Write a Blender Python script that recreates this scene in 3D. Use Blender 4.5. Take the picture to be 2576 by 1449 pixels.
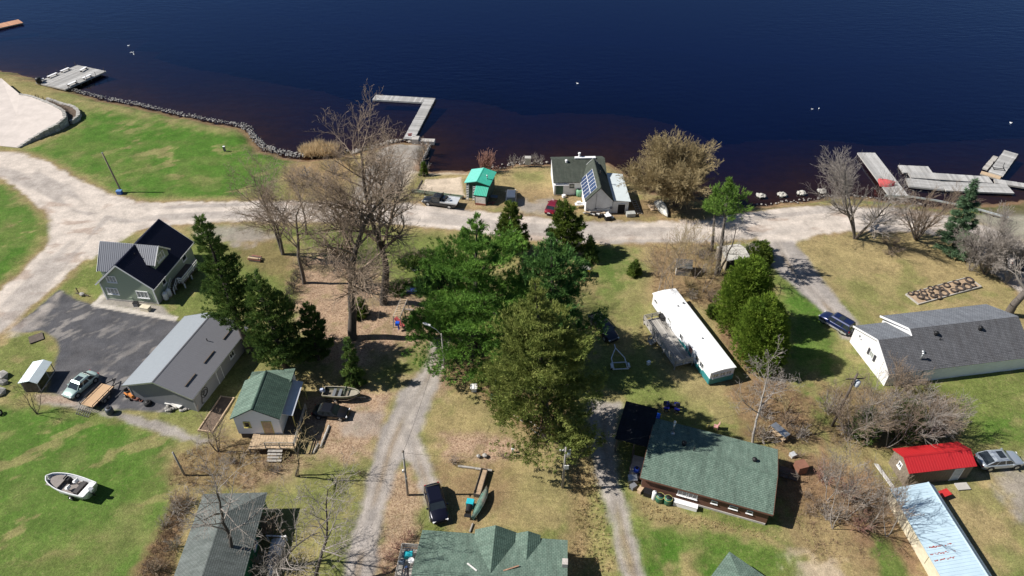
import bpy, bmesh, math, random
import numpy as np
from mathutils import Vector, Matrix
R = math.radians
for o in list(bpy.data.objects): bpy.data.objects.remove(o)
SC = bpy.context.scene
COL = SC.collection
# ---------------------------------------------------------------- camera
CAM_H, PITCH, F_PX = 64.0, R(39), 1786.0           # height above the road, degrees below level, focal length (for 2576 px width)
cam = bpy.data.cameras.new('camera'); camo = bpy.data.objects.new('camera', cam); COL.objects.link(camo)
camo.location = (0, 0, CAM_H); camo.rotation_euler = (R(90) - PITCH, 0, 0)
cam.sensor_width = 36; cam.lens = 36 * F_PX / 2576; cam.clip_end = 20000; cam.clip_start = 0.5
SC.camera = camo
# ---------------------------------------------------------------- sky, sun, exposure
SUN_EL, SUN_AZ = R(44), R(0)                      # SUN_AZ: direction in which shadows fall, from +x
w = bpy.data.worlds.new('World'); SC.world = w; w.use_nodes = True
nt = w.node_tree; nt.nodes.clear()
sky = nt.nodes.new('ShaderNodeTexSky'); sky.sky_type = 'NISHITA'; sky.sun_disc = False
sky.sun_elevation = SUN_EL; sky.sun_rotation = R(270); sky.altitude = 1200; sky.air_density = 1.0; sky.dust_density = 0.1; sky.ozone_density = 3.0
bg = nt.nodes.new('ShaderNodeBackground'); bg.inputs[1].default_value = 0.05
wo = nt.nodes.new('ShaderNodeOutputWorld'); nt.links.new(sky.outputs[0], bg.inputs[0]); nt.links.new(bg.outputs[0], wo.inputs[0])
sl = bpy.data.lights.new('sun', 'SUN'); sl.energy = 4.9; sl.angle = R(0.53); sl.color = (1, 0.95, 0.88)
so = bpy.data.objects.new('sun', sl); COL.objects.link(so)
sdir = Vector((math.cos(SUN_EL) * math.cos(SUN_AZ), math.cos(SUN_EL) * math.sin(SUN_AZ), -math.sin(SUN_EL)))
so.rotation_euler = sdir.to_track_quat('-Z', 'Y').to_euler(); so.location = (-60, 0, 80)
SC.view_settings.view_transform = 'Standard'; SC.view_settings.look = 'None'
SC.view_settings.exposure = 0.5; SC.view_settings.gamma = 1; SC.view_settings.use_curve_mapping = False
SC.render.engine = 'CYCLES'
SC.cycles.max_bounces = 6; SC.cycles.transparent_max_bounces = 8
# ---------------------------------------------------------------- survey helper: photo point (2576 x 1449) at height z -> place on the ground plan
def G(x, y, z=0.0):
    u = (x - 1288) / F_PX; v = (y - 724.5) / F_PX
    t = (z - CAM_H) / (-math.sin(PITCH) - v * math.cos(PITCH))
    return Vector((u * t, (math.cos(PITCH) - v * math.sin(PITCH)) * t, z))
def ang(a, b, z=0):
    p = G(*a, z); q = G(*b, z); return math.atan2(q.y - p.y, q.x - p.x)
# ---------------------------------------------------------------- object helpers
def link(name, me, parent=None, mat=None):
    o = bpy.data.objects.new(name, me); COL.objects.link(o)
    if parent is not None: o.parent = parent
    if mat is not None and me is not None and not me.materials:
        for m in (mat if isinstance(mat, (list, tuple)) else [mat]): me.materials.append(m)
    return o
def tag(o, label, cat, group=None, kind=None):
    o['label'] = label; o['category'] = cat
    if group: o['group'] = group
    if kind: o['kind'] = kind
    return o
def thing(name, label, cat, loc=(0, 0, 0), rz=0.0, group=None):
    o = bpy.data.objects.new(name, None); COL.objects.link(o); o.empty_display_size = .3
    o.location = loc; o.rotation_euler = (0, 0, rz)
    return tag(o, label, cat, group)
def copy_tree(o, parent=None):
    c = o.copy(); COL.objects.link(c); c.parent = parent
    for ch in list(o.children): copy_tree(ch, c)
    return c
class MB:
    def __init__(s): s.v = []; s.f = []; s.m = []
    def add(s, vs, fs, mi=0):
        n = len(s.v); s.v += [tuple(p) for p in vs]; s.f += [tuple(i + n for i in f) for f in fs]; s.m += [mi] * len(fs); return s
    def box(s, c, d, rz=0, mi=0, tz=1.0, rx=0, ry=0):
        x, y, z = d[0] / 2, d[1] / 2, d[2] / 2
        M_ = Matrix.Translation(c) @ Matrix.Rotation(rz, 4, 'Z') @ Matrix.Rotation(ry, 4, 'Y') @ Matrix.Rotation(rx, 4, 'X')
        vs = [(-x, -y, -z), (x, -y, -z), (x, y, -z), (-x, y, -z), (-x * tz, -y * tz, z), (x * tz, -y * tz, z), (x * tz, y * tz, z), (-x * tz, y * tz, z)]
        return s.add([M_ @ Vector(p) for p in vs], [(0, 3, 2, 1), (4, 5, 6, 7), (0, 1, 5, 4), (1, 2, 6, 5), (2, 3, 7, 6), (3, 0, 4, 7)], mi)
    def beam(s, p, q, w=.1, h=.1, mi=0):
        p = Vector(p); q = Vector(q); d = q - p; L = d.length
        if L < 1e-6: return s
        d /= L; up = Vector((0, 0, 1)) if abs(d.z) < .95 else Vector((0, 1, 0))
        a = d.cross(up).normalized(); b = a.cross(d).normalized()
        vs = [p - a * w / 2 - b * h / 2, p + a * w / 2 - b * h / 2, p + a * w / 2 + b * h / 2, p - a * w / 2 + b * h / 2]
        vs += [x + d * L for x in vs]
        return s.add(vs, [(0, 3, 2, 1), (4, 5, 6, 7), (0, 1, 5, 4), (1, 2, 6, 5), (2, 3, 7, 6), (3, 0, 4, 7)][:6], mi)
    def tube(s, p, q, r0, r1=None, n=8, mi=0, cap=True):
        r1 = r0 if r1 is None else r1
        p = Vector(p); q = Vector(q); d = (q - p).normalized()
        up = Vector((0, 0, 1)) if abs(d.z) < .9 else Vector((1, 0, 0))
        a = d.cross(up).normalized(); b = d.cross(a).normalized(); vs = []
        for c, r in ((p, r0), (q, r1)):
            for i in range(n):
                t = 2 * math.pi * i / n; vs.append(c + a * r * math.cos(t) + b * r * math.sin(t))
        fs = [(i, (i + 1) % n, n + (i + 1) % n, n + i) for i in range(n)]
        if cap: fs += [tuple(range(n))[::-1], tuple(range(n, 2 * n))]
        return s.add(vs, fs, mi)
    def path(s, pts, r, n=6, mi=0):
        for a, b in zip(pts, pts[1:]): s.tube(a, b, r, r, n, mi)
        return s
    def lathe(s, c, prof, n=14, mi=0):                 # prof: (radius, z)
        vs = []; fs = []
        for r, z in prof:
            for i in range(n):
                t = 2 * math.pi * i / n; vs.append((c[0] + r * math.cos(t), c[1] + r * math.sin(t), c[2] + z))
        for k in range(len(prof) - 1):
            for i in range(n): fs.append((k * n + i, k * n + (i + 1) % n, (k + 1) * n + (i + 1) % n, (k + 1) * n + i))
        fs.append(tuple(range(n))[::-1]); fs.append(tuple(range((len(prof) - 1) * n, len(prof) * n)))
        return s.add(vs, fs, mi)
    def torus(s, c, R0, r, n=16, k=6, mi=0, tilt=None):
        vs = []; fs = []; T = tilt or Matrix.Identity(3)
        for i in range(n):
            for j in range(k):
                t = 2 * math.pi * i / n; u = 2 * math.pi * j / k
                vs.append(Vector(c) + T @ Vector(((R0 + r * math.cos(u)) * math.cos(t), (R0 + r * math.cos(u)) * math.sin(t), r * math.sin(u))))
        for i in range(n):
            for j in range(k): fs.append((i * k + j, ((i + 1) % n) * k + j, ((i + 1) % n) * k + (j + 1) % k, i * k + (j + 1) % k))
        return s.add(vs, fs, mi)
    def prism(s, pts, z0, z1, mi=0):                   # counter-clockwise plan outline
        n = len(pts); vs = [(p[0], p[1], z0) for p in pts] + [(p[0], p[1], z1) for p in pts]
        return s.add(vs, [tuple(range(n))[::-1], tuple(range(n, 2 * n))] + [(i, (i + 1) % n, n + (i + 1) % n, n + i) for i in range(n)], mi)
    def extrude(s, pts, vec, mi=0):                    # planar 3D outline swept along vec
        n = len(pts); vec = Vector(vec); vs = [Vector(p) for p in pts]; vs += [p + vec for p in vs]
        return s.add(vs, [tuple(range(n)), tuple(range(n, 2 * n))[::-1]] + [(i, n + i, n + (i + 1) % n, (i + 1) % n) for i in range(n)], mi)
    def loft(s, rings, mi=0, closed=True, caps=True):
        n = len(rings[0]); vs = [p for r in rings for p in r]; fs = []
        for k in range(len(rings) - 1):
            for i in range(n if closed else n - 1): fs.append((k * n + i, k * n + (i + 1) % n, (k + 1) * n + (i + 1) % n, (k + 1) * n + i))
        if caps: fs += [tuple(range(n))[::-1], tuple(range((len(rings) - 1) * n, len(rings) * n))]
        return s.add(vs, fs, mi)
    def rock(s, c, r, rng, sq=.7, mi=0):
        ico = ICO; a, b, d = (rng.uniform(.75, 1.25) for _ in range(3)); ph = rng.uniform(0, 6.28); cs, sn = math.cos(ph), math.sin(ph)
        vs = []
        for p in ico[0]:
            k = r * rng.uniform(.82, 1.15); x, y, z = p[0] * k * a, p[1] * k * b, p[2] * k * d * sq
            vs.append((c[0] + x * cs - y * sn, c[1] + x * sn + y * cs, c[2] + z))
        return s.add(vs, ico[1], mi)
    def mesh(s, name, smooth=False):
        me = bpy.data.meshes.new(name); me.from_pydata(s.v, [], s.f); 
        if any(s.m): me.polygons.foreach_set('material_index', s.m)
        if smooth: me.polygons.foreach_set('use_smooth', [True] * len(me.polygons))
        bm = bmesh.new(); bm.from_mesh(me); bmesh.ops.recalc_face_normals(bm, faces=bm.faces); bm.to_mesh(me); bm.free()
        me.update(); return me
    def build(s, name, mat, parent=None, smooth=False, kind=None, label=None):
        o = link(name, s.mesh(name, smooth), parent, mat)
        if kind: o['kind'] = kind
        if label: o['label'] = label
        return o
_b = bmesh.new(); bmesh.ops.create_icosphere(_b, subdivisions=1, radius=1); _b.verts.index_update()
ICO = ([tuple(v.co) for v in _b.verts], [tuple(v.index for v in f.verts) for f in _b.faces]); _b.free()
# ---------------------------------------------------------------- materials
MATS = {}
def M(name, col, rough=.75, metal=0.0, var=.18, scale=2.0, bump=0.0, bscale=None, dirt=None, dirt_amt=.35, spec=.5, coat=0, stretch=None, trans=0, emit=None, obj_rand=0.0):
    if name in MATS: return MATS[name]
    m = bpy.data.materials.new(name); m.use_nodes = True; t = m.node_tree; N = t.nodes; L = t.links
    p = N['Principled BSDF']; p.inputs['Roughness'].default_value = rough; p.inputs['Metallic'].default_value = metal
    p.inputs['Specular IOR Level'].default_value = spec; p.inputs['Coat Weight'].default_value = coat
    tc = N.new('ShaderNodeTexCoord'); mp = N.new('ShaderNodeMapping'); L.new(tc.outputs['Object'], mp.inputs[0])
    if stretch: mp.inputs['Scale'].default_value = stretch
    n = N.new('ShaderNodeTexNoise'); n.inputs['Scale'].default_value = scale; n.inputs['Detail'].default_value = 6; n.inputs['Roughness'].default_value = .65
    L.new(mp.outputs[0], n.inputs['Vector'])
    mr = N.new('ShaderNodeMapRange'); mr.inputs[1].default_value = .3; mr.inputs[2].default_value = .7; mr.inputs[3].default_value = 1 - var; mr.inputs[4].default_value = 1 + var
    L.new(n.outputs['Fac'], mr.inputs[0])
    mx = N.new('ShaderNodeMix'); mx.data_type = 'RGBA'; mx.blend_type = 'MULTIPLY'; mx.inputs[0].default_value = 1; mx.inputs[6].default_value = (*col, 1)
    L.new(mr.outputs[0], mx.inputs[7]); out = mx.outputs[2]
    if obj_rand:
        oi = N.new('ShaderNodeObjectInfo'); r2 = N.new('ShaderNodeMapRange'); r2.inputs[3].default_value = 1 - obj_rand; r2.inputs[4].default_value = 1 + obj_rand
        L.new(oi.outputs['Random'], r2.inputs[0]); m3 = N.new('ShaderNodeMix'); m3.data_type = 'RGBA'; m3.blend_type = 'MULTIPLY'; m3.inputs[0].default_value = 1
        L.new(out, m3.inputs[6]); L.new(r2.outputs[0], m3.inputs[7]); out = m3.outputs[2]
    if dirt:
        n2 = N.new('ShaderNodeTexNoise'); n2.inputs['Scale'].default_value = scale * .35; n2.inputs['Detail'].default_value = 8; n2.inputs['Roughness'].default_value = .7
        L.new(mp.outputs[0], n2.inputs['Vector']); r3 = N.new('ShaderNodeMapRange'); r3.inputs[1].default_value = .48; r3.inputs[2].default_value = .72; r3.inputs[4].default_value = dirt_amt
        L.new(n2.outputs['Fac'], r3.inputs[0]); m2 = N.new('ShaderNodeMix'); m2.data_type = 'RGBA'; m2.inputs[7].default_value = (*dirt, 1)
        L.new(r3.outputs[0], m2.inputs[0]); L.new(out, m2.inputs[6]); out = m2.outputs[2]
    L.new(out, p.inputs['Base Color'])
    if bump:
        nb = N.new('ShaderNodeTexNoise'); nb.inputs['Scale'].default_value = bscale or scale * 6; nb.inputs['Detail'].default_value = 4; L.new(mp.outputs[0], nb.inputs['Vector'])
        b = N.new('ShaderNodeBump'); b.inputs['Strength'].default_value = bump; b.inputs['Distance'].default_value = .05; L.new(nb.outputs['Fac'], b.inputs['Height']); L.new(b.outputs[0], p.inputs['Normal'])
    if emit: p.inputs['Emission Color'].default_value = (*emit, 1); p.inputs['Emission Strength'].default_value = 1
    MATS[name] = m; return m
def shingle_mat(name, c1, c2, mortar, bw=.33, bh=.2, stain=(.02, .03, .025)):
    m = M(name, c1, .95, var=.22, scale=1.6, dirt=stain, dirt_amt=.55, spec=.2, stretch=(1.6, .35, 1))
    t = m.node_tree; N = t.nodes; L = t.links; tc = N['Texture Coordinate']; mult = [n for n in N if n.type == 'MIX' and n.blend_type == 'MULTIPLY'][0]
    br = N.new('ShaderNodeTexBrick'); br.inputs['Color1'].default_value = (*c1, 1); br.inputs['Color2'].default_value = (*c2, 1); br.inputs['Mortar'].default_value = (*mortar, 1)
    br.inputs['Scale'].default_value = 1; br.inputs['Mortar Size'].default_value = .018; br.inputs['Brick Width'].default_value = bw; br.inputs['Row Height'].default_value = bh; br.inputs['Bias'].default_value = -.1
    L.new(tc.outputs['Object'], br.inputs['Vector']); L.new(br.outputs['Color'], mult.inputs[6])
    return m
# ================================================================ ground, roads, shore, lake
rs = np.random.RandomState(7)
def vnoise(x, y, scale, seed):
    r = np.random.RandomState(seed); T = r.rand(256, 256); u = x / scale + 1000.3; v = y / scale + 1000.7
    i = np.floor(u).astype(int); j = np.floor(v).astype(int); a = u - i; b = v - j; a = a * a * (3 - 2 * a); b = b * b * (3 - 2 * b)
    i &= 255; j &= 255; i2 = (i + 1) & 255; j2 = (j + 1) & 255
    return (T[i, j] * (1 - a) + T[i2, j] * a) * (1 - b) + (T[i, j2] * (1 - a) + T[i2, j2] * a) * b
def fbm(x, y, scale, seed, o=4):
    s = 0; a = .5; t = 0
    for k in range(o): s = s + a * vnoise(x, y, scale / 2 ** k, seed + k); t += a; a *= .55
    return s / t
def seg_dist(x, y, P, closed=True):
    d = np.full(x.shape, 1e18); n = len(P)
    for k in range(n if closed else n - 1):
        ax, ay = P[k]; bx, by = P[(k + 1) % n]; vx, vy = bx - ax, by - ay; l = vx * vx + vy * vy + 1e-12
        t = np.clip(((x - ax) * vx + (y - ay) * vy) / l, 0, 1); d = np.minimum(d, (x - ax - t * vx) ** 2 + (y - ay - t * vy) ** 2)
    return np.sqrt(d)
def inside(x, y, P):
    c = np.zeros(x.shape, bool); n = len(P)
    for k in range(n):
        ax, ay = P[k]; bx, by = P[(k + 1) % n]
        if ay == by: continue
        c ^= ((ay > y) != (by > y)) & (x < (bx - ax) * (y - ay) / (by - ay) + ax)
    return c
def sdist(x, y, P): return np.where(inside(x, y, P), 1, -1) * seg_dist(x, y, P)
def W2(pts): return [tuple(G(*p)[:2]) for p in pts]
WATER_Z = -0.7
shore_px = [(0, 172), (60, 186), (110, 202), (180, 226), (250, 245), (350, 264), (450, 287), (540, 305), (600, 316), (622, 327), (636, 350), (660, 373), (700, 386), (745, 394),
            (790, 392), (830, 388), (870, 382), (940, 368), (975, 356), (1012, 350), (1060, 353), (1082, 362), (1068, 392), (1056, 418), (1075, 424), (1110, 422), (1170, 424),
            (1230, 418), (1270, 416), (1300, 406), (1360, 408), (1395, 405), (1450, 400), (1530, 402), (1556, 418), (1590, 446), (1640, 475), (1720, 490), (1830, 500), (1880, 510), (1930, 508), (2010, 501),
            (2080, 490), (2130, 486), (2200, 492), (2290, 503), (2340, 511), (2400, 516), (2470, 506), (2576, 497)]
LAND = [(-900, 420), (-300, 205), (-160, 168)] + W2(shore_px) + [(130, 108), (300, 120), (900, 90), (900, -500), (-900, -500)]
def axis(lo, hi, step, far, g=1.25):
    a = list(np.arange(lo, hi, step)); s = step; x = lo; pre = []
    while x > -far: s *= g; x -= s; pre.append(x)
    s = step; x = a[-1]; post = []
    while x < far: s *= g; x += s; post.append(x)
    return np.array(pre[::-1] + a + post)
xs = axis(-88, 84, .29, 900)
ys = np.concatenate([axis(26, 116, .29, 500)[:-22], []]); ys = ys[ys <= 116.5]
ys = np.concatenate([ys, np.arange(117, 175, .6), [180, 190, 205, 230, 270, 340, 450]])
X, Y = np.meshgrid(xs, ys, indexing='ij'); nx, ny = X.shape; x = X.ravel(); y = Y.ravel()
nz1 = fbm(x, y, 2.2, 11); nz2 = fbm(x, y, 9, 23); nz3 = fbm(x, y, .9, 37, 2); nz4 = fbm(x, y, 26, 51, 3)
sd = sdist(x, y, LAND) + (nz1 - .5) * 1.2
sm = lambda t: np.clip(t, 0, 1) ** 2 * (3 - 2 * np.clip(t, 0, 1))
z = np.where(sd > 0, WATER_Z + .02 + .68 * sm(sd / 3.0), WATER_Z + .02 + sd * .10 - .0 * sd)
z = np.maximum(z, -6) + np.where(sd > 3, (nz2 - .5) * .22, 0)
# colours: 0 lush grass 1 dull grass 2 straw grass 3 leaf litter 4 brown soil/needles 5 pale road gravel 6 grey gravel 7 asphalt 8 sand 9 lake bed 10 concrete
PAL = np.array([(.052, .135, .014), (.130, .160, .042), (.295, .232, .112), (.360, .245, .172), (.205, .118, .074), (.510, .450, .395), (.300, .272, .250), (.066, .068, .078), (.520, .430, .330), (.075, .050, .034), (.47, .43, .38)])
GRASS = np.array([.4, .8, .9, .5, .35, 0, 0, 0, 0, 0, 0.])
Wt = np.zeros((x.size, 11)); base = sm((nz4 - .35) / .3)
Wt[:, 1] = 1 - base; Wt[:, 2] = base
def zone(k, pts, soft=.6, jit=.8, s=1.0, world=False):
    global Wt
    soft *= .62
    P = pts if world else W2(pts); a = np.array(P); lo = a.min(0) - 6; hi = a.max(0) + 6
    I = np.where((x > lo[0]) & (x < hi[0]) & (y > lo[1]) & (y < hi[1]))[0]
    if not len(I): return
    d = sdist(x[I], y[I], P) + (nz1[I] - .5) * 2 * jit + (nz3[I] - .5) * 1.8 * jit
    wv = (sm(d / soft * .5 + .5) * s)[:, None]
    Wt[I] *= 1 - wv; Wt[I, k] += wv[:, 0]
def strip(k, cl, wid, **kw):                            # band along a centre line
    P = [Vector((*G(*p)[:2], 0)) for p in cl]; L = []; Rr = []
    for i, p in enumerate(P):
        t = (P[min(i + 1, len(P) - 1)] - P[max(i - 1, 0)]).normalized(); n = Vector((-t.y, t.x, 0)); wd = wid[i] if isinstance(wid, (list, tuple)) else wid
        L.append(tuple((p + n * wd / 2)[:2])); Rr.append(tuple((p - n * wd / 2)[:2]))
    zone(k, L + Rr[::-1], world=True, **kw)
# lawns and yards
zone(0, [(40, 380), (110, 360), (200, 320), (215, 285), (180, 260), (120, 235), (200, 225), (350, 265), (540, 308), (610, 325), (650, 375), (740, 395), (700, 470), (580, 503), (420, 508), (300, 503), (230, 478), (150, 425)], 3, 1.5, .95)
zone(2, [(110, 225), (250, 250), (420, 290), (560, 315), (600, 330), (540, 330), (420, 310), (300, 285), (200, 270)], 4, 2, .65)
zone(2, [(0, 172), (60, 190), (110, 210), (60, 215), (0, 205)], 2, 1, .7)
zone(0, [(-40, 440), (20, 445), (70, 480), (100, 530), (105, 590), (75, 640), (20, 700), (-40, 740), (-200, 700), (-200, 480)], 2, 1, .9)
zone(1, [(-40, 430), (30, 448), (90, 495), (120, 550), (112, 600), (80, 650), (30, 712), (-10, 740), (20, 690), (70, 630), (95, 580), (95, 530), (60, 480), (-40, 450)], 1.0, .6, .9)
zone(0, [(-60, 1015), (140, 1035), (300, 1060), (430, 1110), (432, 1200), (440, 1300), (400, 1500), (-100, 1500)], 2, 1.0, .85)
zone(1, [(0, 870), (50, 838), (110, 834), (146, 862), (140, 905), (100, 960), (40, 1010), (-40, 1010), (-60, 900)], 1.2, .5, .9)
zone(2, [(1990, 600), (2200, 590), (2420, 615), (2500, 700), (2520, 780), (2400, 780), (2300, 790), (2180, 800), (2090, 740), (2040, 680)], 2, 1, .85)
zone(1, [(2120, 700), (2280, 690), (2330, 760), (2230, 800), (2150, 795)], 3, 1.5, .6)
zone(0, [(2060, 770), (2090, 850), (2120, 960), (2090, 1090), (2000, 1010), (1985, 900), (1990, 800), (1975, 730), (2000, 725)], 2, 1.2, .8)
zone(1, [(2240, 980), (2400, 1000), (2576, 930), (2700, 900), (2700, 1110), (2440, 1110), (2300, 1020)], 2, 1, .8)
zone(0, [(2460, 1060), (2576, 1040), (2700, 1060), (2576, 1100), (2470, 1120)], 2, 1, .6)
zone(0, [(1490, 610), (1600, 620), (1640, 690), (1620, 760), (1560, 800), (1520, 760), (1500, 680)], 2.2, 1.2, .75)
zone(1, [(1480, 760), (1600, 760), (1650, 960), (1720, 1000), (1600, 1010), (1500, 950)], 2.2, 1.2, .8)
zone(2, [(1590, 640), (1650, 720), (1640, 820), (1560, 880), (1520, 800), (1570, 720)], 2.5, 1.6, .5)
zone(0, [(1640, 1330), (1800, 1335), (1900, 1360), (1990, 1390), (1940, 1449), (1900, 1500), (1640, 1500), (1620, 1400)], 1.8, 1.2, .85)
zone(2, [(1690, 1410), (1760, 1400), (1770, 1460), (1700, 1480)], 2, 1.2, .8)
zone(2, [(1260, 425), (1380, 425), (1385, 470), (1270, 475)], 1.5, .8, .6)
zone(0, [(1290, 430), (1370, 428), (1375, 455), (1300, 460)], 2, .8, .4)
zone(4, [(1380, 470), (1460, 470), (1480, 555), (1330, 540), (1250, 520), (1260, 485)], 2, 1, .35)
zone(6, [(1300, 505), (1390, 500), (1400, 545), (1310, 540)], 1.5, 1, .8)
zone(4, [(1560, 500), (1700, 500), (1770, 520), (1780, 555), (1480, 562), (1480, 540)], 1.5, .8, .6)
zone(2, [(1790, 505), (1930, 512), (2100, 498), (2200, 500), (2110, 515), (1990, 522), (1880, 528), (1800, 545)], 1.2, .5, .8)
zone(3, [(1030, 500), (1170, 500), (1260, 520), (1200, 535), (1060, 525)], 2, .8, .45)
# leaf litter under the big trees
zone(3, [(760, 640), (860, 640), (1040, 720), (1100, 780), (1095, 860), (1000, 900), (880, 930), (790, 900), (740, 800), (735, 700)], 2.5, 1.5, .9)
zone(1, [(980, 600), (1110, 600), (1120, 720), (1020, 740), (960, 690)], 2.5, 1.5, .85)
zone(1, [(940, 880), (1080, 870), (1060, 960), (960, 960)], 2, 1.5, .5)
zone(3, [(755, 1000), (900, 985), (990, 990), (960, 1090), (935, 1160), (800, 1150), (770, 1080)], 2, 1, .85)
zone(6, [(850, 1040), (970, 1030), (950, 1090), (860, 1100)], 2, 1.2, .6)
zone(3, [(970, 1180), (1040, 1170), (1075, 1290), (1050, 1400), (960, 1440), (950, 1330)], 1.2, .9, .75)
zone(3, [(900, 1350), (1040, 1380), (1020, 1460), (900, 1470)], 2, 1, .8)
zone(2, [(1080, 960), (1230, 960), (1420, 1090), (1440, 1250), (1430, 1340), (1130, 1340), (1080, 1150), (1060, 1090)], 2.5, 1.2, .9)
zone(4, [(1110, 900), (1250, 940), (1360, 1040), (1400, 1080), (1300, 1060), (1180, 990), (1090, 960)], 2.5, 1, .6)
zone(4, [(1100, 1180), (1250, 1160), (1300, 1200), (1260, 1290), (1150, 1330), (1110, 1260)], 3, 2, .5)
zone(1, [(1230, 980), (1310, 1020), (1290, 1110), (1200, 1060)], 2.5, 1.5, .25)
zone(1, [(1300, 1150), (1430, 1180), (1410, 1300), (1300, 1290)], 3, 2, .25)
zone(3, [(1110, 1090), (1260, 1100), (1330, 1130), (1220, 1165), (1120, 1140)], 1.6, 1, .9)
zone(3, [(1000, 950), (1120, 930), (1130, 1010), (1070, 1010)], 1.5, .8, .5)
zone(4, [(1190, 860), (1420, 860), (1450, 1110), (1330, 1090), (1230, 1000)], 3, 1, .7)
zone(2, [(1420, 1110), (1500, 1130), (1530, 1300), (1560, 1460), (1400, 1460), (1430, 1300)], 1.2, .8, .9)
zone(4, [(1445, 1190), (1475, 1200), (1490, 1330), (1470, 1440), (1440, 1400), (1455, 1290)], 1, .6, .35)
zone(2, [(1560, 1180), (1640, 1250), (1800, 1310), (1930, 1340), (1970, 1380), (1800, 1335), (1640, 1320), (1590, 1260)], 1.2, .8, .9)
zone(4, [(1960, 1130), (2040, 1150), (2200, 1180), (2240, 1260), (2330, 1449), (2050, 1449), (2000, 1330), (1960, 1250)], 2.5, 1.5, .75)
zone(2, [(2010, 1280), (2090, 1290), (2170, 1380), (2190, 1460), (2050, 1460), (1990, 1360)], 2, 1.4, .7)
zone(8, [(1990, 1400), (2120, 1420), (2130, 1480), (1990, 1480)], 1.5, 1.6, .6)
zone(0, [(2180, 1330), (2230, 1350), (2290, 1460), (2230, 1470), (2200, 1400)], 1, .6, .8)
zone(4, [(1830, 960), (1960, 940), (2040, 1000), (2060, 1110), (1960, 1130), (1870, 1100)], 2, 1.2, .7)
zone(4, [(1640, 620), (1790, 600), (1830, 700), (1800, 790), (1700, 740), (1630, 730)], 2, 1, .5)
zone(4, [(1790, 790), (1870, 820), (1930, 900), (1900, 960), (1840, 900)], 1.4, .8, .85)
zone(4, [(2060, 960), (2400, 1000), (2420, 1120), (2240, 1140), (2090, 1110)], 2.5, 1.4, .6)
zone(2, [(2420, 1190), (2530, 1200), (2640, 1220), (2640, 1500), (2500, 1480), (2400, 1250)], 2, 1.2, .8)
zone(6, [(2500, 1170), (2640, 1150), (2640, 1330), (2560, 1300), (2520, 1220)], 2.5, 1.6, .75)
zone(0, [(2490, 1360), (2620, 1380), (2620, 1480), (2520, 1480)], 3, 1.4, .5)
zone(4, [(440, 1140), (560, 1090), (700, 1110), (780, 1170), (640, 1230), (480, 1230), (400, 1190)], 2, 1, .5)
zone(4, [(380, 1380), (440, 1250), (470, 1260), (430, 1460), (330, 1460)], 1.5, 1, .8)
zone(3, [(690, 1130), (780, 1150), (740, 1215), (600, 1220)], 2, 1, .5)
zone(4, [(600, 560), (700, 580), (740, 650), (740, 720), (640, 680), (560, 600)], 3, 1.2, .5)
zone(6, [(480, 560), (640, 565), (690, 600), (600, 620), (500, 590)], 2, 1.2, .7)
zone(4, [(750, 380), (860, 390), (900, 440), (860, 500), (740, 500), (700, 450)], 3, 1.4, .5)
# roads and hard standings
ROADS = [([(-60, 408), (0, 409), (60, 425), (130, 470), (210, 520), (330, 545), (480, 535), (640, 530), (760, 532), (900, 533), (1040, 540), (1180, 556), (1340, 575), (1480, 585), (1650, 584), (1780, 580), (1900, 565), (2000, 556), (2120, 548), (2260, 553), (2370, 565), (2450, 588), (2520, 630), (2600, 690), (2700, 760)],
          [8, 8, 7.6, 8, 9.5, 8.5, 6.6, 6.2, 6, 6, 6, 6, 6.2, 6.2, 6, 6, 7.0, 8.2, 7.5, 7.0, 7, 7.5, 9, 11, 11]),
         ([(-160, 950), (-60, 835), (20, 770), (110, 690), (190, 610), (235, 560), (260, 535)], [6.5, 6.5, 6.8, 7.2, 7.6, 9, 10])]
for cl, wd in ROADS: strip(2, cl, [q + 2.6 for q in wd], soft=1.6, jit=.9, s=.6); strip(4, cl, [q + 1.3 for q in wd], soft=.8, jit=.6, s=.4)
for cl, wd in ROADS: strip(5, cl, wd, soft=.7, jit=.45)
zone(5, [(60, 470), (150, 470), (300, 510), (420, 530), (330, 590), (230, 650), (120, 640), (125, 540)], .8, .4)
zone(5, [(1880, 540), (2010, 540), (2050, 590), (2010, 610), (1960, 640), (1915, 620)], .8, .4)
zone(6, [(1905, 618), (1995, 604), (2040, 660), (2065, 700), (2110, 755), (2165, 815), (2160, 860), (2120, 850), (2090, 800), (2040, 760), (1990, 715), (1945, 670)], .7, .3)
zone(6, [(1092, 850), (1128, 858), (1122, 900), (1108, 950), (1090, 1000), (1072, 1050), (1055, 1095), (1075, 1150), (1100, 1215), (1135, 1310), (1085, 1310), (1060, 1230), (1035, 1165), (1012, 1160), (988, 1215), (968, 1290), (950, 1370), (935, 1500), (850, 1500), (868, 1420), (885, 1340), (908, 1270), (925, 1200), (940, 1135), (958, 1090), (985, 1035), (1005, 990), (1048, 950), (1076, 905)], .7, .35)
zone(6, [(1480, 1010), (1560, 1010), (1555, 1100), (1552, 1180), (1568, 1250), (1590, 1330), (1625, 1480), (1570, 1480), (1545, 1350), (1520, 1270), (1496, 1190), (1480, 1120)], .7, .4, .95)
zone(2, [(1540, 1290), (1556, 1290), (1590, 1420), (1580, 1440)], .5, .3, .4)
zone(7, [(28, 830), (150, 727), (190, 752), (240, 769), (445, 806), (560, 830), (560, 900), (430, 1040), (335, 1032), (268, 1032), (160, 998), (120, 984), (132, 930), (148, 885), (142, 852), (102, 832), (60, 838)], .35, .12)
zone(5, [(20, 835), (90, 785), (150, 735), (165, 745), (110, 800), (60, 838)], 1.6, 1.2, .5)
zone(10, [(228, 768), (262, 735), (272, 742), (252, 763), (448, 797), (440, 809), (235, 771)], .12, 0)
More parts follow.
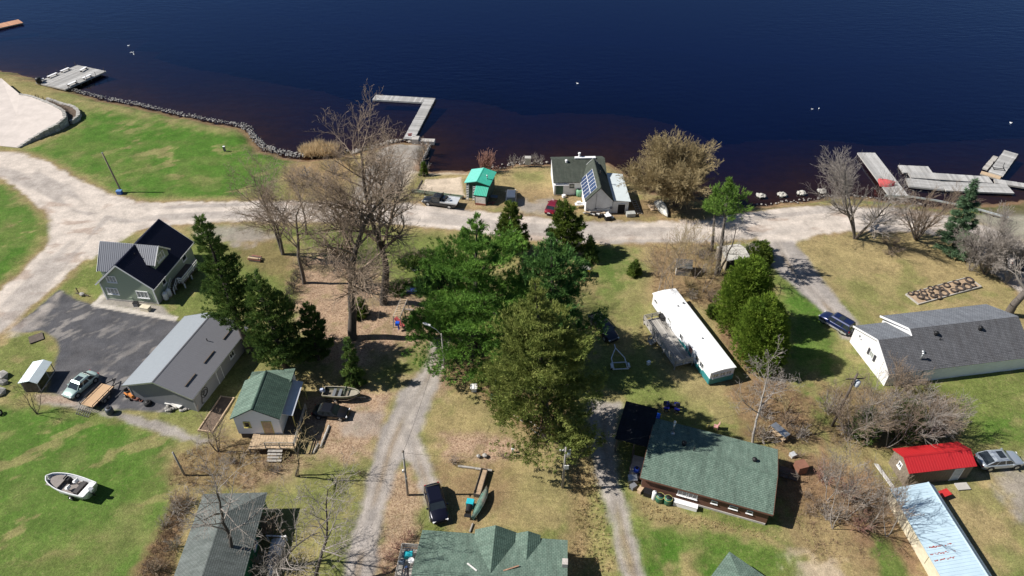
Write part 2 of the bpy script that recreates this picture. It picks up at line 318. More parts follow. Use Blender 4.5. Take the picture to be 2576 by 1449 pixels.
zone(6, [(250, 763), (275, 742), (410, 772), (425, 790), (445, 797)], .3, .1, .9)
zone(6, [(255, 738), (275, 700), (285, 700), (272, 742)], .4, .2, .8)
zone(6, [(300, 1037), (400, 1062), (490, 1095), (540, 1110), (500, 1120), (440, 1100), (350, 1075), (280, 1045)], .5, .3, .95)
zone(6, [(90, 993), (170, 1000), (265, 1035), (280, 1050), (200, 1030), (100, 1015)], .5, .3, .9)
zone(3, [(90, 993), (180, 1003), (190, 1018), (100, 1012)], .6, .4, .6)
zone(8, [(1072, 452), (1160, 447), (1168, 492), (1040, 484)], .35, .2)
zone(8, [(1060, 424), (1170, 424), (1175, 436), (1065, 440)], .8, .4, .7)
zone(6, [(965, 356), (1066, 356), (1052, 420), (1010, 480), (990, 505), (880, 508), (900, 460), (930, 400)], 1.2, .6, .9)
zone(8, [(1030, 400), (1056, 400), (1048, 440), (1010, 500), (985, 505), (1010, 450)], 1.2, .6, .5)
zone(6, [(2440, 545), (2530, 530), (2640, 540), (2640, 600), (2540, 620)], 2, 1, .7)
zone(9, [(2440, 500), (2640, 480), (2640, 540), (2520, 545), (2440, 530)], 1.5, .8, .6)
# wheel tracks on the pale road, sand drifted over the asphalt, weak tracks on the drives
I = np.where(Wt[:, 5] > .3)[0]
st = np.zeros(len(I)); bd = np.full(len(I), 1e9)
for cl, wd in ROADS:
    P = W2(cl); acc = 0
    for (ax, ay), (bx, by) in zip(P, P[1:]):
        vx, vy = bx - ax, by - ay; l = math.hypot(vx, vy); t = np.clip(((x[I] - ax) * vx + (y[I] - ay) * vy) / l / l, 0, 1)
        dx, dy = x[I] - ax - t * vx, y[I] - ay - t * vy; dd = np.hypot(dx, dy); off = (dx * -vy + dy * vx) / l
        k = dd < bd; bd[k] = dd[k]; st[k] = (vnoise(off, acc + t * l, 1.0, 91)[k] * 0 + vnoise(off * 14, acc + t * l, 16.0, 91)[k] * .55 + vnoise(off * 6, acc + t * l, 7.0, 17)[k] * .45); acc += l
gw = sm((st - .5) / .18) * .62; Wt[I, 6] += Wt[I, 5] * gw; Wt[I, 5] *= 1 - gw
mu = sm((fbm(x[I], y[I] * 2.2, 5, 77) - .62) / .1) * .4; Wt[I, 4] += Wt[I, 5] * mu; Wt[I, 5] *= 1 - mu
for cl in ([(1112, 850), (1095, 920), (1060, 980), (1020, 1040), (985, 1120), (955, 1220), (925, 1320), (895, 1460)], [(1030, 1110), (1060, 1180), (1095, 1280)], [(1520, 1010), (1520, 1120), (1545, 1250), (1570, 1350), (1600, 1470)], [(1950, 612), (2000, 690), (2070, 760), (2130, 830)]):
    I = np.where(Wt[:, 6] > .25)[0]; P = W2(cl); bd = np.full(len(I), 1e9); off_ = np.zeros(len(I)); al = np.zeros(len(I)); acc = 0
    for (ax, ay), (bx, by) in zip(P, P[1:]):
        vx, vy = bx - ax, by - ay; l = math.hypot(vx, vy); t = np.clip(((x[I] - ax) * vx + (y[I] - ay) * vy) / l / l, 0, 1); dx, dy = x[I] - ax - t * vx, y[I] - ay - t * vy; dd = np.hypot(dx, dy); k = dd < bd; bd[k] = dd[k]; off_[k] = ((dx * -vy + dy * vx) / l)[k]; al[k] = (acc + t * l)[k]; acc += l
    near = bd < 2.6; tr = np.exp(-((np.abs(off_) - .75) / .32) ** 2) * near * (.4 + .6 * vnoise(off_ * 5, al, 9, 401)); mid_ = np.exp(-(off_ / .35) ** 2) * near * sm((vnoise(off_, al, 4, 411) - .3) / .3)
    q = Wt[I, 6] * tr * .45; Wt[I, 6] -= q; Wt[I, 5] += q; q = Wt[I, 6] * mid_ * .5; Wt[I, 6] -= q; Wt[I, 4] += q * .5; Wt[I, 2] += q * .5
J = np.where(Wt[:, 7] > .3)[0]; aa = R(52); xr = x[J] * math.cos(aa) + y[J] * math.sin(aa); yr = -x[J] * math.sin(aa) + y[J] * math.cos(aa)
sc_ = sm((fbm(xr * .45, yr, 1.0, 131, 5) - .57) / .10) * .42 * sm((fbm(x[J], y[J], 7, 133) - .3) / .3) + .12 * fbm(x[J], y[J], 3, 135)
Wt[J, 10] += Wt[J, 7] * sc_ * .55; Wt[J, 6] += Wt[J, 7] * sc_ * .45; Wt[J, 7] *= 1 - sc_
# bare wet margin and lake bed
sh = sm((1.6 - sd) / 1.2)[:, None] * .75; Wt *= 1 - sh; Wt[:, 4] += sh[:, 0]
bedw = sm(-sd / .5 + .5)[:, None]; Wt *= 1 - bedw; Wt[:, 9] += bedw[:, 0]
# patchy grass
am = R(28); xm = x * math.cos(am) + y * math.sin(am); ym = -x * math.sin(am) + y * math.cos(am)
pa = sm((fbm(xm * .45, ym, 2.2, 261, 5) - .60) / .07) * sm((fbm(x, y, 14, 271) - .40) / .2) * .55; q = Wt[:, 0] * pa; Wt[:, 0] -= q; Wt[:, 2] += q
pb = sm((fbm(x, y, 7, 281, 4) - .52) / .2) * .4; q = Wt[:, 0] * pb; Wt[:, 0] -= q; Wt[:, 1] += q
pt = sm((fbm(x, y, 3.2, 201) - .52) / .16) * .55
for a, b in ((0, 2), (1, 2)): q = Wt[:, a] * pt * (.25 if a == 0 else 1); Wt[:, a] -= q; Wt[:, b] += q
pg = sm((fbm(x, y, 5.5, 231) - .55) / .14) * .5; q = Wt[:, 2] * pg; Wt[:, 2] -= q; Wt[:, 1] += q
pg = sm((fbm(x, y, 1.6, 241) - .55) / .14) * .45; q = Wt[:, 3] * pg; Wt[:, 3] -= q; Wt[:, 1] += q * .6; Wt[:, 4] += q * .4
Wt /= Wt.sum(1)[:, None]
colr = Wt @ PAL; gr = Wt @ GRASS
hard = Wt[:, 5] + Wt[:, 6] + Wt[:, 7] + Wt[:, 10]
z = z + (1 - np.clip(hard, 0, 1)) * ((nz3 - .5) * .09) + (Wt[:, 0] + Wt[:, 1]) * .03
for (px, py, rr, hgt) in ((2130, 655, 5, -.25), (1465, 1250, 2, -.5), (1470, 1330, 2, -.5), (1460, 1400, 2, -.5)):   # ditch
    c = G(px, py); z += hgt * np.exp(-((x - c.x) ** 2 + (y - c.y) ** 2) / rr ** 2)
co = np.stack([x, y, z], 1)
ii = np.arange(nx * ny).reshape(nx, ny); F = np.stack([ii[:-1, :-1], ii[1:, :-1], ii[1:, 1:], ii[:-1, 1:]], -1).reshape(-1, 4)
F = F[sd[F].max(1) > -26]
WF = Wt[F].mean(1); kf = WF.argmax(1)
cls = np.zeros(len(F), int); cls[kf == 5] = 1; cls[kf == 6] = 2; cls[(kf == 7)] = 3; cls[kf == 8] = 4; cls[kf == 10] = 5; cls[kf == 9] = 6
J = np.where((cls == 2) | (cls == 5)); fc = co[F].mean(1)
lot = np.array([inside(fc[:, 0], fc[:, 1], W2([(20, 838), (150, 720), (450, 800), (570, 830), (430, 1045), (100, 1000), (130, 920), (140, 850)]))])[0]
cls[lot & ((kf == 6) | (kf == 10) | (kf == 5)) & (WF[:, 7] > .12)] = 3
onroad = WF[:, 5] + WF[:, 6] * 0 > .15; cls[(kf == 6) & onroad] = 1
# ground material
def ground_mat():
    m = bpy.data.materials.new('ground_cover'); m.use_nodes = True; t = m.node_tree; N = t.nodes; L = t.links; p = N['Principled BSDF']
    p.inputs['Roughness'].default_value = .95; p.inputs['Specular IOR Level'].default_value = .15
    at = N.new('ShaderNodeAttribute'); at.attribute_name = 'cover'; ag = N.new('ShaderNodeAttribute'); ag.attribute_name = 'grassy'
    ge = N.new('ShaderNodeNewGeometry')
    def noise(s, d=5, r=.6):
        n = N.new('ShaderNodeTexNoise'); n.inputs['Scale'].default_value = s; n.inputs['Detail'].default_value = d; n.inputs['Roughness'].default_value = r; L.new(ge.outputs['Position'], n.inputs['Vector']); return n.outputs['Fac']
    def rng(v, a, b, c, d):
        n = N.new('ShaderNodeMapRange'); n.inputs[1].default_value = a; n.inputs[2].default_value = b; n.inputs[3].default_value = c; n.inputs[4].default_value = d; L.new(v, n.inputs[0]); return n.outputs[0]
    def mix(a, b, f, mode='MIX'):
        n = N.new('ShaderNodeMix'); n.data_type = 'RGBA'; n.blend_type = mode
        for s, v in ((0, f), (6, a), (7, b)):
            if isinstance(v, (int, float)): n.inputs[s].default_value = v
            elif isinstance(v, tuple): n.inputs[s].default_value = (*v, 1)
            else: L.new(v, n.inputs[s])
        return n.outputs[2]
    def mul(a, b):
        n = N.new('ShaderNodeMath'); n.operation = 'MULTIPLY'
        for i, v in ((0, a), (1, b)):
            if isinstance(v, (int, float)): n.inputs[i].default_value = v
            else: L.new(v, n.inputs[i])
        return n.outputs[0]
    c = at.outputs['Color']; g = ag.outputs['Fac']
    c = mix(c, (.36, .29, .15), mul(g, rng(noise(2.6, 8, .72), .54, .68, 0, .55)))          # straw flecks in the turf
    c = mix(c, (.045, .075, .018), mul(g, rng(noise(1.3, 7, .7), .56, .70, 0, .45)))         # darker clumps
    fa = rng(g, 0, .6, .45, 1.0); c = mix(c, rng(noise(8, 6, .8), .28, .72, .45, 1.55), fa, 'MULTIPLY')
    c = mix(c, rng(noise(.45, 6, .65), .3, .7, .75, 1.25), 1.0, 'MULTIPLY'); c = mix(c, rng(noise(2.4, 6, .75), .3, .7, .70, 1.30), fa, 'MULTIPLY')
    vo = N.new('ShaderNodeTexVoronoi'); vo.inputs['Scale'].default_value = 7; L.new(ge.outputs['Position'], vo.inputs['Vector'])
    lt = N.new('ShaderNodeAttribute'); lt.attribute_name = 'litter'
    c = mix(c, (.62, .47, .36), mul(lt.outputs['Fac'], rng(vo.outputs['Distance'], .34, .1, 0, .8)))
    vc = N.new('ShaderNodeSeparateColor'); L.new(vo.outputs['Color'], vc.inputs[0])
    c = mix(c, (.12, .06, .035), mul(lt.outputs['Fac'], rng(vc.outputs[0], .6, .9, 0, .6)))
    L.new(c, p.inputs['Base Color'])
    b = N.new('ShaderNodeBump'); b.inputs['Strength'].default_value = .7; b.inputs['Distance'].default_value = .12; L.new(noise(5, 7, .7), b.inputs['Height']); L.new(b.outputs[0], p.inputs['Normal'])
    return m
GM = ground_mat(); MATS['ground'] = GM
def submesh(name, Fs, kind='structure'):
    u, inv = np.unique(Fs, return_inverse=True); me = bpy.data.meshes.new(name)
    me.vertices.add(len(u)); me.vertices.foreach_set('co', co[u].astype(np.float32).ravel())
    n = len(Fs); me.loops.add(n * 4); me.loops.foreach_set('vertex_index', inv.ravel().astype(np.int32)); me.polygons.add(n)
    me.polygons.foreach_set('loop_start', np.arange(0, n * 4, 4, dtype=np.int32)); me.update(calc_edges=True); me.validate()
    a = me.attributes.new('cover', 'FLOAT_COLOR', 'POINT'); a.data.foreach_set('color', np.concatenate([colr[u], np.ones((len(u), 1))], 1).astype(np.float32).ravel())
    a = me.attributes.new('grassy', 'FLOAT', 'POINT'); a.data.foreach_set('value', gr[u].astype(np.float32))
    a = me.attributes.new('litter', 'FLOAT', 'POINT'); a.data.foreach_set('value', (Wt[u, 3] + .25 * Wt[u, 4] + .22 * Wt[u, 2]).astype(np.float32))
    me.polygons.foreach_set('use_smooth', [True] * n)
    o = link(name, me, None, GM); o['kind'] = kind; return o
for k, nm in enumerate(['ground', 'gravel_road', 'gravel_driveway', 'parking_lot', 'beach_sand', 'concrete_path', 'lake_bed']):
    if (cls == k).any(): submesh(nm, F[cls == k])
# lake: one sheet to the horizon, depth stored on it so the shallows show their bed
xw = axis(-150, 110, 1.0, 6000, 1.35); yw = np.concatenate([np.arange(95, 205, 1.0), np.cumsum(1.35 ** np.arange(1, 27)) + 205])
XW, YW = np.meshgrid(xw, yw, indexing='ij'); a_, b_ = XW.shape; xf = XW.ravel(); yf = YW.ravel()
sdw = sdist(xf, yf, LAND); dep = np.clip(-sdw * .10, 0, 9)
dep = np.where(sdw > -60, dep + 1.2 * (fbm(xf, yf, 14, 301) - .5) * np.clip(-sdw / 10, 0, 1), 9); dep = np.maximum(dep, 0)
fw = np.arange(a_ * b_).reshape(a_, b_); FW = np.stack([fw[:-1, :-1], fw[1:, :-1], fw[1:, 1:], fw[:-1, 1:]], -1).reshape(-1, 4); FW = FW[(sdw[FW].min(1) < 3)]
u, inv = np.unique(FW, return_inverse=True); me = bpy.data.meshes.new('lake_water'); me.vertices.add(len(u))
me.vertices.foreach_set('co', np.stack([xf[u], yf[u], np.full(len(u), WATER_Z)], 1).astype(np.float32).ravel()); n = len(FW)
me.loops.add(n * 4); me.loops.foreach_set('vertex_index', inv.ravel().astype(np.int32)); me.polygons.add(n); me.polygons.foreach_set('loop_start', np.arange(0, n * 4, 4, dtype=np.int32)); me.update(calc_edges=True)
a = me.attributes.new('depth', 'FLOAT', 'POINT'); a.data.foreach_set('value', dep[u].astype(np.float32))
def water_mat():
    m = bpy.data.materials.new('lake_water'); m.use_nodes = True; t = m.node_tree; N = t.nodes; L = t.links; N.remove(N['Principled BSDF']); out = N['Material Output']
    at = N.new('ShaderNodeAttribute'); at.attribute_name = 'depth'
    k = N.new('ShaderNodeMath'); k.operation = 'MULTIPLY'; k.inputs[1].default_value = -0.42; L.new(at.outputs['Fac'], k.inputs[0])
    e = N.new('ShaderNodeMath'); e.operation = 'EXPONENT'; L.new(k.outputs[0], e.inputs[0])
    tr = N.new('ShaderNodeBsdfTransparent'); tr.inputs[0].default_value = (.56, .44, .36, 1)
    df = N.new('ShaderNodeBsdfDiffuse'); df.inputs[0].default_value = (.0006, .0026, .024, 1)
    body = N.new('ShaderNodeMixShader'); L.new(e.outputs[0], body.inputs[0]); L.new(df.outputs[0], body.inputs[1]); L.new(tr.outputs[0], body.inputs[2])
    ge = N.new('ShaderNodeNewGeometry'); mp = N.new('ShaderNodeMapping'); mp.inputs['Scale'].default_value = (.35, 1.0, 1); mp.inputs['Rotation'].default_value = (0, 0, R(-8)); L.new(ge.outputs['Position'], mp.inputs[0])
    n1 = N.new('ShaderNodeTexNoise'); n1.inputs['Scale'].default_value = .9; n1.inputs['Detail'].default_value = 4; L.new(mp.outputs[0], n1.inputs['Vector'])
    n2 = N.new('ShaderNodeTexNoise'); n2.inputs['Scale'].default_value = 3.0; n2.inputs['Detail'].default_value = 3; L.new(mp.outputs[0], n2.inputs['Vector'])
    b1 = N.new('ShaderNodeBump'); b1.inputs['Strength'].default_value = .22; b1.inputs['Distance'].default_value = .25; L.new(n1.outputs['Fac'], b1.inputs['Height'])
    b2 = N.new('ShaderNodeBump'); b2.inputs['Strength'].default_value = .14; b2.inputs['Distance'].default_value = .08; L.new(n2.outputs['Fac'], b2.inputs['Height']); L.new(b1.outputs[0], b2.inputs['Normal'])
    wn = N.new('ShaderNodeTexNoise'); wn.inputs['Scale'].default_value = .018; wn.inputs['Detail'].default_value = 4; L.new(mp.outputs[0], wn.inputs['Vector'])
    wr = N.new('ShaderNodeMapRange'); wr.inputs[1].default_value = .38; wr.inputs[2].default_value = .65; wr.inputs[3].default_value = .08; wr.inputs[4].default_value = .34; L.new(wn.outputs['Fac'], wr.inputs[0]); L.new(wr.outputs[0], b1.inputs['Strength'])
    gl = N.new('ShaderNodeBsdfGlossy'); gl.inputs['Roughness'].default_value = .12; gl.inputs['Color'].default_value = (.62, .80, 1, 1); L.new(b2.outputs[0], gl.inputs['Normal'])  # blue put into the sky reflection itself to make the lake look deeper navy
    fr = N.new('ShaderNodeFresnel'); fr.inputs[0].default_value = 1.33; L.new(b2.outputs[0], fr.inputs['Normal'])
    mx = N.new('ShaderNodeMixShader'); L.new(fr.outputs[0], mx.inputs[0]); L.new(body.outputs[0], mx.inputs[1]); L.new(gl.outputs[0], mx.inputs[2]); L.new(mx.outputs[0], out.inputs['Surface'])
    return m
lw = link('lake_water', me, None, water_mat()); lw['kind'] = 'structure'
# ================================================================ building kit
WHITE = M('white_paint', (.74, .75, .76), .6, var=.08, scale=1.5, dirt=(.45, .44, .42), dirt_amt=.4)
WHITE2 = M('white_trim', (.80, .80, .80), .5, var=.05)
GLASS = M('window_glass', (.025, .032, .038), .06, var=.3, scale=.6, spec=.8)
CURT = M('curtain_glass', (.30, .33, .32), .15, var=.25, scale=2, spec=.8)
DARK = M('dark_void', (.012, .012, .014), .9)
CONC = M('concrete', (.42, .40, .37), .9, var=.15, dirt=(.2, .18, .16))
WOODG = M('weathered_wood', (.36, .34, .31), .9, var=.28, scale=3, stretch=(.25, 3, 3), obj_rand=.22, dirt=(.20, .18, .16), dirt_amt=.5)
WOODD = M('dark_wood', (.10, .08, .065), .9, var=.3, scale=3)
WOODL = M('pale_wood', (.46, .34, .22), .85, var=.2, scale=3, obj_rand=.12)
STEEL = M('galvanised', (.52, .54, .55), .35, .8, var=.12)
BLACKM = M('black_metal', (.018, .018, .02), .5, .3, var=.2)
RUBBER = M('rubber', (.02, .02, .021), .85, var=.2)
S_GREEN = shingle_mat('green_shingles', (.095, .150, .118), (.070, .118, .092), (.035, .06, .05))
S_GREEN2 = shingle_mat('pale_green_shingles', (.155, .215, .175), (.115, .172, .138), (.06, .095, .075))
S_OLIVE = shingle_mat('olive_shingles', (.082, .092, .075), (.062, .074, .060), (.04, .045, .04))
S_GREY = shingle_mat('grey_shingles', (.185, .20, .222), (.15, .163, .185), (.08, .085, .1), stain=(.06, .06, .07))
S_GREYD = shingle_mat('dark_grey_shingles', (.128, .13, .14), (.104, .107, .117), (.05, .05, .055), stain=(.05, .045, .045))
S_BLACK = shingle_mat('black_roll_roofing', (.022, .022, .028), (.018, .018, .022), (.012, .012, .015), .9, 1.0)
M_NAVY = M('navy_steel_roof', (.010, .012, .032), .55, .0, var=.06, spec=.3)
M_GREYR = M('grey_steel_roof', (.185, .195, .225), .5, .0, var=.05, spec=.4)
M_TEAL = M('teal_steel_roof', (.05, .42, .30), .45, .0, var=.14, scale=1.2, dirt=(.16, .40, .32), dirt_amt=.6)
M_RED = M('red_steel_roof', (.42, .018, .022), .45, .0, var=.08, scale=1.5, dirt=(.30, .02, .02), dirt_amt=.4)
M_BLUE = M('pale_blue_steel_roof', (.40, .52, .60), .45, .0, var=.07, scale=.8, dirt=(.30, .42, .50), dirt_amt=.4)
M_WROOF = M('white_metal_roof', (.82, .83, .84), .5, var=.03)
def cliprange(poly, ax, c):
    o = 1 - ax; vals = []
    n = len(poly)
    for i in range(n):
        a, b = poly[i], poly[(i + 1) % n]
        if (a[ax] - c) * (b[ax] - c) <= 0 and a[ax] != b[ax]:
            t = (c - a[ax]) / (b[ax] - a[ax]); vals.append(a[o] + t * (b[o] - a[o]))
    return (min(vals), max(vals)) if len(vals) >= 2 else None
RIBME = {}
def roof(parent, P, mat, kind='shingle', thick=.12, pitch=.25, rib=.035, ribs_max=60, name='roof_slope', ribmat=None):
    """planar convex outline P (local points, first edge = eave); child frame: x along the eave, y up the slope"""
    P = [Vector(p) for p in P]; o0 = P[0]; ex = (P[1] - P[0]).normalized(); nz = ex.cross(P[2] - P[0]).normalized()
    if nz.z < 0: nz = -nz
    ey = nz.cross(ex).normalized()
    pl = [((p - o0).dot(ex), (p - o0).dot(ey)) for p in P]
    ar = sum(pl[i][0] * pl[(i + 1) % len(pl)][1] - pl[(i + 1) % len(pl)][0] * pl[i][1] for i in range(len(pl)))
    if ar < 0: pl = pl[::-1]
    b = MB().prism(pl, -thick, 0)
    tmin = min(p[1] for p in pl); tmax = max(p[1] for p in pl); smin = min(p[0] for p in pl); smax = max(p[0] for p in pl)
    ob = b.build(name, mat, parent)
    ob.matrix_local = Matrix(((ex.x, ey.x, nz.x, o0.x), (ex.y, ey.y, nz.y, o0.y), (ex.z, ey.z, nz.z, o0.z), (0, 0, 0, 1)))
    if kind == 'shingle':
        c = MB(); t = tmin; ex_ = .2
        while t < tmax - .02:
            r0 = cliprange(pl, 1, t + .004); r1 = cliprange(pl, 1, min(t + ex_, tmax - .004))
            if r0 and r1:
                a0, a1 = max(r0[0], r1[0]) if False else r0[0], r0[1]
                t1 = min(t + ex_, tmax - .004)
                c.add([(r0[0], t, .001), (r0[1], t, .001), (r0[1], t, .022), (r0[0], t, .022), (r1[0], t1, .004), (r1[1], t1, .004)], [(0, 1, 2, 3), (3, 2, 5, 4)])
            t += ex_
        s = c.build('shingle_courses', mat, ob, kind='stuff')
    elif kind == 'metal':
        n = min(ribs_max, int((smax - smin) / pitch)); rm = ribmat or mat
        key = (rm.name, rib)
        if key not in RIBME:
            me = MB().add([(-rib, 0, .002), (rib, 0, .002), (rib * .5, 0, rib * .9), (-rib * .5, 0, rib * .9), (-rib, 1, .002), (rib, 1, .002), (rib * .5, 1, rib * .9), (-rib * .5, 1, rib * .9)], [(0, 1, 2, 3), (7, 6, 5, 4), (1, 5, 6, 2), (2, 6, 7, 3), (3, 7, 4, 0)]).mesh('rib'); me.materials.append(rm); RIBME[key] = me
        for i in range(1, n):
            s_ = smin + (smax - smin) * i / n; r = cliprange(pl, 0, s_)
            if r and r[1] - r[0] > .15:
                q = link('roof_rib', RIBME[key], ob); q.location = (s_, r[0] + .005, 0); q.scale = (1, r[1] - r[0] - .01, 1)
    return ob
def frame_at(c, az):
    """matrix with x to the right along a wall, y out of it, z up (az = outward direction in local plan)"""
    n = Vector((math.cos(az), math.sin(az), 0)); xx = Vector((-n.y, n.x, 0))
    return Matrix(((xx.x, n.x, 0, c[0]), (xx.y, n.y, 0, c[1]), (0, 0, 1, c[2]), (0, 0, 0, 1)))
def window(parent, c, az, w, h, n=2, fm=None, gm=None, bar=.09, name='window', sill=True):
    fm = fm or WHITE2; gm = gm or GLASS; b = MB(); d = .07
    b.box((0, d / 2 - .02, h / 2 - bar / 2), (w, d + .04, bar)).box((0, d / 2 - .02, -h / 2 + bar / 2), (w, d + .04, bar))
    b.box((-w / 2 + bar / 2, d / 2 - .02, 0), (bar, d + .038, h - 2 * bar)).box((w / 2 - bar / 2, d / 2 - .02, 0), (bar, d + .038, h - 2 * bar))
    for i in range(1, n): b.box((-w / 2 + w * i / n, d / 2 - .025, 0), (bar * .7, d + .02, h - 2 * bar))
    f = b.build(name, fm, parent); f.matrix_local = frame_at(c, az)
    for i in range(n):
        g = MB().box((-w / 2 + w * (i + .5) / n, .012, 0), (w / n - bar * .9, .02, h - 2 * bar + .004)).build('pane', gm, f)
    if sill: MB().box((0, .06, -h / 2 - .03), (w + .12, .14, .05)).build('sill', fm, f)
    return f
def door(parent, c, az, w, h, mat, fm=None, handle=True):
    fm = fm or WHITE2; b = MB().box((0, .02, 0), (w, .05, h)); d = b.build('door', mat, parent); d.matrix_local = frame_at(c, az)
    MB().box((0, .02, h / 2 + .04), (w + .16, .08, .08)).box((-w / 2 - .04, .02, 0), (.08, .08, h)).box((w / 2 + .04, .02, 0), (.08, .08, h)).build('frame', fm, d)
    if handle: MB().box((w * .38, .08, 0), (.1, .06, .05)).build('handle', STEEL, d)
    return d
def gable_wall(parent, L, Wd, ze, zr, og, oe, mat, z0=0.0, yr=None, name='wall'):
    """solid body under a gable roof; roof outline is 0..L x 0..Wd, overhangs og (gable ends) and oe (eaves)"""
    yr = Wd / 2 if yr is None else yr
    sl0 = (zr - ze) / yr; sl1 = (zr - ze) / (Wd - yr); t = .13
    y0, y1 = oe, Wd - oe
    P = [(og, y0, z0), (og, y1, z0), (og, y1, ze + sl1 * oe - t), (og, yr, zr - t), (og, y0, ze + sl0 * oe - t)]
    return MB().extrude(P, (L - 2 * og, 0, 0)).build(name, mat, parent)
def gable_roof(parent, L, Wd, ze, zr, mat, kind, pitch=.25, mat2=None, yr=None, trim=None, thick=.12, rib=.035):
    yr = Wd / 2 if yr is None else yr
    a = roof(parent, [(0, 0, ze), (L, 0, ze), (L, yr, zr), (0, yr, zr)], mat, kind, thick, pitch, rib)
    b = roof(parent, [(L, Wd, ze), (0, Wd, ze), (0, yr, zr), (L, yr, zr)], mat2 or mat, kind, thick, pitch, rib)
    MB().add([(-.01, yr - .12, zr - .015), (-.01, yr, zr + .05), (-.01, yr + .12, zr - .015), (L + .01, yr - .12, zr - .015), (L + .01, yr, zr + .05), (L + .01, yr + .12, zr - .015)], [(0, 1, 4, 3), (1, 2, 5, 4), (0, 3, 5, 2), (0, 2, 1), (3, 4, 5)]).build('ridge_cap', mat, parent)
    if trim:
        for xx in (-.03, L + .03):
            for y0 in (0, Wd):
                MB().beam((xx, y0, ze - .09), (xx, yr, zr - .09), .05, .2).build('fascia', trim, parent)
        for y0, s in ((-.03, 1), (Wd + .03, -1)): MB().box((L / 2, y0, ze - .1), (L, .05, .16)).build('gutter', trim, parent)
    return a, b
def vent_pipe(parent, p, h=.5, r=.06, mat=None, name='vent_pipe', cap=0):
    b = MB().tube((p[0], p[1], p[2] - .1), (p[0], p[1], p[2] + h), r, r, 10)
    o = b.build(name, mat or BLACKM, parent, True)
    if cap: MB().lathe((p[0], p[1], p[2] + h), [(cap, 0), (cap * 1.05, .08), (cap * .6, .2), (.01, .24)], 12).build('vent_cap', mat or BLACKM, o, True)
    return o
def planks(parent, x0, x1, y0, y1, z, wid, mat, along='y', th=.05, gap=.02, jit=0, rng=random):
    """boards covering a rectangle, laid across x (each runs along y) or along x"""
    if along == 'y': n = max(1, round((x1 - x0) / wid)); w = (x1 - x0) / n
    else: n = max(1, round((y1 - y0) / wid)); w = (y1 - y0) / n
    base = MB().box((0, 0, 0), (w - gap, y1 - y0, th) if along == 'y' else (x1 - x0, w - gap, th)).mesh('plank'); base.materials.append(mat)
    for i in range(n):
        q = link('plank', base, parent); c = (i + .5) * w
        q.location = (x0 + c, (y0 + y1) / 2 + rng.uniform(-jit, jit), z - th / 2) if along == 'y' else ((x0 + x1) / 2 + rng.uniform(-jit, jit), y0 + c, z - th / 2)
def railing(parent, p, q, h=.95, mat=None, n=None, rails=2, bal=0, name='railing'):
    mat = mat or WOODG; p = Vector(p); q = Vector(q); L = (q - p).length; n = n or max(1, round(L / 1.5))
    b = MB()
    for i in range(rails): zz = Vector((0, 0, h * (1 - i * .8 / max(1, rails)))); b.beam(p + zz, q + zz, .05, .12)
    if bal:
        for i in range(1, int(L / bal)): c = p + (q - p) * (i * bal / L); b.beam(c + Vector((0, 0, .1)), c + Vector((0, 0, h)), .04, .04)
    r = b.build(name, mat, parent)
    for i in range(n + 1):
        c = p + (q - p) * (i / n); MB().box((c.x, c.y, c.z + h / 2), (.1, .1, h + .04)).build('post', mat, r)
    return r
# ================================================================ buildings
# ---- sage green house, navy steel roof, two cross gables
SAGE = M('sage_siding', (.32, .38, .285), .75, var=.06, scale=4, stretch=(.3, .3, 12))
h = thing('house', 'sage green gable house with navy metal roof beside the paved lot', 'house', (-48.76, 74.97, 0), R(82.1))
L_, W_, ze, zr = 11.28, 8.6, 3.0, 6.7
gable_wall(h, L_, W_, ze, zr, .35, .45, SAGE); gable_roof(h, L_, W_, ze, zr, M_NAVY, 'metal', .3, trim=WHITE2, rib=.03)
MB().box((L_ / 2, W_ / 2, .13), (L_ - .6, W_ - .8, .3)).build('foundation', CONC, h)
for (yy, zz, ww, hh_) in ((6.1, 3.9, 1.5, 1.15), (6.7, 1.75, 1.7, 1.15), (2.3, 1.6, 1.75, 1.2)): window(h, (.35, yy, zz), math.pi, ww, hh_, 3, gm=CURT, bar=.12)
for y0 in (.45, W_ - .45): MB().box((.33, y0, 1.5), (.1, .16, 2.9)).build('corner_board', WHITE2, h)
for (xx, ww) in ((2.9, .9), (8.6, 1.1)): window(h, (xx, .45, 2.1), -math.pi / 2, ww, 1.0, 1)
def cross_gable(par, xc, wid, y_out, z_eave, z_top, yridge, side, wall, rmat, wind=True):
    """dormer whose ridge runs across the house; side -1 opens toward y=0, +1 toward y=W"""
    yo = y_out; d = -side
    ze_y = lambda zz: (W_ / 2 - (zr - zz) / ((zr - ze) / (W_ / 2)) * 1) if side < 0 else (W_ / 2 + (zr - zz) / ((zr - ze) / (W_ / 2)))
    ov = .3 * side
    for s in (-1, 1):
        e0 = (xc + s * (wid / 2 + .2), yo + ov, z_eave - .1); e1 = (xc + s * (wid / 2 + .2), ze_y(z_eave - .1), z_eave - .1)
        r1 = (xc, ze_y(z_top), z_top); r0 = (xc, yo + ov, z_top)
        roof(par, [e0, e1, r1, r0], rmat, 'metal', .1, .28, name='dormer_roof', rib=.035)
    P = [(xc - wid / 2, yo, z_eave - 1.3), (xc + wid / 2, yo, z_eave - 1.3), (xc + wid / 2, yo, z_eave - .05), (xc, yo, z_top - .14), (xc - wid / 2, yo, z_eave - .05)]
    MB().extrude(P, (0, (W_ / 2 - yo) * .93, 0)).build('dormer_wall', wall, par)
    for s in (-1, 1): MB().beam((xc + s * (wid / 2 + .25), yo + ov * 1.1, z_eave - .16), (xc, yo + ov * 1.1, z_top - .08), .05, .2).build('fascia', WHITE2, par)
    if wind: window(par, (xc, yo, z_eave + .05), math.pi / 2 * side, wid * .5, 1.15, 3, gm=CURT, bar=.12)
cross_gable(h, 4.9, 3.6, 1.15, 4.9, 6.75, None, -1, SAGE, M_GREYR)
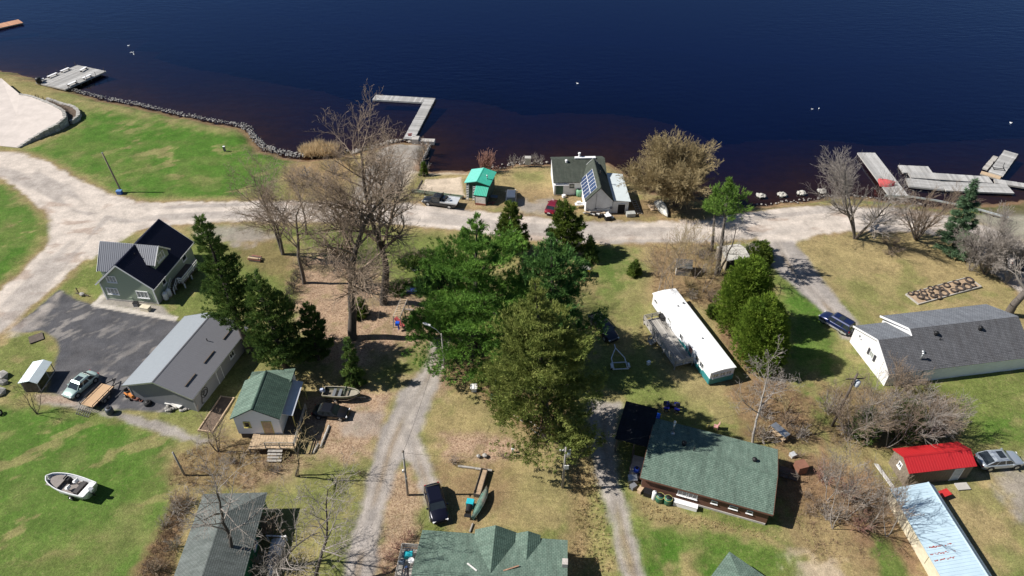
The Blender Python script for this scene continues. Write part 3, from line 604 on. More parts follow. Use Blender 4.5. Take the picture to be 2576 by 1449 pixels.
cross_gable(h, 4.9, 5.0, 9.2, 3.6, 6.76, None, 1, SAGE, M_GREYR, False)
MB().box((4.9, 8.6, 1.4), (4.6, 1.2, 2.8)).build('wing_wall', SAGE, h)
vent_pipe(h, (3.4, 3.6, 6.0), .35, .06)
d = h
bal = MB().box((6.5, 9.9, 1.3), (3.6, 1.6, .12)).build('balcony', WHITE2, h)
railing(bal, (4.8, 10.65, 1.36), (8.2, 10.65, 1.36), .95, WHITE2, 3, 2, .25); railing(bal, (4.8, 9.3, 1.36), (4.8, 10.65, 1.36), .95, WHITE2, 1, 2, .25)
dk = MB().box((6.3, -.55, .95), (4.4, 2.0, .12)).build('deck', WOODD, h)
for xx in (4.3, 6.3, 8.4): MB().box((xx, -1.45, .45), (.14, .14, .9)).build('post', WHITE2, dk)
railing(dk, (4.1, -1.5, 1.0), (8.5, -1.5, 1.0), .9, WHITE2, 3, 2, .16); railing(dk, (4.1, -1.5, 1.0), (4.1, -.9, 1.0), .9, WHITE2, 1, 2, .16)
stp = MB()
for i in range(5): stp.box((3.95 - i * .27, -.25, .86 - i * .18), (.3, .9, .06))
stp.build('stairs', WOODD, dk)
for yy in (-.7, .2): MB().beam((4.1, yy, 1.85), (2.7, yy, .95), .06, .08).beam((4.1, yy, 1.35), (2.7, yy, .5), .05, .06).beam((2.72, yy, 0), (2.72, yy, .98), .07, .07).beam((3.4, yy, .35), (3.4, yy, 1.42), .05, .05).build('stair_rail', WHITE2, dk)
tk = thing('propane_tank', 'pair of white upright propane cylinders beside the sage house stairs', 'tank', (0, 0, 0)); tk.location = h.matrix_world.to_translation() if False else (-48.76, 74.97, 0)
tk.rotation_euler = (0, 0, R(82.1))
for k in range(2): MB().lathe((1.55 + .75 * k, -.05 - .1 * k, .05), [(.30, 0), (.36, .1), (.36, 1.0), (.28, 1.15), (.12, 1.2), (.12, 1.32)], 14).build('cylinder', WHITE2, tk, True)
# ---- long grey garage
GREYW = M('grey_siding', (.17, .175, .19), .7, var=.08, scale=3, stretch=(1, 1, 8)); SILVW = M('light_grey_siding', (.30, .30, .31), .7, var=.06)
g = thing('garage', 'long grey garage with two-tone metal roof next to the asphalt lot', 'garage', (-36.73, 55.38, 0), R(76.5))
L_, W_, ze, zr = 12.6, 9.3, 2.7, 4.4
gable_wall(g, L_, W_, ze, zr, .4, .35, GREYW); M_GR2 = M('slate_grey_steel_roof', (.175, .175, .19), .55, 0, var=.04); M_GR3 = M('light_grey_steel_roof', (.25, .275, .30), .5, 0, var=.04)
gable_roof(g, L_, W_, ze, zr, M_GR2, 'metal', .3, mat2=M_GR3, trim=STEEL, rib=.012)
for (xa, xb) in ((1.1, 3.2), (5.0, 7.2), (9.3, 11.2)): MB().beam((xa, 1.5, 3.33), (xb, 1.5, 3.33), .12, .08).build('snow_guard', WOODD, g)
vent_pipe(g, (8.2, 2.9, 3.75), .4, .06)
MB().box((.42, .4, 1.3), (.14, .14, 2.6)).build('corner_board', SILVW, g); MB().box((.42, W_ - .4, 1.3), (.14, .14, 2.6)).build('corner_board', SILVW, g)
MB().box((L_ / 2, .33, 1.3), (L_ - 1, .05, 2.5)).build('side_cladding', SILVW, g)
door(g, (5.5, .3, 1.05), -math.pi / 2, .95, 2.05, SILVW); window(g, (8.5, .3, 1.7), -math.pi / 2, 1.0, .8, 2)
hs = thing('garden_hose', 'dark coiled hose hanging on the side wall of the grey garage', 'hose', (-36.73, 55.38, 0), R(76.5))
tt = Matrix.Rotation(R(90), 3, 'X')
MB().torus((2.2, .21, 1.5), .62, .035, 20, 5, tilt=tt).torus((2.3, .2, 1.35), .38, .035, 18, 5, tilt=tt).torus((2.0, .2, 1.6), .25, .03, 16, 5, tilt=tt).build('coil', BLACKM, hs)
MB().path([(1.6, .2, 1.3), (1.35, .2, .8), (1.3, .2, .5), (1.6, .2, .35)], .035).build('loose_end', BLACKM, hs)
# ---- white cottage on a raised base, green shingles
YEL = M('yellow_trim', (.55, .48, .16), .7); WSID = M('white_siding', (.80, .83, .87), .65, var=.07, scale=3, stretch=(.4, .4, 10))
c = thing('cottage', 'small white cottage with green shingle roof and yellow window trim', 'house', (-25.5, 51.54, 0), R(89.8))
L_, W_, ze, zr = 5.78, 5.55, 3.7, 5.35
gable_wall(c, L_, W_, ze, zr, .25, .3, WSID, z0=.95); gable_roof(c, L_, W_, ze, zr, S_GREEN, 'shingle', mat2=S_GREEN2)
MB().box((L_ / 2, W_ / 2, .48), (L_ - .8, W_ - .9, .96)).build('crawl_space', WOODD, c)
window(c, (.25, 3.95, 2.55), math.pi, .75, .95, 1, fm=YEL, bar=.13); door(c, (.25, 1.75, 2.0), math.pi, .95, 2.0, WOODL, YEL)
window(c, (3.2, .3, 2.6), -math.pi / 2, 1.0, 1.0, 2, fm=YEL, bar=.12)
ln = MB().box((5.2, 1.2, 2.2), (5.2, 2.6, 3.0)); 
roof(c, [(5.5, W_ - .2, 3.3), (7.6, W_ - .2, 3.3), (7.6, .1, 3.9), (5.5, .1, 3.9)], S_GREEN2, 'shingle', name='porch_roof')
MB().box((6.6, 2.8, 2.0), (1.9, 4.9, 2.4)).build('rear_wall', WSID, c)
lt = roof(c, [(1.2, -.95, 2.9), (6.4, -.95, 2.9), (6.4, .3, 3.25), (1.2, .3, 3.25)], M('white_tin', (.55, .58, .64), .5, var=.1), 'plain', .06, name='lean_to_roof')
for xx in (1.3, 3.8, 6.3): MB().box((xx, -.9, 1.4), (.1, .1, 2.9)).build('post', YEL, c)
dk = thing('deck', 'weathered wooden deck wrapped around the white cottage corner', 'deck', (-25.5, 51.54, 0), R(89.8))
planks(dk, -1.9, .2, -1.6, 3.6, 1.0, .3, WOODL, 'x'); planks(dk, .2, 3.9, -1.6, .25, 1.0, .3, WOODD, 'x')
for p_ in ((-1.8, -1.5), (-1.8, 1.0), (-1.8, 3.5), (1.0, -1.5), (3.8, -1.5)): MB().box((p_[0], p_[1], .48), (.12, .12, .94)).build('post', WOODG, dk)
railing(dk, (3.8, -1.55, 1.0), (-1.85, -1.55, 1.0), .95, WOODG, 4, 3); railing(dk, (-1.85, -1.55, 1.0), (-1.85, 1.6, 1.0), .95, WOODG, 2, 2)
for i in range(4): MB().box((-2.05 - i * .28, .6, .82 - i * .2), (.3, 1.6, .05)).build('step', WOODG, dk)
# ---- big brown house, green shingles
BROWN = M('brown_siding', (.135, .062, .040), .8, var=.14, scale=3, stretch=(.3, .3, 14))
b_ = thing('house', 'long brown house with big green shingle roof and green rain barrels', 'house', (13.28, 44.79, 0), R(340.7))
L_, W_, ze, zr = 13.26, 8.5, 2.42, 3.3
gable_wall(b_, L_, W_, ze, zr, .25, .35, BROWN); gable_roof(b_, L_, W_, ze, zr, S_GREEN2, 'shingle', trim=BROWN)
for xx in (4.45, 5.5): window(b_, (xx, .35, 1.45), -math.pi / 2, .98, .9, 2, bar=.1)
for xx, ww in ((7.7, .62), (9.6, .85), (11.2, .62)): window(b_, (xx, .35, 1.4), -math.pi / 2, ww, .45, 1, bar=.09)
MB().box((L_ / 2, .32, .15), (L_ - .6, .08, .3)).build('foundation', CONC, b_)
vent_pipe(b_, (2.2, 6.6, 2.95), 1.7, .11, STEEL, 'chimney_pipe', .17); vent_pipe(b_, (3.6, 5.2, 3.1), .35, .2, BLACKM, 'roof_vent', .26); vent_pipe(b_, (4.7, 4.6, 3.2), .65, .05); vent_pipe(b_, (10.9, 5.6, 3.0), .28, .2, BLACKM, 'roof_vent', .26); vent_pipe(b_, (12.9, .9, 2.5), .15, .05)
MB().lathe((2.2, 6.6, 2.85), [(.26, 0), (.2, .12), (.13, .2)], 12).build('flashing', STEEL, b_)
cpz = 3.1
roof(b_, [(-3.6, 4.1, 2.55), (.1, 4.1, 2.55), (.1, 9.6, 2.8), (-3.6, 9.6, 2.8)], S_BLACK, 'plain', .12, name='carport_roof')
for p_ in ((-3.4, 4.3), (-3.4, 7), (-3.4, 9.4), (-1.5, 4.3)): MB().box((p_[0], p_[1], 1.25), (.12, .12, 2.5)).build('post', WOODD, b_)
dk = MB().box((-.65, 3.1, .35), (1.5, 2.4, .12)).build('side_deck', WOODG, b_); railing(dk, (-1.35, 2.0, .4), (-1.35, 4.2, .4), .9, WOODD, 2, 2)
for i in range(3): MB().box((-.7, 1.8 - i * .28, .28 - i * .1), (1.2, .3, .05)).build('step', WOODG, dk)
MB().box((.2, 3.4, 1.3), (.1, 5.0, 2.4)).build('end_panel', M('weathered_board', (.22, .17, .15), .9, var=.2), b_)
MB().box((L_ - .2, 4.2, 1.3), (.1, 6.9, 2.4)).build('end_panel', BROWN, b_)
# ---- red roof shed
LOGW = M('old_log_wall', (.20, .165, .125), .9, var=.5, scale=5); BRNM = M('brown_corrugated', (.15, .125, .105), .6, .1, var=.12)
r_ = thing('shed', 'shed with bright red ribbed metal roof and brown corrugated wall', 'shed', (41.51, 45.4, 0), R(7.2))
L_, W_, ze, zr = 7.61, 3.28, 2.28, 3.06
gable_wall(r_, L_, W_, ze, zr, .2, .15, LOGW); gable_roof(r_, L_, W_, ze, zr, M_RED, 'metal', .3, rib=.03)
cw = MB()
for i in range(22): cw.box((.35 + i * .32, .13, 1.05), (.16, .05, 2.0))
cw.box((L_ / 2, .14, 1.05), (L_ - .5, .03, 2.05)); cw.build('corrugated_cladding', BRNM, r_)
door(r_, (5.85, .12, 1.0), -math.pi / 2, .9, 1.95, M('grey_door', (.42, .46, .50), .5)); window(r_, (.2, 1.65, 1.55), math.pi, .6, .75, 2, bar=.1)
pl = thing('plank_stack', 'peeling white boards leaning at the red roofed shed end', 'boards', (41.51, 45.4, 0), R(7.2))
PEEL = M('peeling_white', (.68, .67, .64), .85, var=.1, scale=4, dirt=(.3, .26, .2), dirt_amt=.6)
for k in range(3): MB().box((-1.15 - .12 * k, 1.0, .25 + .05 * k), (.32, 3.9, .06), rz=R(4), ry=R(18)).build('board', PEEL, pl)
# ---- pale blue roof building running out of frame
CREAM = M('cream_wall', (.62, .56, .42), .8, var=.12, dirt=(.4, .3, .2))
p0 = G(2238.7, 1229.3, 1.9); th = math.atan2(-9.39 + .0, .62)
u_ = thing('shed', 'long cream shed with pale blue ribbed metal roof and rust streaks', 'shed', (p0.x, p0.y, 0), R(-85.5))
L_, W_, ze, zr, yr = 16.0, 4.75, 1.9, 2.6, 3.85
gable_wall(u_, L_, W_, ze, zr, .15, .15, CREAM, yr=yr); gable_roof(u_, L_, W_, ze, zr, M_BLUE, 'metal', .33, yr=yr, rib=.03)
RUST = M('rust_streak', (.30, .055, .035), .9, var=.4, scale=8)
rr = random.Random(4)
rs_ = MB(); sl = (zr - ze) / yr
for xx in (6.75, 7.42, 8.05):
    for k in range(26):
        yy = .25 + k * .09 + rr.uniform(-.05, .05)
        if rr.random() < .8 - k * .012: rs_.box((xx + rr.uniform(-.05, .08), yy, ze + sl * yy + .02), (rr.uniform(.03, .12), rr.uniform(.06, .18), .03), rx=math.atan(sl))
rs_.build('rust_patches', RUST, u_, kind='stuff')
for k, xx in enumerate((1.0, 4.4, 7.0)): MB().box((xx, .1, .9 + .1 * k), (1.0, .08, 1.2)).build('wall_panel', CREAM, u_)
# ---- white saltbox barn, grey shingles
n_ = thing('house', 'white saltbox house with long grey shingle roof behind the navy parked car', 'house', (45.3, 59.7, 0), R(9))
L_, W_, ze, zr = 19.4, 8.4, 2.25, 4.5; yr = 3.75
WB = M('bright_white_siding', (.80, .80, .81), .6, var=.05, scale=2, dirt=(.55, .54, .5), dirt_amt=.35)
XS = 4.5; yu, zu = 4.55, 4.98
gable_wall(n_, XS + .6, W_, ze, zr, .2, .2, WB, yr=yr)
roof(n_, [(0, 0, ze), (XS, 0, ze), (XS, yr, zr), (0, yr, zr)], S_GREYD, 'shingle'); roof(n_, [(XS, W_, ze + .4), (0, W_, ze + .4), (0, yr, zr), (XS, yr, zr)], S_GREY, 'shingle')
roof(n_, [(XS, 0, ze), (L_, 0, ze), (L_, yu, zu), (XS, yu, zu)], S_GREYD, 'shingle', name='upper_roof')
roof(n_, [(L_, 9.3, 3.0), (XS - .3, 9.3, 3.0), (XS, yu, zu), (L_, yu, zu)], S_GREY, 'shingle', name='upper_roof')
MB().extrude([(XS + .1, .2, 0), (XS + .1, 9.1, 0), (XS + .1, 9.1, 2.95), (XS + .1, yu, zu - .14), (XS + .1, .2, ze)], (L_ - XS - .3, 0, 0)).build('upper_wall', WB, n_)
MB().beam((-.04, 0, ze - .06), (-.04, yr, zr - .06), .06, .22).build('fascia', WHITE2, n_); MB().beam((-.04, W_, ze + .34), (-.04, yr, zr - .06), .06, .22).build('fascia', WHITE2, n_)
MB().beam((XS - .36, 9.3, 2.96), (XS - .05, yu, zu - .05), .1, .24).build('fascia', WHITE2, n_); MB().beam((XS - .04, yr, zr), (XS - .04, yu, zu - .05), .08, .2).build('fascia', WHITE2, n_)
wn = window(n_, (.2, 3.9, 1.8), math.pi, .8, .95, 2, gm=CURT, bar=.07)
for s in (-.66, .66): MB().box((s, .05, 0), (.36, .06, .98)).build('shutter', M('dark_shutter', (.04, .04, .05), .7), wn)
MB().box((.18, 6.9, 2.2), (.06, .25, .3)).box((.18, 6.5, 2.0), (.06, .15, .2)).build('wall_box', GREYW, n_)
for (xx, yy, zz) in ((7.6, 3.6, 4.45), (13.6, 3.6, 4.45)): vent_pipe(n_, (xx, yy, zz), .3, .2, BLACKM, 'roof_vent', .27)
vent_pipe(n_, (7.9, 3.0, 4.05), .4, .05); vent_pipe(n_, (5.2, 1.9, 3.3), .15, .16, STEEL, 'roof_vent', .2); vent_pipe(n_, (4.6, 1.2, 2.95), .9, .11, STEEL, 'chimney_pipe', .19)
MB().box((9.7, .12, ze - .12), (19.0, .1, .12)).build('gutter', WHITE2, n_)
# ---- mobile home
TRL = M('trailer_white', (.76, .77, .79), .5, var=.03); TEALP = M('teal_panel', (.03, .21, .22), .6, var=.08)
t_ = thing('mobile_home', 'long white mobile home with teal lower panels and flat white roof', 'mobile home', (19.3, 75.06, 0), R(287.1))
L_, W_, H_ = 15.79, 3.38, 2.2
MB().box((L_ / 2, W_ / 2, H_ / 2 + .2), (L_ - .1, W_ - .12, H_ - .4)).build('body', TRL, t_)
MB().box((L_ / 2, W_ / 2, .2), (L_ - .3, W_ - .4, .4)).build('skirting', GREYW, t_)
rg = []
for xx in (-.06, L_ + .06): rg.append([(xx, -.08, H_), (xx, -.08, H_ + .08), (xx, W_ * .25, H_ + .2), (xx, W_ / 2, H_ + .25), (xx, W_ * .75, H_ + .2), (xx, W_ + .08, H_ + .08), (xx, W_ + .08, H_)])
MB().loft(rg).build('roof', M_WROOF, t_)
for xa, xb in ((8.0, 11.4), (12.4, 15.75)): MB().box(((xa + xb) / 2, .03, .72), (xb - xa, .05, .9)).build('teal_panel', TEALP, t_)
MB().box((L_ - .02, W_ / 2, .68), (.06, W_ - .1, .9)).build('teal_panel', TEALP, t_)
for xx, ww, hh_ in ((1.0, .8, .6), (5.0, .9, .6), (8.4, .8, .85), (12.6, .8, .85), (13.7, .8, .85)): window(t_, (xx, .06, 1.6), -math.pi / 2, ww, hh_, 2, gm=GLASS if ww < .85 else CURT, bar=.06)
door(t_, (10.9, .06, 1.15), -math.pi / 2, .85, 1.85, M('brick_red_door', (.33, .16, .13), .7)); 
for yy in (.8, 1.75, 2.6): window(t_, (L_ - .05, yy, 1.55), 0, .8, .7, 2, gm=CURT, bar=.07)
for xx, yy in ((3.6, 1.9), (10.2, 1.9), (3.2, 2.9)): vent_pipe(t_, (xx, yy, H_ + .22), .1, .12, GREYW, 'roof_vent')
dk = thing('deck', 'long grey deck with slatted railings in front of the mobile home', 'deck', (19.3, 75.06, 0), R(287.1))
x0, x1, y0, y1 = 3.2, 12.2, -2.75, -.05; zt = .75
planks(dk, x0, x1, y0, y1, zt, .28, WOODG, 'x')
for xx in (3.3, 6, 9, 12.1): 
    for yy in (-2.65, -.2): MB().box((xx, yy, zt / 2 - .03), (.12, .12, zt - .06)).build('post', WOODG, dk)
MB().box((7.7, -2.7, zt - .16), (9, .05, .2)).build('rim_joist', WOODG, dk)
railing(dk, (x0, y1 - .3, zt), (x0, y0, zt), .9, WOODG, 2, 3); railing(dk, (x0, y0, zt), (6.4, y0, zt), .9, WOODG, 3, 3); railing(dk, (7.3, y0, zt), (x1, y0, zt), .9, WOODG, 4, 3); railing(dk, (x1, y0, zt), (x1, y1 - .3, zt), .9, WOODG, 2, 3)
for i in range(3): MB().box((6.85, y0 - .15 - .28 * i, .55 - .18 * i), (.9, .3, .05)).build('step', WOODG, dk)
railing(dk, (6.4, y0 - .8, .0), (6.4, y0, .45), .8, WOODG, 1, 2)
# ---- white lake house with solar panels
k_ = thing('house', 'white lakeside house with solar panels on its green front gable roof', 'house', (16.58, 98.3, 0), R(92))
L_, W_, ze, zr = 9.6, 4.73, 2.5, 5.1
gable_wall(k_, L_, W_, ze, zr, .2, .2, WHITE); gable_roof(k_, L_, W_, ze, zr, S_OLIVE, 'shingle', trim=None)
for y0 in (0, W_): MB().beam((L_ + .02, y0, ze), (L_ + .02, W_ / 2, zr), .05, .14).build('fascia', WHITE2, k_)
PV = M('solar_cell', (.035, .055, .12), .12, 0, var=.25, scale=4, spec=.7); ss = (zr - ze) / (W_ / 2); sa = math.atan(ss); sl_len = math.hypot(W_ / 2, zr - ze)
pvm = MB().box((0, 0, .05), (.93, 1.36, .04)).mesh('panel'); pvm.materials.append(PV)
pvf = MB().box((0, .69, .05), (1.0, .04, .06)).box((0, -.69, .05), (1.0, .04, .06)).box((.48, 0, .05), (.04, 1.36, .06)).box((-.48, 0, .05), (.04, 1.36, .06)).mesh('frame'); pvf.materials.append(WHITE2)
for i in range(6):
    for j in range(2):
        tt_ = .65 + j * 1.46; q = link('solar_panel', pvm, k_)
        q.matrix_local = Matrix.Translation((1.25 + i * 1.01, W_ - tt_ * math.cos(sa), ze + tt_ * math.sin(sa) + .04)) @ Matrix.Rotation(-sa, 4, 'X'); link('frame', pvf, q)
# lake wing behind
WL = 9.3
roof(k_, [(5.7, 9.25, 2.6), (5.7, 1.0, 2.6), (10.3, 1.0, 4.5), (10.3, 9.25, 4.5)][::-1] if False else [(6.0, 9.4, 2.6), (6.0, .2, 2.6), (10.9, .2, 4.35), (10.9, 9.4, 4.35)], S_OLIVE, 'shingle', name='wing_roof')
roof(k_, [(13.6, .2, 3.3), (13.6, 9.4, 3.3), (10.9, 9.4, 4.35), (10.9, .2, 4.35)], S_OLIVE, 'shingle', name='wing_roof')
MB().extrude([(6.3, 9.2, 0), (13.3, 9.2, 0), (13.3, 9.2, 3.25), (10.9, 9.2, 4.2), (6.3, 9.2, 2.55)], (0, -8.8, 0)).build('wing_wall', WHITE, k_)
window(k_, (6.3, 6.2, 1.75), math.pi, .75, .7, 1, fm=M('dark_frame', (.05, .05, .05), .6), gm=CURT, bar=.08); MB().box((6.2, 8.3, 1.0), (.1, 1.2, 1.6)).build('green_shed_door', M('green_board', (.06, .12, .08), .8), k_)
MB().box((6.1, 8.0, 2.1), (.5, 2.4, .1)).build('porch_roof', TRL, k_)
MB().box((11.0, 3.6, 4.5), (.6, 3.6, .2)).build('ridge_board', WHITE2, k_); MB().lathe((11.2, 4.6, 4.4), [(.16, 0), (.16, .7), (.24, .72), (.22, .95)], 10).build('chimney', WHITE2, k_)
vent_pipe(k_, (10.2, 6.9, 4.1), .3, .2, WHITE2, 'roof_vent', .26); vent_pipe(k_, (5.2, 1.75, 4.3), .7, .09, BLACKM, 'chimney_pipe', .14); vent_pipe(k_, (.7, 4.1, 3.1), 1.2, .035, STEEL, 'service_mast')
# side shed (white sheet roof)
roof(k_, [(.1, -2.75, 2.3), (9.0, -2.75, 2.3), (9.0, .15, 2.62), (.1, .15, 2.62)], M('white_sheet_roof', (.58, .64, .66), .6, var=.06, scale=1), 'plain', .08, name='side_roof')
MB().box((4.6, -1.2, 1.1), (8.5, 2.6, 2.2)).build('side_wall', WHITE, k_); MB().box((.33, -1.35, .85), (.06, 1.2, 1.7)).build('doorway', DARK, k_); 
MB().box((.30, -1.35, 1.74), (.1, 1.4, .1)).box((.30, -2.0, .87), (.1, .1, 1.7)).box((.30, -.7, .87), (.1, .1, 1.7)).build('door_frame', WHITE2, k_)
wr = MB(); wr.path([(.17, .3, 1.4), (.17, 1.5, .9), (.17, 2.6, 1.1), (.17, 3.6, .7), (.17, 4.4, 1.2)], .025, 4).path([(.17, 2.9, 3.8), (.17, 2.95, 1.1)], .02, 4); wr.build('cable', BLACKM, k_)
for yy, zz in ((2.9, 1.0), (.35, 1.1), (4.2, .8)): MB().box((.16, yy, zz), (.1, .35, .25)).build('meter_box', GREYW, k_)
# ---- teal roof hut with ladders
DGW = M('dark_green_wall', (.03, .06, .045), .8, var=.2)
t2 = thing('hut', 'dark green hut with bright teal metal roof near the shore', 'hut', (-3.66, 102.14, 0), R(77.1))
L_, W_, ze, zr = 4.64, 4.44, 3.1, 3.68
gable_wall(t2, L_, W_, ze, zr, .3, .3, DGW); gable_roof(t2, L_, W_, ze, zr, M_TEAL, 'metal', .4, mat2=M('pale_teal_steel_roof', (.17, .56, .47), .45, var=.12), rib=.02)
roof(t2, [(-1.5, .25, 1.9), (-1.5, 2.45, 1.9), (.3, 2.45, 2.75), (.3, .25, 2.75)], M_TEAL, 'metal', .08, .25, name='lean_to_roof')
MB().box((-.6, 1.3, .9), (1.6, 2.0, 1.8)).build('lean_to_wall', DGW, t2); MB().box((-1.42, 1.3, .95), (.05, 1.7, 1.2)).build('white_panel', PEEL, t2); MB().box((-1.45, 1.3, .2), (.12, 1.8, .35)).build('red_sill', M('red_brown_board', (.25, .09, .06), .8), t2)
vent_pipe(t2, (1.7, .9, 3.3), .55, .09, STEEL, 'chimney_pipe', .15)
for kx, (yy, top) in enumerate(((3.9, 2.6), (2.75, 2.4))):
    ld = thing('ladder', ('aluminium ladder leaning on the outer corner of the teal roofed hut', 'aluminium ladder leaning beside the lean-to of the teal roofed hut')[kx], 'ladder', (-3.66, 102.14, 0), R(77.1))
    for s in (-.22, .22): MB().beam((-.5, yy + s, 0), (.2, yy + s, top + .3), .04, .08).build('rail', STEEL, ld)
    for i in range(9): f_ = (i + 1) / 10; MB().beam((-.5 + .7 * f_, yy - .22, f_ * (top + .3)), (-.5 + .7 * f_, yy + .22, f_ * (top + .3)), .09, .06).build('rung', WHITE2, ld)
# ---- open trailer-shelter / small carport
s_ = thing('carport', 'small open-sided shelter with pale sheet roof at the asphalt lot edge', 'carport', (G(105, 986).x, G(105, 986).y, 0), ang((105, 986), (139, 935)))
Lc, Wc = (G(139, 935) - G(105, 986)).length, (G(105, 986) - G(66.7, 986)).length
PALE = M('pale_sheet', (.66, .74, .76), .5, var=.06, scale=1.2)
roof(s_, [(-.15, Wc + .2, 1.75), (Lc + .1, Wc + .2, 1.75), (Lc + .1, .75, 2.1), (-.15, .75, 2.1)][::-1] if False else [(Lc + .1, Wc + .25, 1.7), (-.15, Wc + .25, 1.7), (-.15, .65, 2.05), (Lc + .1, .65, 2.05)], PALE, 'plain', .06)
roof(s_, [(-.15, -.2, 1.6), (Lc + .1, -.2, 1.6), (Lc + .1, .65, 2.05), (-.15, .65, 2.05)], PALE, 'plain', .06)
for xx in (0, Lc * .62, Lc):
    for yy in (0, Wc): MB().box((xx, yy, .85), (.08, .08, 1.7)).build('post', WOODG, s_)
for yy in (0, Wc): MB().box((Lc / 2, yy, .12), (Lc, .09, .1)).build('rail', WOODG, s_)
MB().box((Lc / 2, Wc + .02, .8), (Lc - .1, .04, 1.5)).build('back_wall', WOODD, s_); MB().box((.02, Wc * .5, .8), (.04, Wc - .12, 1.5)).build('end_wall', WOODD, s_)
# ---- two old sheds in the brush, small wood shelter
def px_gable(name, label, cat, A, B, wdt, ze, zr, mat_w, mat_r, kind, og=.15, oe=.15, mat_r2=None):
    a = G(*A, ze); b = G(*B, ze); o = thing(name, label, cat, (a.x, a.y, 0), math.atan2(b.y - a.y, b.x - a.x)); L = (b - a).length
    gable_wall(o, L, wdt, ze, zr, og, oe, mat_w); gable_roof(o, L, wdt, ze, zr, mat_r, kind, mat2=mat_r2); return o, L
q1, Lq = px_gable('shed', 'little old shed with white gable end standing in bare brush', 'shed', (1700, 673), (1742, 677), 2.3, 1.5, 2.2, PEEL, M('mossy_roof', (.09, .09, .085), .9, var=.4, scale=3), 'plain')
MB().box((Lq / 2, .12, .75), (Lq - .4, .03, 1.4)).build('side_wall', GREYW, q1)
q2, Lq = px_gable('shed', 'plywood shed with pale low roof beside the round cedars', 'shed', (1829, 656), (1888, 648), 3.6, 1.9, 2.3, M('plywood', (.36, .31, .23), .85, var=.15), M('pale_roll_roof', (.50, .48, .43), .9, var=.18, scale=2, dirt=(.3, .27, .22)), 'plain', .05, .1)
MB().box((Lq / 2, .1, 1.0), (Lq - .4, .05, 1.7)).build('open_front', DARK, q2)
p = G(1470, 690); q3 = thing('wood_shelter', 'small firewood shelter with striped roof and yellow trim on the lawn', 'shelter', p, R(-8))
for i in range(7): MB().box((-.75 + i * .24, 0, 1.25), (.22, 1.2, .05), rx=R(-8)).build('roof_board', WOODG, q3)
MB().box((.0, -.62, 1.12), (1.75, .05, .14)).build('yellow_trim', M('bright_yellow', (.62, .52, .04), .6), q3)
for sx in (-.75, .75):
    for sy in (-.5, .5): MB().box((sx, sy, .6), (.12, .12, 1.2)).build('post', WOODL, q3)
MB().box((0, .1, .4), (1.3, .7, .75)).build('log_pile', WOODD, q3); MB().box((-.35, -.35, .45), (.6, .3, .5)).build('yellow_box', MATS['bright_yellow'], q3)
# ---- bottom-left green hip-roofed building
S_DGR = shingle_mat('worn_green_shingles', (.150, .168, .160), (.125, .142, .135), (.08, .09, .085)); GRNW = M('bright_green_wall', (.03, .17, .07), .7, var=.2)
z0 = 2.7; A, B = G(673, 1239, z0), G(512, 1243, z0)
e_ = thing('cabin', 'green cabin with worn green hip roof behind bare branches', 'cabin', (B.x, B.y, 0), math.atan2(A.y - B.y, A.x - B.x))
Le = (A - B).length; We = 11.0
roof(e_, [(Le, 0, z0), (0, 0, z0), (Le / 2, -3.4, z0 + 1.5)], S_DGR, 'shingle'); roof(e_, [(Le, -We, z0), (Le, 0, z0), (Le / 2, -3.4, z0 + 1.5), (Le / 2, -We, z0 + 1.5)], S_DGR, 'shingle'); roof(e_, [(0, 0, z0), (0, -We, z0), (Le / 2, -We, z0 + 1.5), (Le / 2, -3.4, z0 + 1.5)], S_DGR, 'shingle')
MB().box((Le / 2, -We / 2, 1.3), (Le - .7, We - .7, 2.6)).build('wall', GRNW, e_)
MB().extrude([(.3, -We + .36, 2.55), (Le - .3, -We + .36, 2.55), (Le / 2, -We + .36, 4.05)], (0, .2, 0)).build('gable_wall', GRNW, e_)
window(e_, (Le - .35, -5, 1.5), 0, 1.0, 1.0, 2)
# ---- bottom-centre house (roof and deck enter the frame)
f_ = thing('house', 'green shingled house with cross gables and a cluttered side deck', 'house', (-9.4, 29.0, 0), R(-4.5))
L_, W_, ze, zr = 14.0, 9.6, 2.7, 3.9
gable_wall(f_, L_, W_, ze, zr, .35, .4, PEEL); gable_roof(f_, L_, W_, ze, zr, S_GREEN2, 'shingle')
def cgab(xc, wd, yout, zt, zb):
    yb = W_ / 2 + .3
    roof(f_, [(xc - wd / 2, yout, zb), (xc - wd / 2, yb + .8, zb), (xc, yb - .6, zt), (xc, yout, zt)], S_GREEN2, 'shingle', name='cross_roof')
    roof(f_, [(xc + wd / 2, yb + .8, zb), (xc + wd / 2, yout, zb), (xc, yout, zt), (xc, yb - .6, zt)], S_GREEN, 'shingle', name='cross_roof')
    MB().extrude([(xc - wd / 2 + .25, yout - .25, .2), (xc + wd / 2 - .25, yout - .25, .2), (xc + wd / 2 - .25, yout - .25, zb - .05), (xc, yout - .25, zt - .14), (xc - wd / 2 + .25, yout - .25, zb - .05)], (0, -3, 0)).build('cross_wall', PEEL, f_)
cgab(7.1, 4.0, W_ + .35, 3.85, 2.85); cgab(10.2, 2.4, W_ + .25, 3.4, 2.85)
MB().box((5.35, 5.55, 3.82), (1.15, .14, .06), rz=R(-35)).build('flashing', PEEL, f_); MB().box((8.9, 5.75, 3.76), (1.5, .12, .06), rz=R(24)).build('flashing', M('rusty_flashing', (.34, .2, .13), .8, var=.4, scale=6), f_)
MB().box((13.75, 6.6, 3.6), (.5, .6, 1.0)).build('chimney', M('pale_brick', (.48, .44, .40), .9, var=.2, scale=6), f_)
dk = thing('deck', 'narrow wooden side deck with a railing at the green shingled house', 'deck', (-9.4, 29.0, 0), R(-4.5))
planks(dk, -1.9, .2, 1.5, 8.6, 1.0, .3, WOODG, 'x')
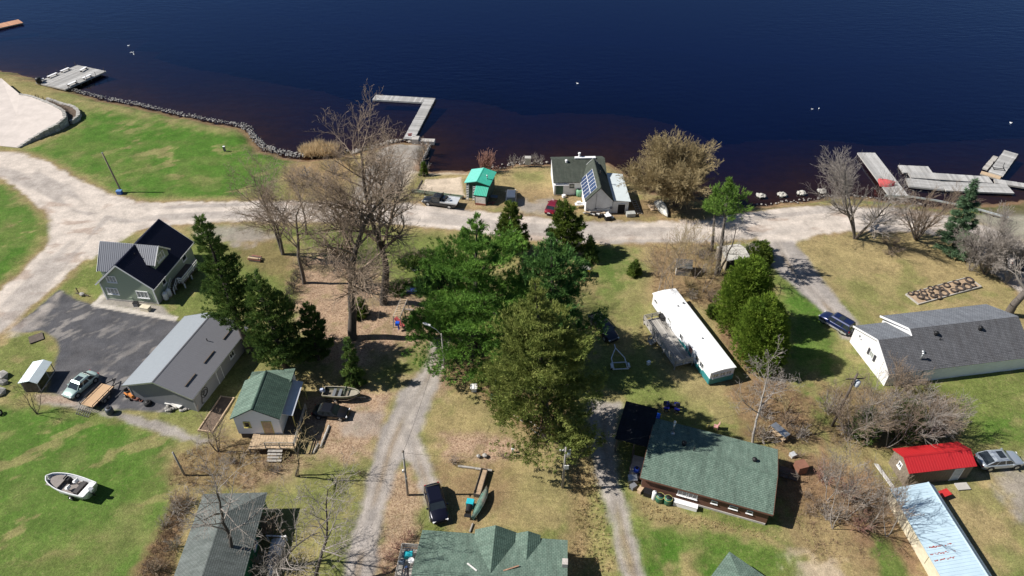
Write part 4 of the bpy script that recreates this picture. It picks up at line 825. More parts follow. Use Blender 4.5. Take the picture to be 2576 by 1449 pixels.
railing(dk, (-1.85, 1.5, 1.0), (-1.85, 8.5, 1.0), .9, WOODG, 5, 3); railing(dk, (-1.85, 8.5, 1.0), (.2, 8.5, 1.0), .9, WOODG, 1, 3)
for xx in (-1.8, .1):
    for yy in (1.6, 5, 8.5): MB().box((xx, yy, .47), (.12, .12, .94)).build('post', WOODG, dk)
# ---- bottom-right green roof corner
a = G(1834.7, 1387.7, 2.7)
v_ = thing('shed', 'green shingled roof corner of a shed beside the patchy green lawn', 'shed', (a.x, a.y, 0), ang((1834.7, 1387.7), (1923, 1449), 2.7))
roof(v_, [(7, 0, 2.7), (0, 0, 2.7), (2.6, -2.6, 3.7), (7, -2.6, 3.7)], S_GREEN2, 'shingle'); roof(v_, [(0, 0, 2.7), (0, -5.2, 2.7), (2.6, -2.6, 3.7)], S_GREEN2, 'shingle'); roof(v_, [(0, -5.2, 2.7), (7, -5.2, 2.7), (7, -2.6, 3.7), (2.6, -2.6, 3.7)], S_GREEN2, 'shingle')
MB().box((3.6, -2.6, 1.3), (6.6, 4.6, 2.6)).build('wall', BROWN, v_)
# ================================================================ docks and shore works
def rect_px(pts, z):
    """near-rectangle A,B,C,D (photo points, going round) at height z -> origin, heading, length, width (width to the left of A->B, may be negative)"""
    A, B, C_, D_ = [G(*p, z) for p in pts]; u = ((B - A) + (C_ - D_)) / 2; th = math.atan2(u.y, u.x); n = Vector((-math.sin(th), math.cos(th), 0))
    wv = (((D_ - A) + (C_ - B)) / 2).dot(n); return A, th, u.length, wv
SILVER = M('silver_boards', (.36, .355, .345), .9, var=.22, scale=2.5, stretch=(1, .4, 1), obj_rand=.28, dirt=(.28, .26, .23), dirt_amt=.5)
def dock_px(label, pts, z=-.25, wid=.42, mat=None, along='y', th=.32, name='dock', grp=None, floats=True):
    A, t, L, w = rect_px(pts, z); o = thing(name, label, 'dock', (A.x, A.y, z), t, grp); mat = mat or SILVER
    y0, y1 = min(0, w), max(0, w)
    planks(o, 0, L, y0, y1, 0, wid, mat, along, .05, .03, .03, random.Random(len(label)))
    for yy in (y0 + .06, y1 - .06): MB().box((L / 2, yy, -.17), (L - .04, .1, .22)).build('stringer', WOODG, o)
    for xx in (.06, L - .06): MB().box((xx, (y0 + y1) / 2, -.17), (.1, y1 - y0 - .24, .22)).build('end_board', WOODG, o)
    if floats:
        n = max(2, int(L / 2.2))
        for i in range(n): MB().tube((L * (i + .5) / n, y0 + .2, -.42), (L * (i + .5) / n, y1 - .2, -.42), .24, n=10).build('float', BLACKM, o)
    return o, L, y0, y1
random.seed(3)
# L-shaped dock
A, t, L, w = rect_px([(1014, 349), (1063, 258), (1097, 244), (1049, 335)], -.25)
o = thing('dock', 'weathered L-shaped plank dock reaching into the lake past the ramp', 'dock', (A.x, A.y, -.25), t)
w = -abs(w) if w < 0 else w; y0, y1 = min(0, w), max(0, w); Lx = L + 2.3
planks(o, 0, Lx, y0, y1, 0, .45, SILVER, 'y', .05, .03, .03)
C1, C2 = G(948, 234, -.25), G(942, 250, -.25); inv = Matrix.Rotation(-t, 3, 'Z'); q = inv @ (C1 - A); q2 = inv @ (C2 - A)
arm_y = q.y; planks(o, Lx - 2.45, Lx - .02, (y1 if arm_y > 0 else arm_y), (arm_y if arm_y > 0 else y0), .0, .45, SILVER, 'x', .05, .03, .03)
for yy in (y0 + .06, y1 - .06): MB().box((Lx / 2, yy, -.2), (Lx, .1, .28)).build('stringer', WOODG, o)
for xx in (Lx - 2.4, Lx - .08): MB().box((xx, (arm_y + (y1 if arm_y > 0 else y0)) / 2, -.2), (.1, abs(arm_y - (y1 if arm_y > 0 else y0)), .28)).build('stringer', WOODG, o)
MB().box((Lx - 1.25, arm_y, -.2), (2.4, .12, .3)).build('end_board', WOODG, o)
for xx in (2, 6, 10, 14): MB().tube((xx, y0 + .3, -.45), (xx, y1 - .3, -.45), .22, n=10).build('float', BLACKM, o)
# gate sign at the head of the dock, concrete landing
p = G(1032, 348, 0); REDP = M('red_paint', (.50, .03, .03), .6); o = thing('dock_sign', 'small red and white sign on a post at the dock entrance', 'sign', (p.x, p.y, -.25), R(10))
MB().tube((0, 0, 0), (0, 0, 1.5), .05).build('post', WHITE2, o); MB().box((0, -.05, 1.25), (.9, .04, .16)).build('red_board', REDP, o); MB().box((0, -.05, .95), (.7, .04, .3)).build('red_board', REDP, o)
p = G(1040, 352); o = thing('abutment', 'grey concrete block abutment beside the dock ramp', 'concrete block', (p.x, p.y, -.7), R(-5)); MB().box((.4, .2, .55), (1.3, 1.5, 1.1)).build('block', CONC, o); MB().box((2.6, .2, .35), (3.0, 1.2, .7)).build('wing_block', CONC, o)
a = G(1080, 366, 0); b = G(1056, 416, 0); o = thing('ramp_wall', 'long low timber wall along the lake edge of the boat ramp', 'wall', (a.x, a.y, -.7), math.atan2(b.y - a.y, b.x - a.x))
for k in range(3): MB().box(((b - a).length / 2, 0, .15 + .27 * k), ((b - a).length, .22, .25)).build('timber', WOODG, o)
# stone pier top left
o, L, y0, y1 = dock_px('broad grey plank pier with white benches off the mown shore', [(164, 225), (262, 176), (207, 158), (98, 199)], .1, .4, SILVER, 'x', name='pier', floats=False)
for i in range(4):
    for yy in (y0 + .3, y1 - .3): MB().box((L * (i + .5) / 4, yy, -.6), (.2, .2, 1.0)).build('pile', WOODD, o)
for i in range(5):
    for yy in (y0 + .05, y1 - .05): MB().tube((L * (.08 + i * .22), yy, 0), (L * (.08 + i * .22), yy, .9), .05, n=6).build('mooring_post', WOODD, o)
ox, oth = o.location.copy(), o.rotation_euler[2]
def on_pier(x_, y_, z_=0): return ox + Matrix.Rotation(oth, 3, 'Z') @ Vector((x_, y_, z_))
for k, (fx, fy, ln, ro) in enumerate(((.22, .07, 2.2, 0), (.58, .07, 2.2, 0), (.36, .93, 2.4, 0), (.66, .93, 2.2, 0), (.84, .55, 2.2, .25))):
    bn = thing('bench', ('long white bench on the pier edge by its inner landing', 'long white bench on the pier edge nearer the open water', 'long white bench on the far pier edge by the grill', 'long white bench on the far pier edge near the tip', 'white bench set across the tip of the pier')[k], 'bench', on_pier(L * fx, y0 + (y1 - y0) * fy), oth + ro, 'white benches on the pier')
    MB().box((0, 0, .45), (ln, .55, .07)).build('seat', WHITE2, bn)
    for s in (-1, 1): MB().box((s * ln * .42, 0, .21), (.1, .5, .42)).build('leg', WOODD, bn)
bq = thing('barrel_grill', 'round black covered grill at the shore end of the pier', 'grill', on_pier(L * .03, y1 - .9), 0); MB().lathe((0, 0, 0), [(.55, 0), (.6, .3), (.62, .9), (.5, 1.15), (.2, 1.25)], 16).build('cover', BLACKM, bq, True)
bq = thing('chair', 'dark low chair with white cushion beside the pier grill', 'chair', on_pier(L * .13, y1 - .6), .5); MB().box((0, 0, .35), (.8, .7, .1)).box((-.35, 0, .65), (.1, .7, .6)).build('frame', BLACKM, bq); MB().box((.05, 0, .44), (.55, .5, .1)).build('cushion', WHITE2, bq)
dock_px('reddish brown plank dock seen at the far end of the lake shore', [(-110, 95), (61, 55), (53, 47), (-110, 82)], -.2, .5, M('cedar_boards', (.42, .22, .13), .8, var=.15, obj_rand=.15))
# marina docks on the right
PD = [('short angled grey dock floating beside the long marina dock', [(2272, 434), (2346, 432.8), (2342, 418.8), (2264, 411)], 'y'),
      ('long grey dock with cross boards, the middle one of the marina', [(2292, 446.6), (2499.6, 460), (2488.5, 444), (2286.3, 430)], 'y'),
      ('grey dock with lengthwise boards and pale left end, against the next dock', [(2287.4, 469), (2378, 478), (2367, 456), (2282, 448)], 'x'),
      ('long grey dock with lengthwise boards behind the blue spruce tip', [(2380, 479), (2553, 485.5), (2537.4, 463), (2369.5, 456)], 'x'),
      ('wide pale dock carrying a metal frame, standing out into the lake', [(2487, 431), (2523, 441), (2564, 388), (2527.4, 376.6)], 'x'),
      ('narrow dark dock section tied alongside the wide pale dock', [(2472, 422), (2485, 425.5), (2510.7, 394.3), (2498.5, 390)], 'x'),
      ('narrow tan plank walkway running from the marina docks to the right', [(2504, 460), (2660, 484), (2660, 473), (2502, 450)], 'y')]
for lb, pts, al in PD: dock_px(lb, pts, -.25, .45 if al == 'y' else .5, SILVER if 'dark' not in lb else WOODG, al)
dock_px('short tan landing plank at the foot of the wide pale dock', [(2466, 437), (2521, 452), (2524, 445), (2480, 432)], -.15, .5, WOODL, 'x')
p = G(2512, 424, -.2); o = thing('boat_lift_frame', 'dark metal frame lying on the wide pale dock', 'frame', p, R(-15))
for s in (-1, 1): MB().beam((s * .9, -.7, .05), (s * .9, .8, .05), .08, .1).beam((s * .9, .8, .05), (s * .9, .9, .9), .07, .07).build('side_rail', BLACKM, o)
MB().beam((-.9, 0, .08), (.9, 0, .08), .08, .08).beam((-.9, -.6, .08), (.9, -.6, .08), .08, .08).build('cross_bar', BLACKM, o)
o, L, y0, y1 = dock_px('broad grey landing dock with a red boat on it, under a bare tree', [(2240, 496), (2306, 502), (2188, 384), (2158, 388)], .0, .6, SILVER, 'y', floats=False)
# ---- boats
def hull_rings(L, B, D, n=14, bow=.5, flat=.55):
    rings = []
    for i in range(n):
        t = i / (n - 1); x_ = -L / 2 + L * t; k = 1.0 if t < .45 else max(.02, math.cos((t - .45) / .55 * math.pi / 2) ** bow)
        k *= (.90 + .10 * min(1, t / .3)); b = B / 2 * k; sheer = D * (1 + .28 * max(0, t - .35) ** 1.6); keel = D * .45 * max(0, (t - .55) / .45) ** 2.2
        rings.append([(x_, -b, sheer), (x_, -b * .93, sheer * .5 + keel * .5), (x_, -b * flat, .06 + keel), (x_, 0, keel * 1.0), (x_, b * flat, .06 + keel), (x_, b * .93, sheer * .5 + keel * .5), (x_, b, sheer)])
    return rings
def boat(root, L, B, D, hullm, inm, rimm, z0=.45, fit=True, upside=False):
    rg = hull_rings(L, B, D); h_ = MB().loft(rg, closed=False, caps=False)
    h_.add(rg[0], [tuple(range(7))])
    h_.m = [0] * len(h_.f); o = h_.build('hull', hullm, root, True); o.location.z = z0
    md = o.modifiers.new('thick', 'SOLIDIFY'); md.thickness = .04; md.offset = 1
    fl = MB(); n = len(rg); vs = []; 
    for r in rg: vs += [(r[0][0], r[0][1] * .88, D * .38), (r[0][0], r[6][1] * .88, D * .38)]
    fl.add(vs, [(2 * i, 2 * i + 2, 2 * i + 3, 2 * i + 1) for i in range(n - 1)]); f2 = fl.build('floor', inm, root); f2.location.z = z0
    rim = MB()
    for s in (0, 6):
        for a, b in zip(rg, rg[1:]): rim.beam((a[s][0], a[s][1], a[s][2] + .02), (b[s][0], b[s][1], b[s][2] + .02), .09, .06)
    rim.beam(rg[0][0], rg[0][6], .09, .08); r2 = rim.build('gunwale', rimm, root); r2.location.z = z0
    return rg
def wheel(par, x_, y_, r, wd=.2, rim=None):
    tr = Matrix.Rotation(R(90), 3, 'X')
    b = MB().tube((0, -wd / 2, 0), (0, wd / 2, 0), r, r, 18); o = b.build('wheel', RUBBER, par, False); o.location = (x_, y_, r)
    s = 1 if y_ > 0 else -1
    MB().tube((0, s * (wd / 2 - .02), 0), (0, s * (wd / 2 + .012), 0), r * .62, r * .58, 14).build('rim', rim or STEEL, o)
    return o
def outboard(par, x_, z_, col):
    o = MB().loft([[(x_ - .28, -.16, z_ + .2), (x_ - .28, .16, z_ + .2), (x_ - .3, .16, z_ + .55), (x_ - .3, -.16, z_ + .55)], [(x_ + .12, -.18, z_ + .18), (x_ + .12, .18, z_ + .18), (x_ + .1, .17, z_ + .68), (x_ + .1, -.17, z_ + .68)], [(x_ + .3, -.12, z_ + .22), (x_ + .3, .12, z_ + .22), (x_ + .28, .1, z_ + .5), (x_ + .28, -.1, z_ + .5)]]).build('outboard_motor', col, par)
    MB().box((x_, 0, z_ - .2), (.16, .1, .85)).box((x_ - .05, 0, z_ - .55), (.4, .08, .1)).build('leg', BLACKM, o)
ALU = M('aluminium', (.60, .62, .64), .35, .25, var=.08); CARP = M('boat_carpet', (.24, .215, .20), .95, var=.15)
def trailer_frame(root, L, W_, mat, wheels=True):
    b = MB()
    for s in (-1, 1): b.beam((-L / 2, s * W_ / 2, .38), (L * .18, s * W_ / 2, .38), .08, .1).beam((L * .18, s * W_ / 2, .38), (L / 2, 0, .42), .08, .1)
    for xx in (-L / 2 + .1, -L * .15, L * .15): b.beam((xx, -W_ / 2, .36), (xx, W_ / 2, .36), .08, .08)
    b.beam((L / 2 - .1, 0, .42), (L / 2 + 1.1, 0, .42), .09, .1).beam((L / 2 + .5, 0, 0), (L / 2 + .5, 0, .5), .07, .07).build('trailer_frame', mat, root)
    if wheels:
        for s in (-1, 1): wheel(root, -L * .18, s * (W_ / 2 + .18), .3)
c = (G(122, 1212, .5) + G(236, 1243, .5)) / 2
o = thing('motor_boat', 'open aluminium fishing boat with white seats on a trailer on the lawn', 'boat', (c.x, c.y, 0), ang((236, 1240), (122, 1205), .7))
rg = boat(o, 5.6, 2.05, .85, ALU, CARP, M('white_gel', (.70, .71, .72), .35), .5); trailer_frame(o, 4.4, 1.5, STEEL)
MB().box((1.55, 0, 1.12), (1.5, 1.5, .1)).build('bow_deck', CARP, o); MB().box((-2.35, 0, 1.15), (.7, 1.7, .12)).build('stern_deck', WHITE2, o)
MB().box((.35, -.42, 1.2), (.5, .6, .6), tz=.8).build('console', BLACKM, o); MB().box((.62, -.42, 1.6), (.04, .55, .3), ry=R(-25)).build('windscreen', GLASS, o)
for xx, yy in ((-.35, .45), (-.5, -.45)): 
    s = MB().lathe((xx, yy, 1.0), [(.08, -.2), (.08, .2), (.24, .22), (.27, .3), (.2, .36)], 12).build('seat', WHITE2, o, True); MB().box((xx - .24, yy, 1.5), (.08, .44, .4)).build('seat_back', WHITE2, s)
MB().box((-1.5, 0, 1.1), (.5, 1.5, .35)).build('rear_bench', M('dark_vinyl', (.04, .035, .035), .6), o); outboard(o, -2.95, 1.05, ALU)
c = (G(818, 993, .5) + G(905, 998, .5)) / 2
OLIV = M('olive_hull', (.10, .105, .06), .5, var=.12)
o = thing('motor_boat', 'olive green fishing boat on a trailer beside the dark parked car', 'boat', (c.x, c.y, 0), ang((818, 993), (905, 998), .5))
boat(o, 4.4, 1.6, .7, OLIV, M('boat_mat', (.17, .15, .12), .9), M('tan_rim', (.34, .31, .24), .6), .45); trailer_frame(o, 3.4, 1.2, STEEL)
MB().box((1.35, 0, 1.0), (1.1, 1.0, .08)).build('bow_deck', M('tan_rim', (.3, .3, .3)), o); outboard(o, -2.3, .85, M('blue_white_cowl', (.40, .45, .58), .4))
MB().box((.5, .0, 1.35), (.06, 1.3, .45), ry=R(-20)).build('windscreen', M('smoked_screen', (.12, .15, .12), .2), o)
for xx in (-.9, -.2): MB().box((xx, 0, .95), (.35, 1.2, .2)).build('seat', STEEL, o)
def upturned(label, a, b, B, D, m1, name='rowboat', z=.05, roll=0.0):
    A_, B_ = G(*a), G(*b); c_ = (A_ + B_) / 2; o = thing(name, label, 'boat', (c_.x, c_.y, 0), math.atan2(B_.y - A_.y, B_.x - A_.x)); L = (B_ - A_).length
    h_ = MB(); rr_ = []
    n = 15
    for i in range(n):
        t = i / (n - 1); e = abs(2 * t - 1) if name == 'canoe' else (max(0, t - .35) / .65); k = max(.03, (1 - e ** 2.2)); b2 = B / 2 * k; x_ = -L / 2 + L * t; dk = D * (.75 + .25 * k)
        rr_.append([(x_, -b2, 0), (x_, -b2 * .95, dk * .5), (x_, -b2 * .5, dk * .92), (x_, 0, dk), (x_, b2 * .5, dk * .92), (x_, b2 * .95, dk * .5), (x_, b2, 0)])
    h_.loft(rr_, closed=False, caps=False); h_.add(rr_[0], [tuple(range(7))]); q = h_.build('hull', m1, o, True); q.rotation_euler = (roll, 0, 0); q.location.z = z + (B / 2 * abs(math.sin(roll)))
    kl = MB()
    for a2, b2 in zip(rr_, rr_[1:]): kl.beam(a2[3], b2[3], .05, .06)
    kl.build('keel', m1, q)
    rm = MB()
    for s in (0, 6):
        for a2, b2 in zip(rr_, rr_[1:]): rm.beam(a2[s], b2[s], .06, .06)
    rm.build('gunwale', m1, q); return o
upturned('white rowboat lying upturned on the dirt near the lake', (1655, 512), (1679, 547), 1.5, .6, M('old_white_hull', (.62, .62, .57), .8, var=.15, dirt=(.35, .33, .28)), roll=R(12))
CAMO = M('camo_canoe', (.10, .19, .15), .6, var=.5, scale=2.2, dirt=(.36, .19, .16), dirt_amt=.9)
upturned('green and rust patched canoe lying beside the trough planter', (1191, 1313), (1229, 1234), .9, .42, CAMO, 'canoe', .2, R(-35))
upturned('red boat upturned on the broad landing dock', (2210, 462), (2250, 466), 1.9, .8, M('faded_red_hull', (.60, .10, .10), .7, var=.2), z=.05)
upturned('white tarped boat hull lying in shade by the green cabin', (700, 1362), (680, 1449), 1.3, .5, M('white_tarp', (.62, .64, .70), .7, var=.15), z=.1)
p = G(697, 1360); o = thing('sawhorse_gate', 'white painted timber frame behind the tarped boat', 'frame', p, R(0)); MB().beam((-.9, 0, .9), (1.1, -.1, .9), .12, .1).build('top_rail', WHITE2, o); MB().beam((.6, -.05, .85), (.1, -2.9, .5), .12, .1).build('long_rail', WHITE2, o)
for s in (-.8, 1.0): MB().box((s, 0, .45), (.1, .1, .9)).build('post', WHITE2, o)
BLUEP = M('bright_blue_plastic', (.012, .09, .55), .35, var=.1)
a, b = G(1609, 1035, .2), G(1656, 1047, .2); c = (a + b) / 2; o = thing('sled', 'bright blue plastic sled boat beside the black carport roof', 'sled', (c.x, c.y, 0), ang((1656, 1047), (1609, 1035)))
rg = []
for x_, b2, zz in ((-1.3, .40, .0), (-.4, .45, .0), (.6, .42, .03), (1.2, .22, .2), (1.45, .05, .32)): rg.append([(x_, -b2, zz + .3), (x_, -b2 * .75, zz), (x_, b2 * .75, zz), (x_, b2, zz + .3), (x_, b2 * .8, zz + .28), (x_, b2 * .6, zz + .06), (x_, -b2 * .6, zz + .06), (x_, -b2 * .8, zz + .28)])
MB().loft(rg).build('shell', BLUEP, o); MB().box((-1.25, 0, .3), (.1, .85, .06)).build('rear_handle', BLUEP, o)
# ---- cars
LAMP = M('headlamp', (.75, .76, .78), .15, spec=.8); TAIL = M('tail_lamp', (.40, .01, .015), .25); TRIMB = M('black_trim', (.02, .02, .022), .6)
def paint(n, c, metal=.3): return M('paint_' + n, c, .28, metal, var=.03, spec=.6, coat=.6)
def car(label, c, th, L, W_, H_, col, belt=.95, hood=.27, boot=.06, wr=.34, rake=.55, rrake=.35, sunroof=False, cat='car', name='parked_car', rails=False, trim=None, group=None, cab=None):
    o = thing(name, label, cat, (c.x, c.y, 0), th, group); x0, x1 = -L / 2, L / 2; w2 = W_ / 2; zb = wr * .75
    xw0 = x1 - L * hood; xw1 = xw0 - rake; xr0 = x0 + L * boot + .05; xr1 = xr0 + rrake
    if cab: xr0, xr1 = cab, cab + .12
    st = [(x0, .80, zb + .22, belt * .86), (x0 + .10, .90, zb + .06, belt * .96), (x0 + .45, .985, zb, belt), (x0 + L * .3, 1, zb, belt), (xw0 - L * .15, 1, zb, belt), (xw0 + .1, .99, zb, belt * .985), (x1 - .55, .965, zb, belt * .90), (x1 - .2, .90, zb + .05, belt * .80), (x1, .72, zb + .16, belt * .64)]
    rg = []
    for (x_, k, z0_, z1_) in st:
        b = w2 * k; rg.append([(x_, -b * .90, z0_), (x_, -b, z0_ + .14), (x_, -b, z1_ - .20), (x_, -b * .95, z1_ - .05), (x_, -b * .80, z1_), (x_, 0, z1_ + .03), (x_, b * .80, z1_), (x_, b * .95, z1_ - .05), (x_, b, z1_ - .20), (x_, b, z0_ + .14), (x_, b * .90, z0_)])
    bo = MB().loft(rg).build('body', col, o, True)
    lv = [(xr0 - .02, xw0 + .02, .92, belt - .04), (xr0 + (xr1 - xr0) * .82, xw0 + (xw1 - xw0) * .82, .80, H_ - .11), (xr1 + .06, xw1 - .08, .66, H_)]
    rg = [[(a, -w2 * k, z_), (b, -w2 * k, z_), (b, w2 * k, z_), (a, w2 * k, z_)] for a, b, k, z_ in lv]
    rf = MB().loft(rg).build('roof', col, o)
    def pane(q, nm, ins=.08, gm=GLASS, push=.014):
        q = [Vector(p_) for p_ in q]; cc = sum(q, Vector()) / 4; n_ = (q[1] - q[0]).cross(q[3] - q[0]).normalized()
        if n_.dot(cc - Vector((0, 0, belt + .1))) < 0: n_ = -n_
        qq = [cc + (p_ - cc) * (1 - ins) + n_ * push for p_ in q]; MB().extrude(qq, -n_ * .03).build(nm, gm, o)
    l0, l1 = rg[0], rg[1]
    pane([l0[1], l0[2], l1[2], l1[1]], 'windscreen'); pane([l0[0], l0[3], l1[3], l1[0]], 'rear_window', .1)
    for s in (0, 1):
        A_, B_, C_, D_ = [Vector(p_) for p_ in ((l0[0], l0[1], l1[1], l1[0]) if s == 0 else (l0[3], l0[2], l1[2], l1[3]))]
        nwin = 1 if cab else 3
        for i in range(nwin):
            f0, f1 = i / nwin + .015, (i + 1) / nwin - .015; pane([A_.lerp(B_, f0), A_.lerp(B_, f1), D_.lerp(C_, f1), D_.lerp(C_, f0)], 'side_window', .1)
        y_ = (-1, 1)[s] * (w2 + .09); MB().box((xw0 - .35, y_, belt + .03), (.14, .2, .14)).build('mirror', col, o)
        MB().box((x1 - .12, (-1, 1)[s] * w2 * .66, belt * .66), (.16, .34, .14), rz=(-1, 1)[s] * R(-22)).build('headlight', LAMP, o); MB().box((x0 + .03, (-1, 1)[s] * w2 * .72, belt * .78), (.10, .22, .2)).build('taillight', TAIL, o)
        for xx in (x1 - L * .19, x0 + L * .19): wheel(o, xx, (-1, 1)[s] * (w2 - .09), wr, .22); MB().tube((xx, (-1, 1)[s] * (w2 - .14), wr * 1.05), (xx, (-1, 1)[s] * (w2 + .008), wr * 1.05), wr * 1.16, n=16).build('wheel_arch', TRIMB, o)
        if rails: MB().beam((xr1 + .1, (-1, 1)[s] * w2 * .62, H_ + .04), (xw1 - .1, (-1, 1)[s] * w2 * .62, H_ + .04), .05, .05).build('roof_rail', TRIMB, o)
        if trim: MB().box((0, (-1, 1)[s] * (w2 + .01), zb + .12), (L * .9, .05, .2)).build('lower_trim', trim, o)
    MB().box((x1 - .02, 0, zb + .16), (.1, W_ * .6, .16)).build('front_bumper', trim or TRIMB, o); MB().box((x0 + .0, 0, zb + .17), (.1, W_ * .74, .18)).build('rear_bumper', trim or TRIMB, o)
    MB().box((x0 - .03, 0, belt * .68), (.03, .45, .13)).build('licence_plate', WHITE2, o)
    if sunroof: MB().box(((xr1 + xw1) / 2 + .15, 0, H_ + .005), (.7, w2 * .95, .03)).build('sunroof', GLASS, o)
    return o
def mid(a, b, z=.5): p = (G(*a, z) + G(*b, z)) / 2; p.z = 0; return p
car('pale mint hatchback with sunroof parked on the asphalt lot', mid((178, 990), (228, 948)), ang((228, 948), (178, 990), .5), 4.3, 1.78, 1.5, paint('mint', (.42, .54, .50)), .92, .24, .10, rake=.75, rrake=.7, sunroof=True)
car('black crossover parked nose down on the forked gravel drive', mid((1087, 1225), (1108, 1308), .6), ang((1087, 1225), (1108, 1308), .6), 4.6, 1.9, 1.6, paint('black', (.006, .006, .016)), 1.0, .27, .04, .37, .7, .5)
car('black older hatchback parked in shade by the olive boat', mid((795, 1033), (872, 1040), .5), ang((795, 1033), (872, 1040), .5), 4.2, 1.72, 1.4, paint('charcoal', (.012, .012, .014)), .88, .27, .12, .32, .7, .6)
car('slate blue grey minivan parked beside the teal roofed hut', mid((1287, 478), (1285, 512), .6), ang((1285, 512), (1287, 478), .6), 4.4, 1.8, 1.65, paint('slate', (.09, .11, .15)), .98, .2, .02, .34, .8, .4)
car('dark red car parked behind the lakeside cedar', mid((1400, 502), (1380, 537), .6), ang((1380, 537), (1400, 502), .6), 4.3, 1.75, 1.42, paint('maroon', (.22, .012, .03)), .9, .25, .14, .32, .7, .6)
car('navy blue sport utility with silver lower trim by the white saltbox', mid((2074, 792), (2136, 828), .7), ang((2136, 828), (2074, 792), .7), 4.5, 1.85, 1.75, paint('navy', (.012, .022, .085)), 1.05, .26, .0, .38, .55, .22, sunroof=True, rails=True, trim=M('silver_trim', (.50, .50, .51), .4, .4))
car('silver coupe crossover with black sunroof parked by the red roofed shed', mid((2460, 1165), (2566, 1150), .6), ang((2460, 1160), (2566, 1152), .6), 4.9, 1.95, 1.6, paint('silver', (.50, .55, .60), .5), 1.05, .27, .05, .39, .8, 1.1, sunroof=True)
car('dark parked car half out of frame beyond the bare trees', mid((2548, 672), (2620, 652), .6), ang((2548, 672), (2620, 652), .6), 4.5, 1.8, 1.5, paint('darkblue', (.02, .03, .06)), .95)
def pickup(label, c, th, L, W_, H_, col, flat=False):
    o = car(label, c, th, L, W_, H_, col, 1.05, .24, .05, .4, .55, .1, cat='pickup', name='pickup_truck', cab=-.35)
    if flat:
        MB().box((-L / 2 + 1.25, 0, 1.1), (2.9, W_ + .25, .12)).build('flat_bed', ALU, o); MB().box((-.28, 0, 1.5), (.1, W_ + .2, .8)).build('headboard', BLACKM, o)
        for s in (-1, 1): MB().box((-L / 2 + 1.25, s * (W_ / 2 + .1), 1.22), (2.9, .06, .16)).build('side_board', ALU, o)
        for k, (xx, yy) in enumerate(((-.8, .4), (-1.1, -.3), (-1.6, .2))): MB().box((xx, yy, 1.35), (.5, .4, .4), rz=k).build('bed_load', (BLACKM, RUBBER, STEEL)[k], o)
    else:
        for s in (-1, 1): MB().box((-L / 2 + 1.15, s * (W_ / 2 - .06), 1.12), (2.2, .1, .3)).build('bed_side', col, o)
        MB().box((-L / 2 + .05, 0, 1.12), (.1, W_ - .1, .3)).build('tailgate', col, o); MB().box((-L / 2 + 1.15, 0, 1.065), (2.1, W_ - .25, .02)).build('bed_floor', TRIMB, o)
    return o
pickup('black pickup with white flat bed parked along the gravel road', mid((1063, 500), (1152, 512), .7), ang((1152, 512), (1063, 500), .7), 6.0, 1.95, 1.85, paint('graphite', (.02, .022, .025)), True)
pickup('dark pickup parked in the shade under the tall pine', mid((1497, 800), (1540, 848), .7), ang((1497, 800), (1540, 848), .7), 5.3, 1.85, 1.7, paint('midnight', (.012, .014, .03)))
# ---- trailers
A, t, L, w = rect_px([(206, 1013), (229, 1027), (277, 971), (264, 965)], .7)
A2 = (G(206, 1013, .7) + G(229, 1027, .7)) / 2; B2 = (G(277, 971, .7) + G(264, 965, .7)) / 2; L = (B2 - A2).length; t = math.atan2(B2.y - A2.y, B2.x - A2.x); W_ = 1.75
o = thing('utility_trailer', 'black utility trailer with tan plywood floor and tailgate ramp', 'trailer', (A2.x, A2.y, 0), t)
planks(o, 0, L, -W_ / 2, W_ / 2, .68, .44, M('tan_plywood', (.50, .33, .19), .8, var=.1, obj_rand=.05), 'x', .05, .008)
for s in (-1, 1):
    MB().beam((0, s * (W_ / 2 + .05), .6), (L, s * (W_ / 2 + .05), .6), .08, .14).beam((0, s * (W_ / 2 + .05), .95), (L, s * (W_ / 2 + .05), .95), .06, .06).build('side_rail', BLACKM, o)
    for i in range(5): MB().box((L * i / 4, s * (W_ / 2 + .05), .78), (.05, .05, .36)).build('stake', BLACKM, o)
    for xx in (L * .42, L * .6): wheel(o, xx, s * (W_ / 2 + .26), .33, .2)
    MB().box((L * .51, s * (W_ / 2 + .26), .74), (1.5, .26, .05)).build('fender', BLACKM, o)
MB().beam((L, -.6, .55), (L + 1.3, 0, .5), .08, .1).beam((L, .6, .55), (L + 1.3, 0, .5), .08, .1).beam((L + .9, 0, .1), (L + .9, 0, .9), .07, .07).build('tongue', BLACKM, o)
gt = MB()
for i in range(7): gt.beam((-.05, -W_ / 2 + W_ * i / 6, .62), (-1.05, -W_ / 2 + W_ * i / 6, .06), .05, .05)
gt.beam((-1.05, -W_ / 2, .06), (-1.05, W_ / 2, .06), .06, .06).beam((-.55, -W_ / 2, .34), (-.55, W_ / 2, .34), .05, .05).build('ramp_gate', BLACKM, o)
a, b = G(1546, 868, .4), G(1562, 930, .4); L = (b - a).length
o = thing('boat_trailer', 'empty galvanised boat trailer standing in tree shade', 'trailer', ((a.x + b.x) / 2, (a.y + b.y) / 2, 0), math.atan2(a.y - b.y, a.x - b.x))
PIPE = M('pale_pipe', (.66, .67, .69), .45, .3)
for s in (-1, 1):
    MB().beam((-L / 2, s * .85, .45), (-.2, s * .85, .45), .1, .1).beam((-.2, s * .85, .45), (L / 2 - .6, 0, .45), .1, .1).build('side_beam', PIPE, o); wheel(o, -L * .38, s * 1.08, .28, .18); MB().box((-L * .38, s * 1.08, .62), (.8, .24, .05)).build('fender', PIPE, o); MB().beam((-L / 2 + .1, s * 1.0, .4), (-L / 2 + .1, s * 1.0, 1.1), .06, .06).build('guide_post', PIPE, o)
for xx in (-L / 2 + .1, -L * .22): MB().beam((xx, -1.0, .42), (xx, 1.0, .42), .1, .1).build('cross_beam', PIPE, o)
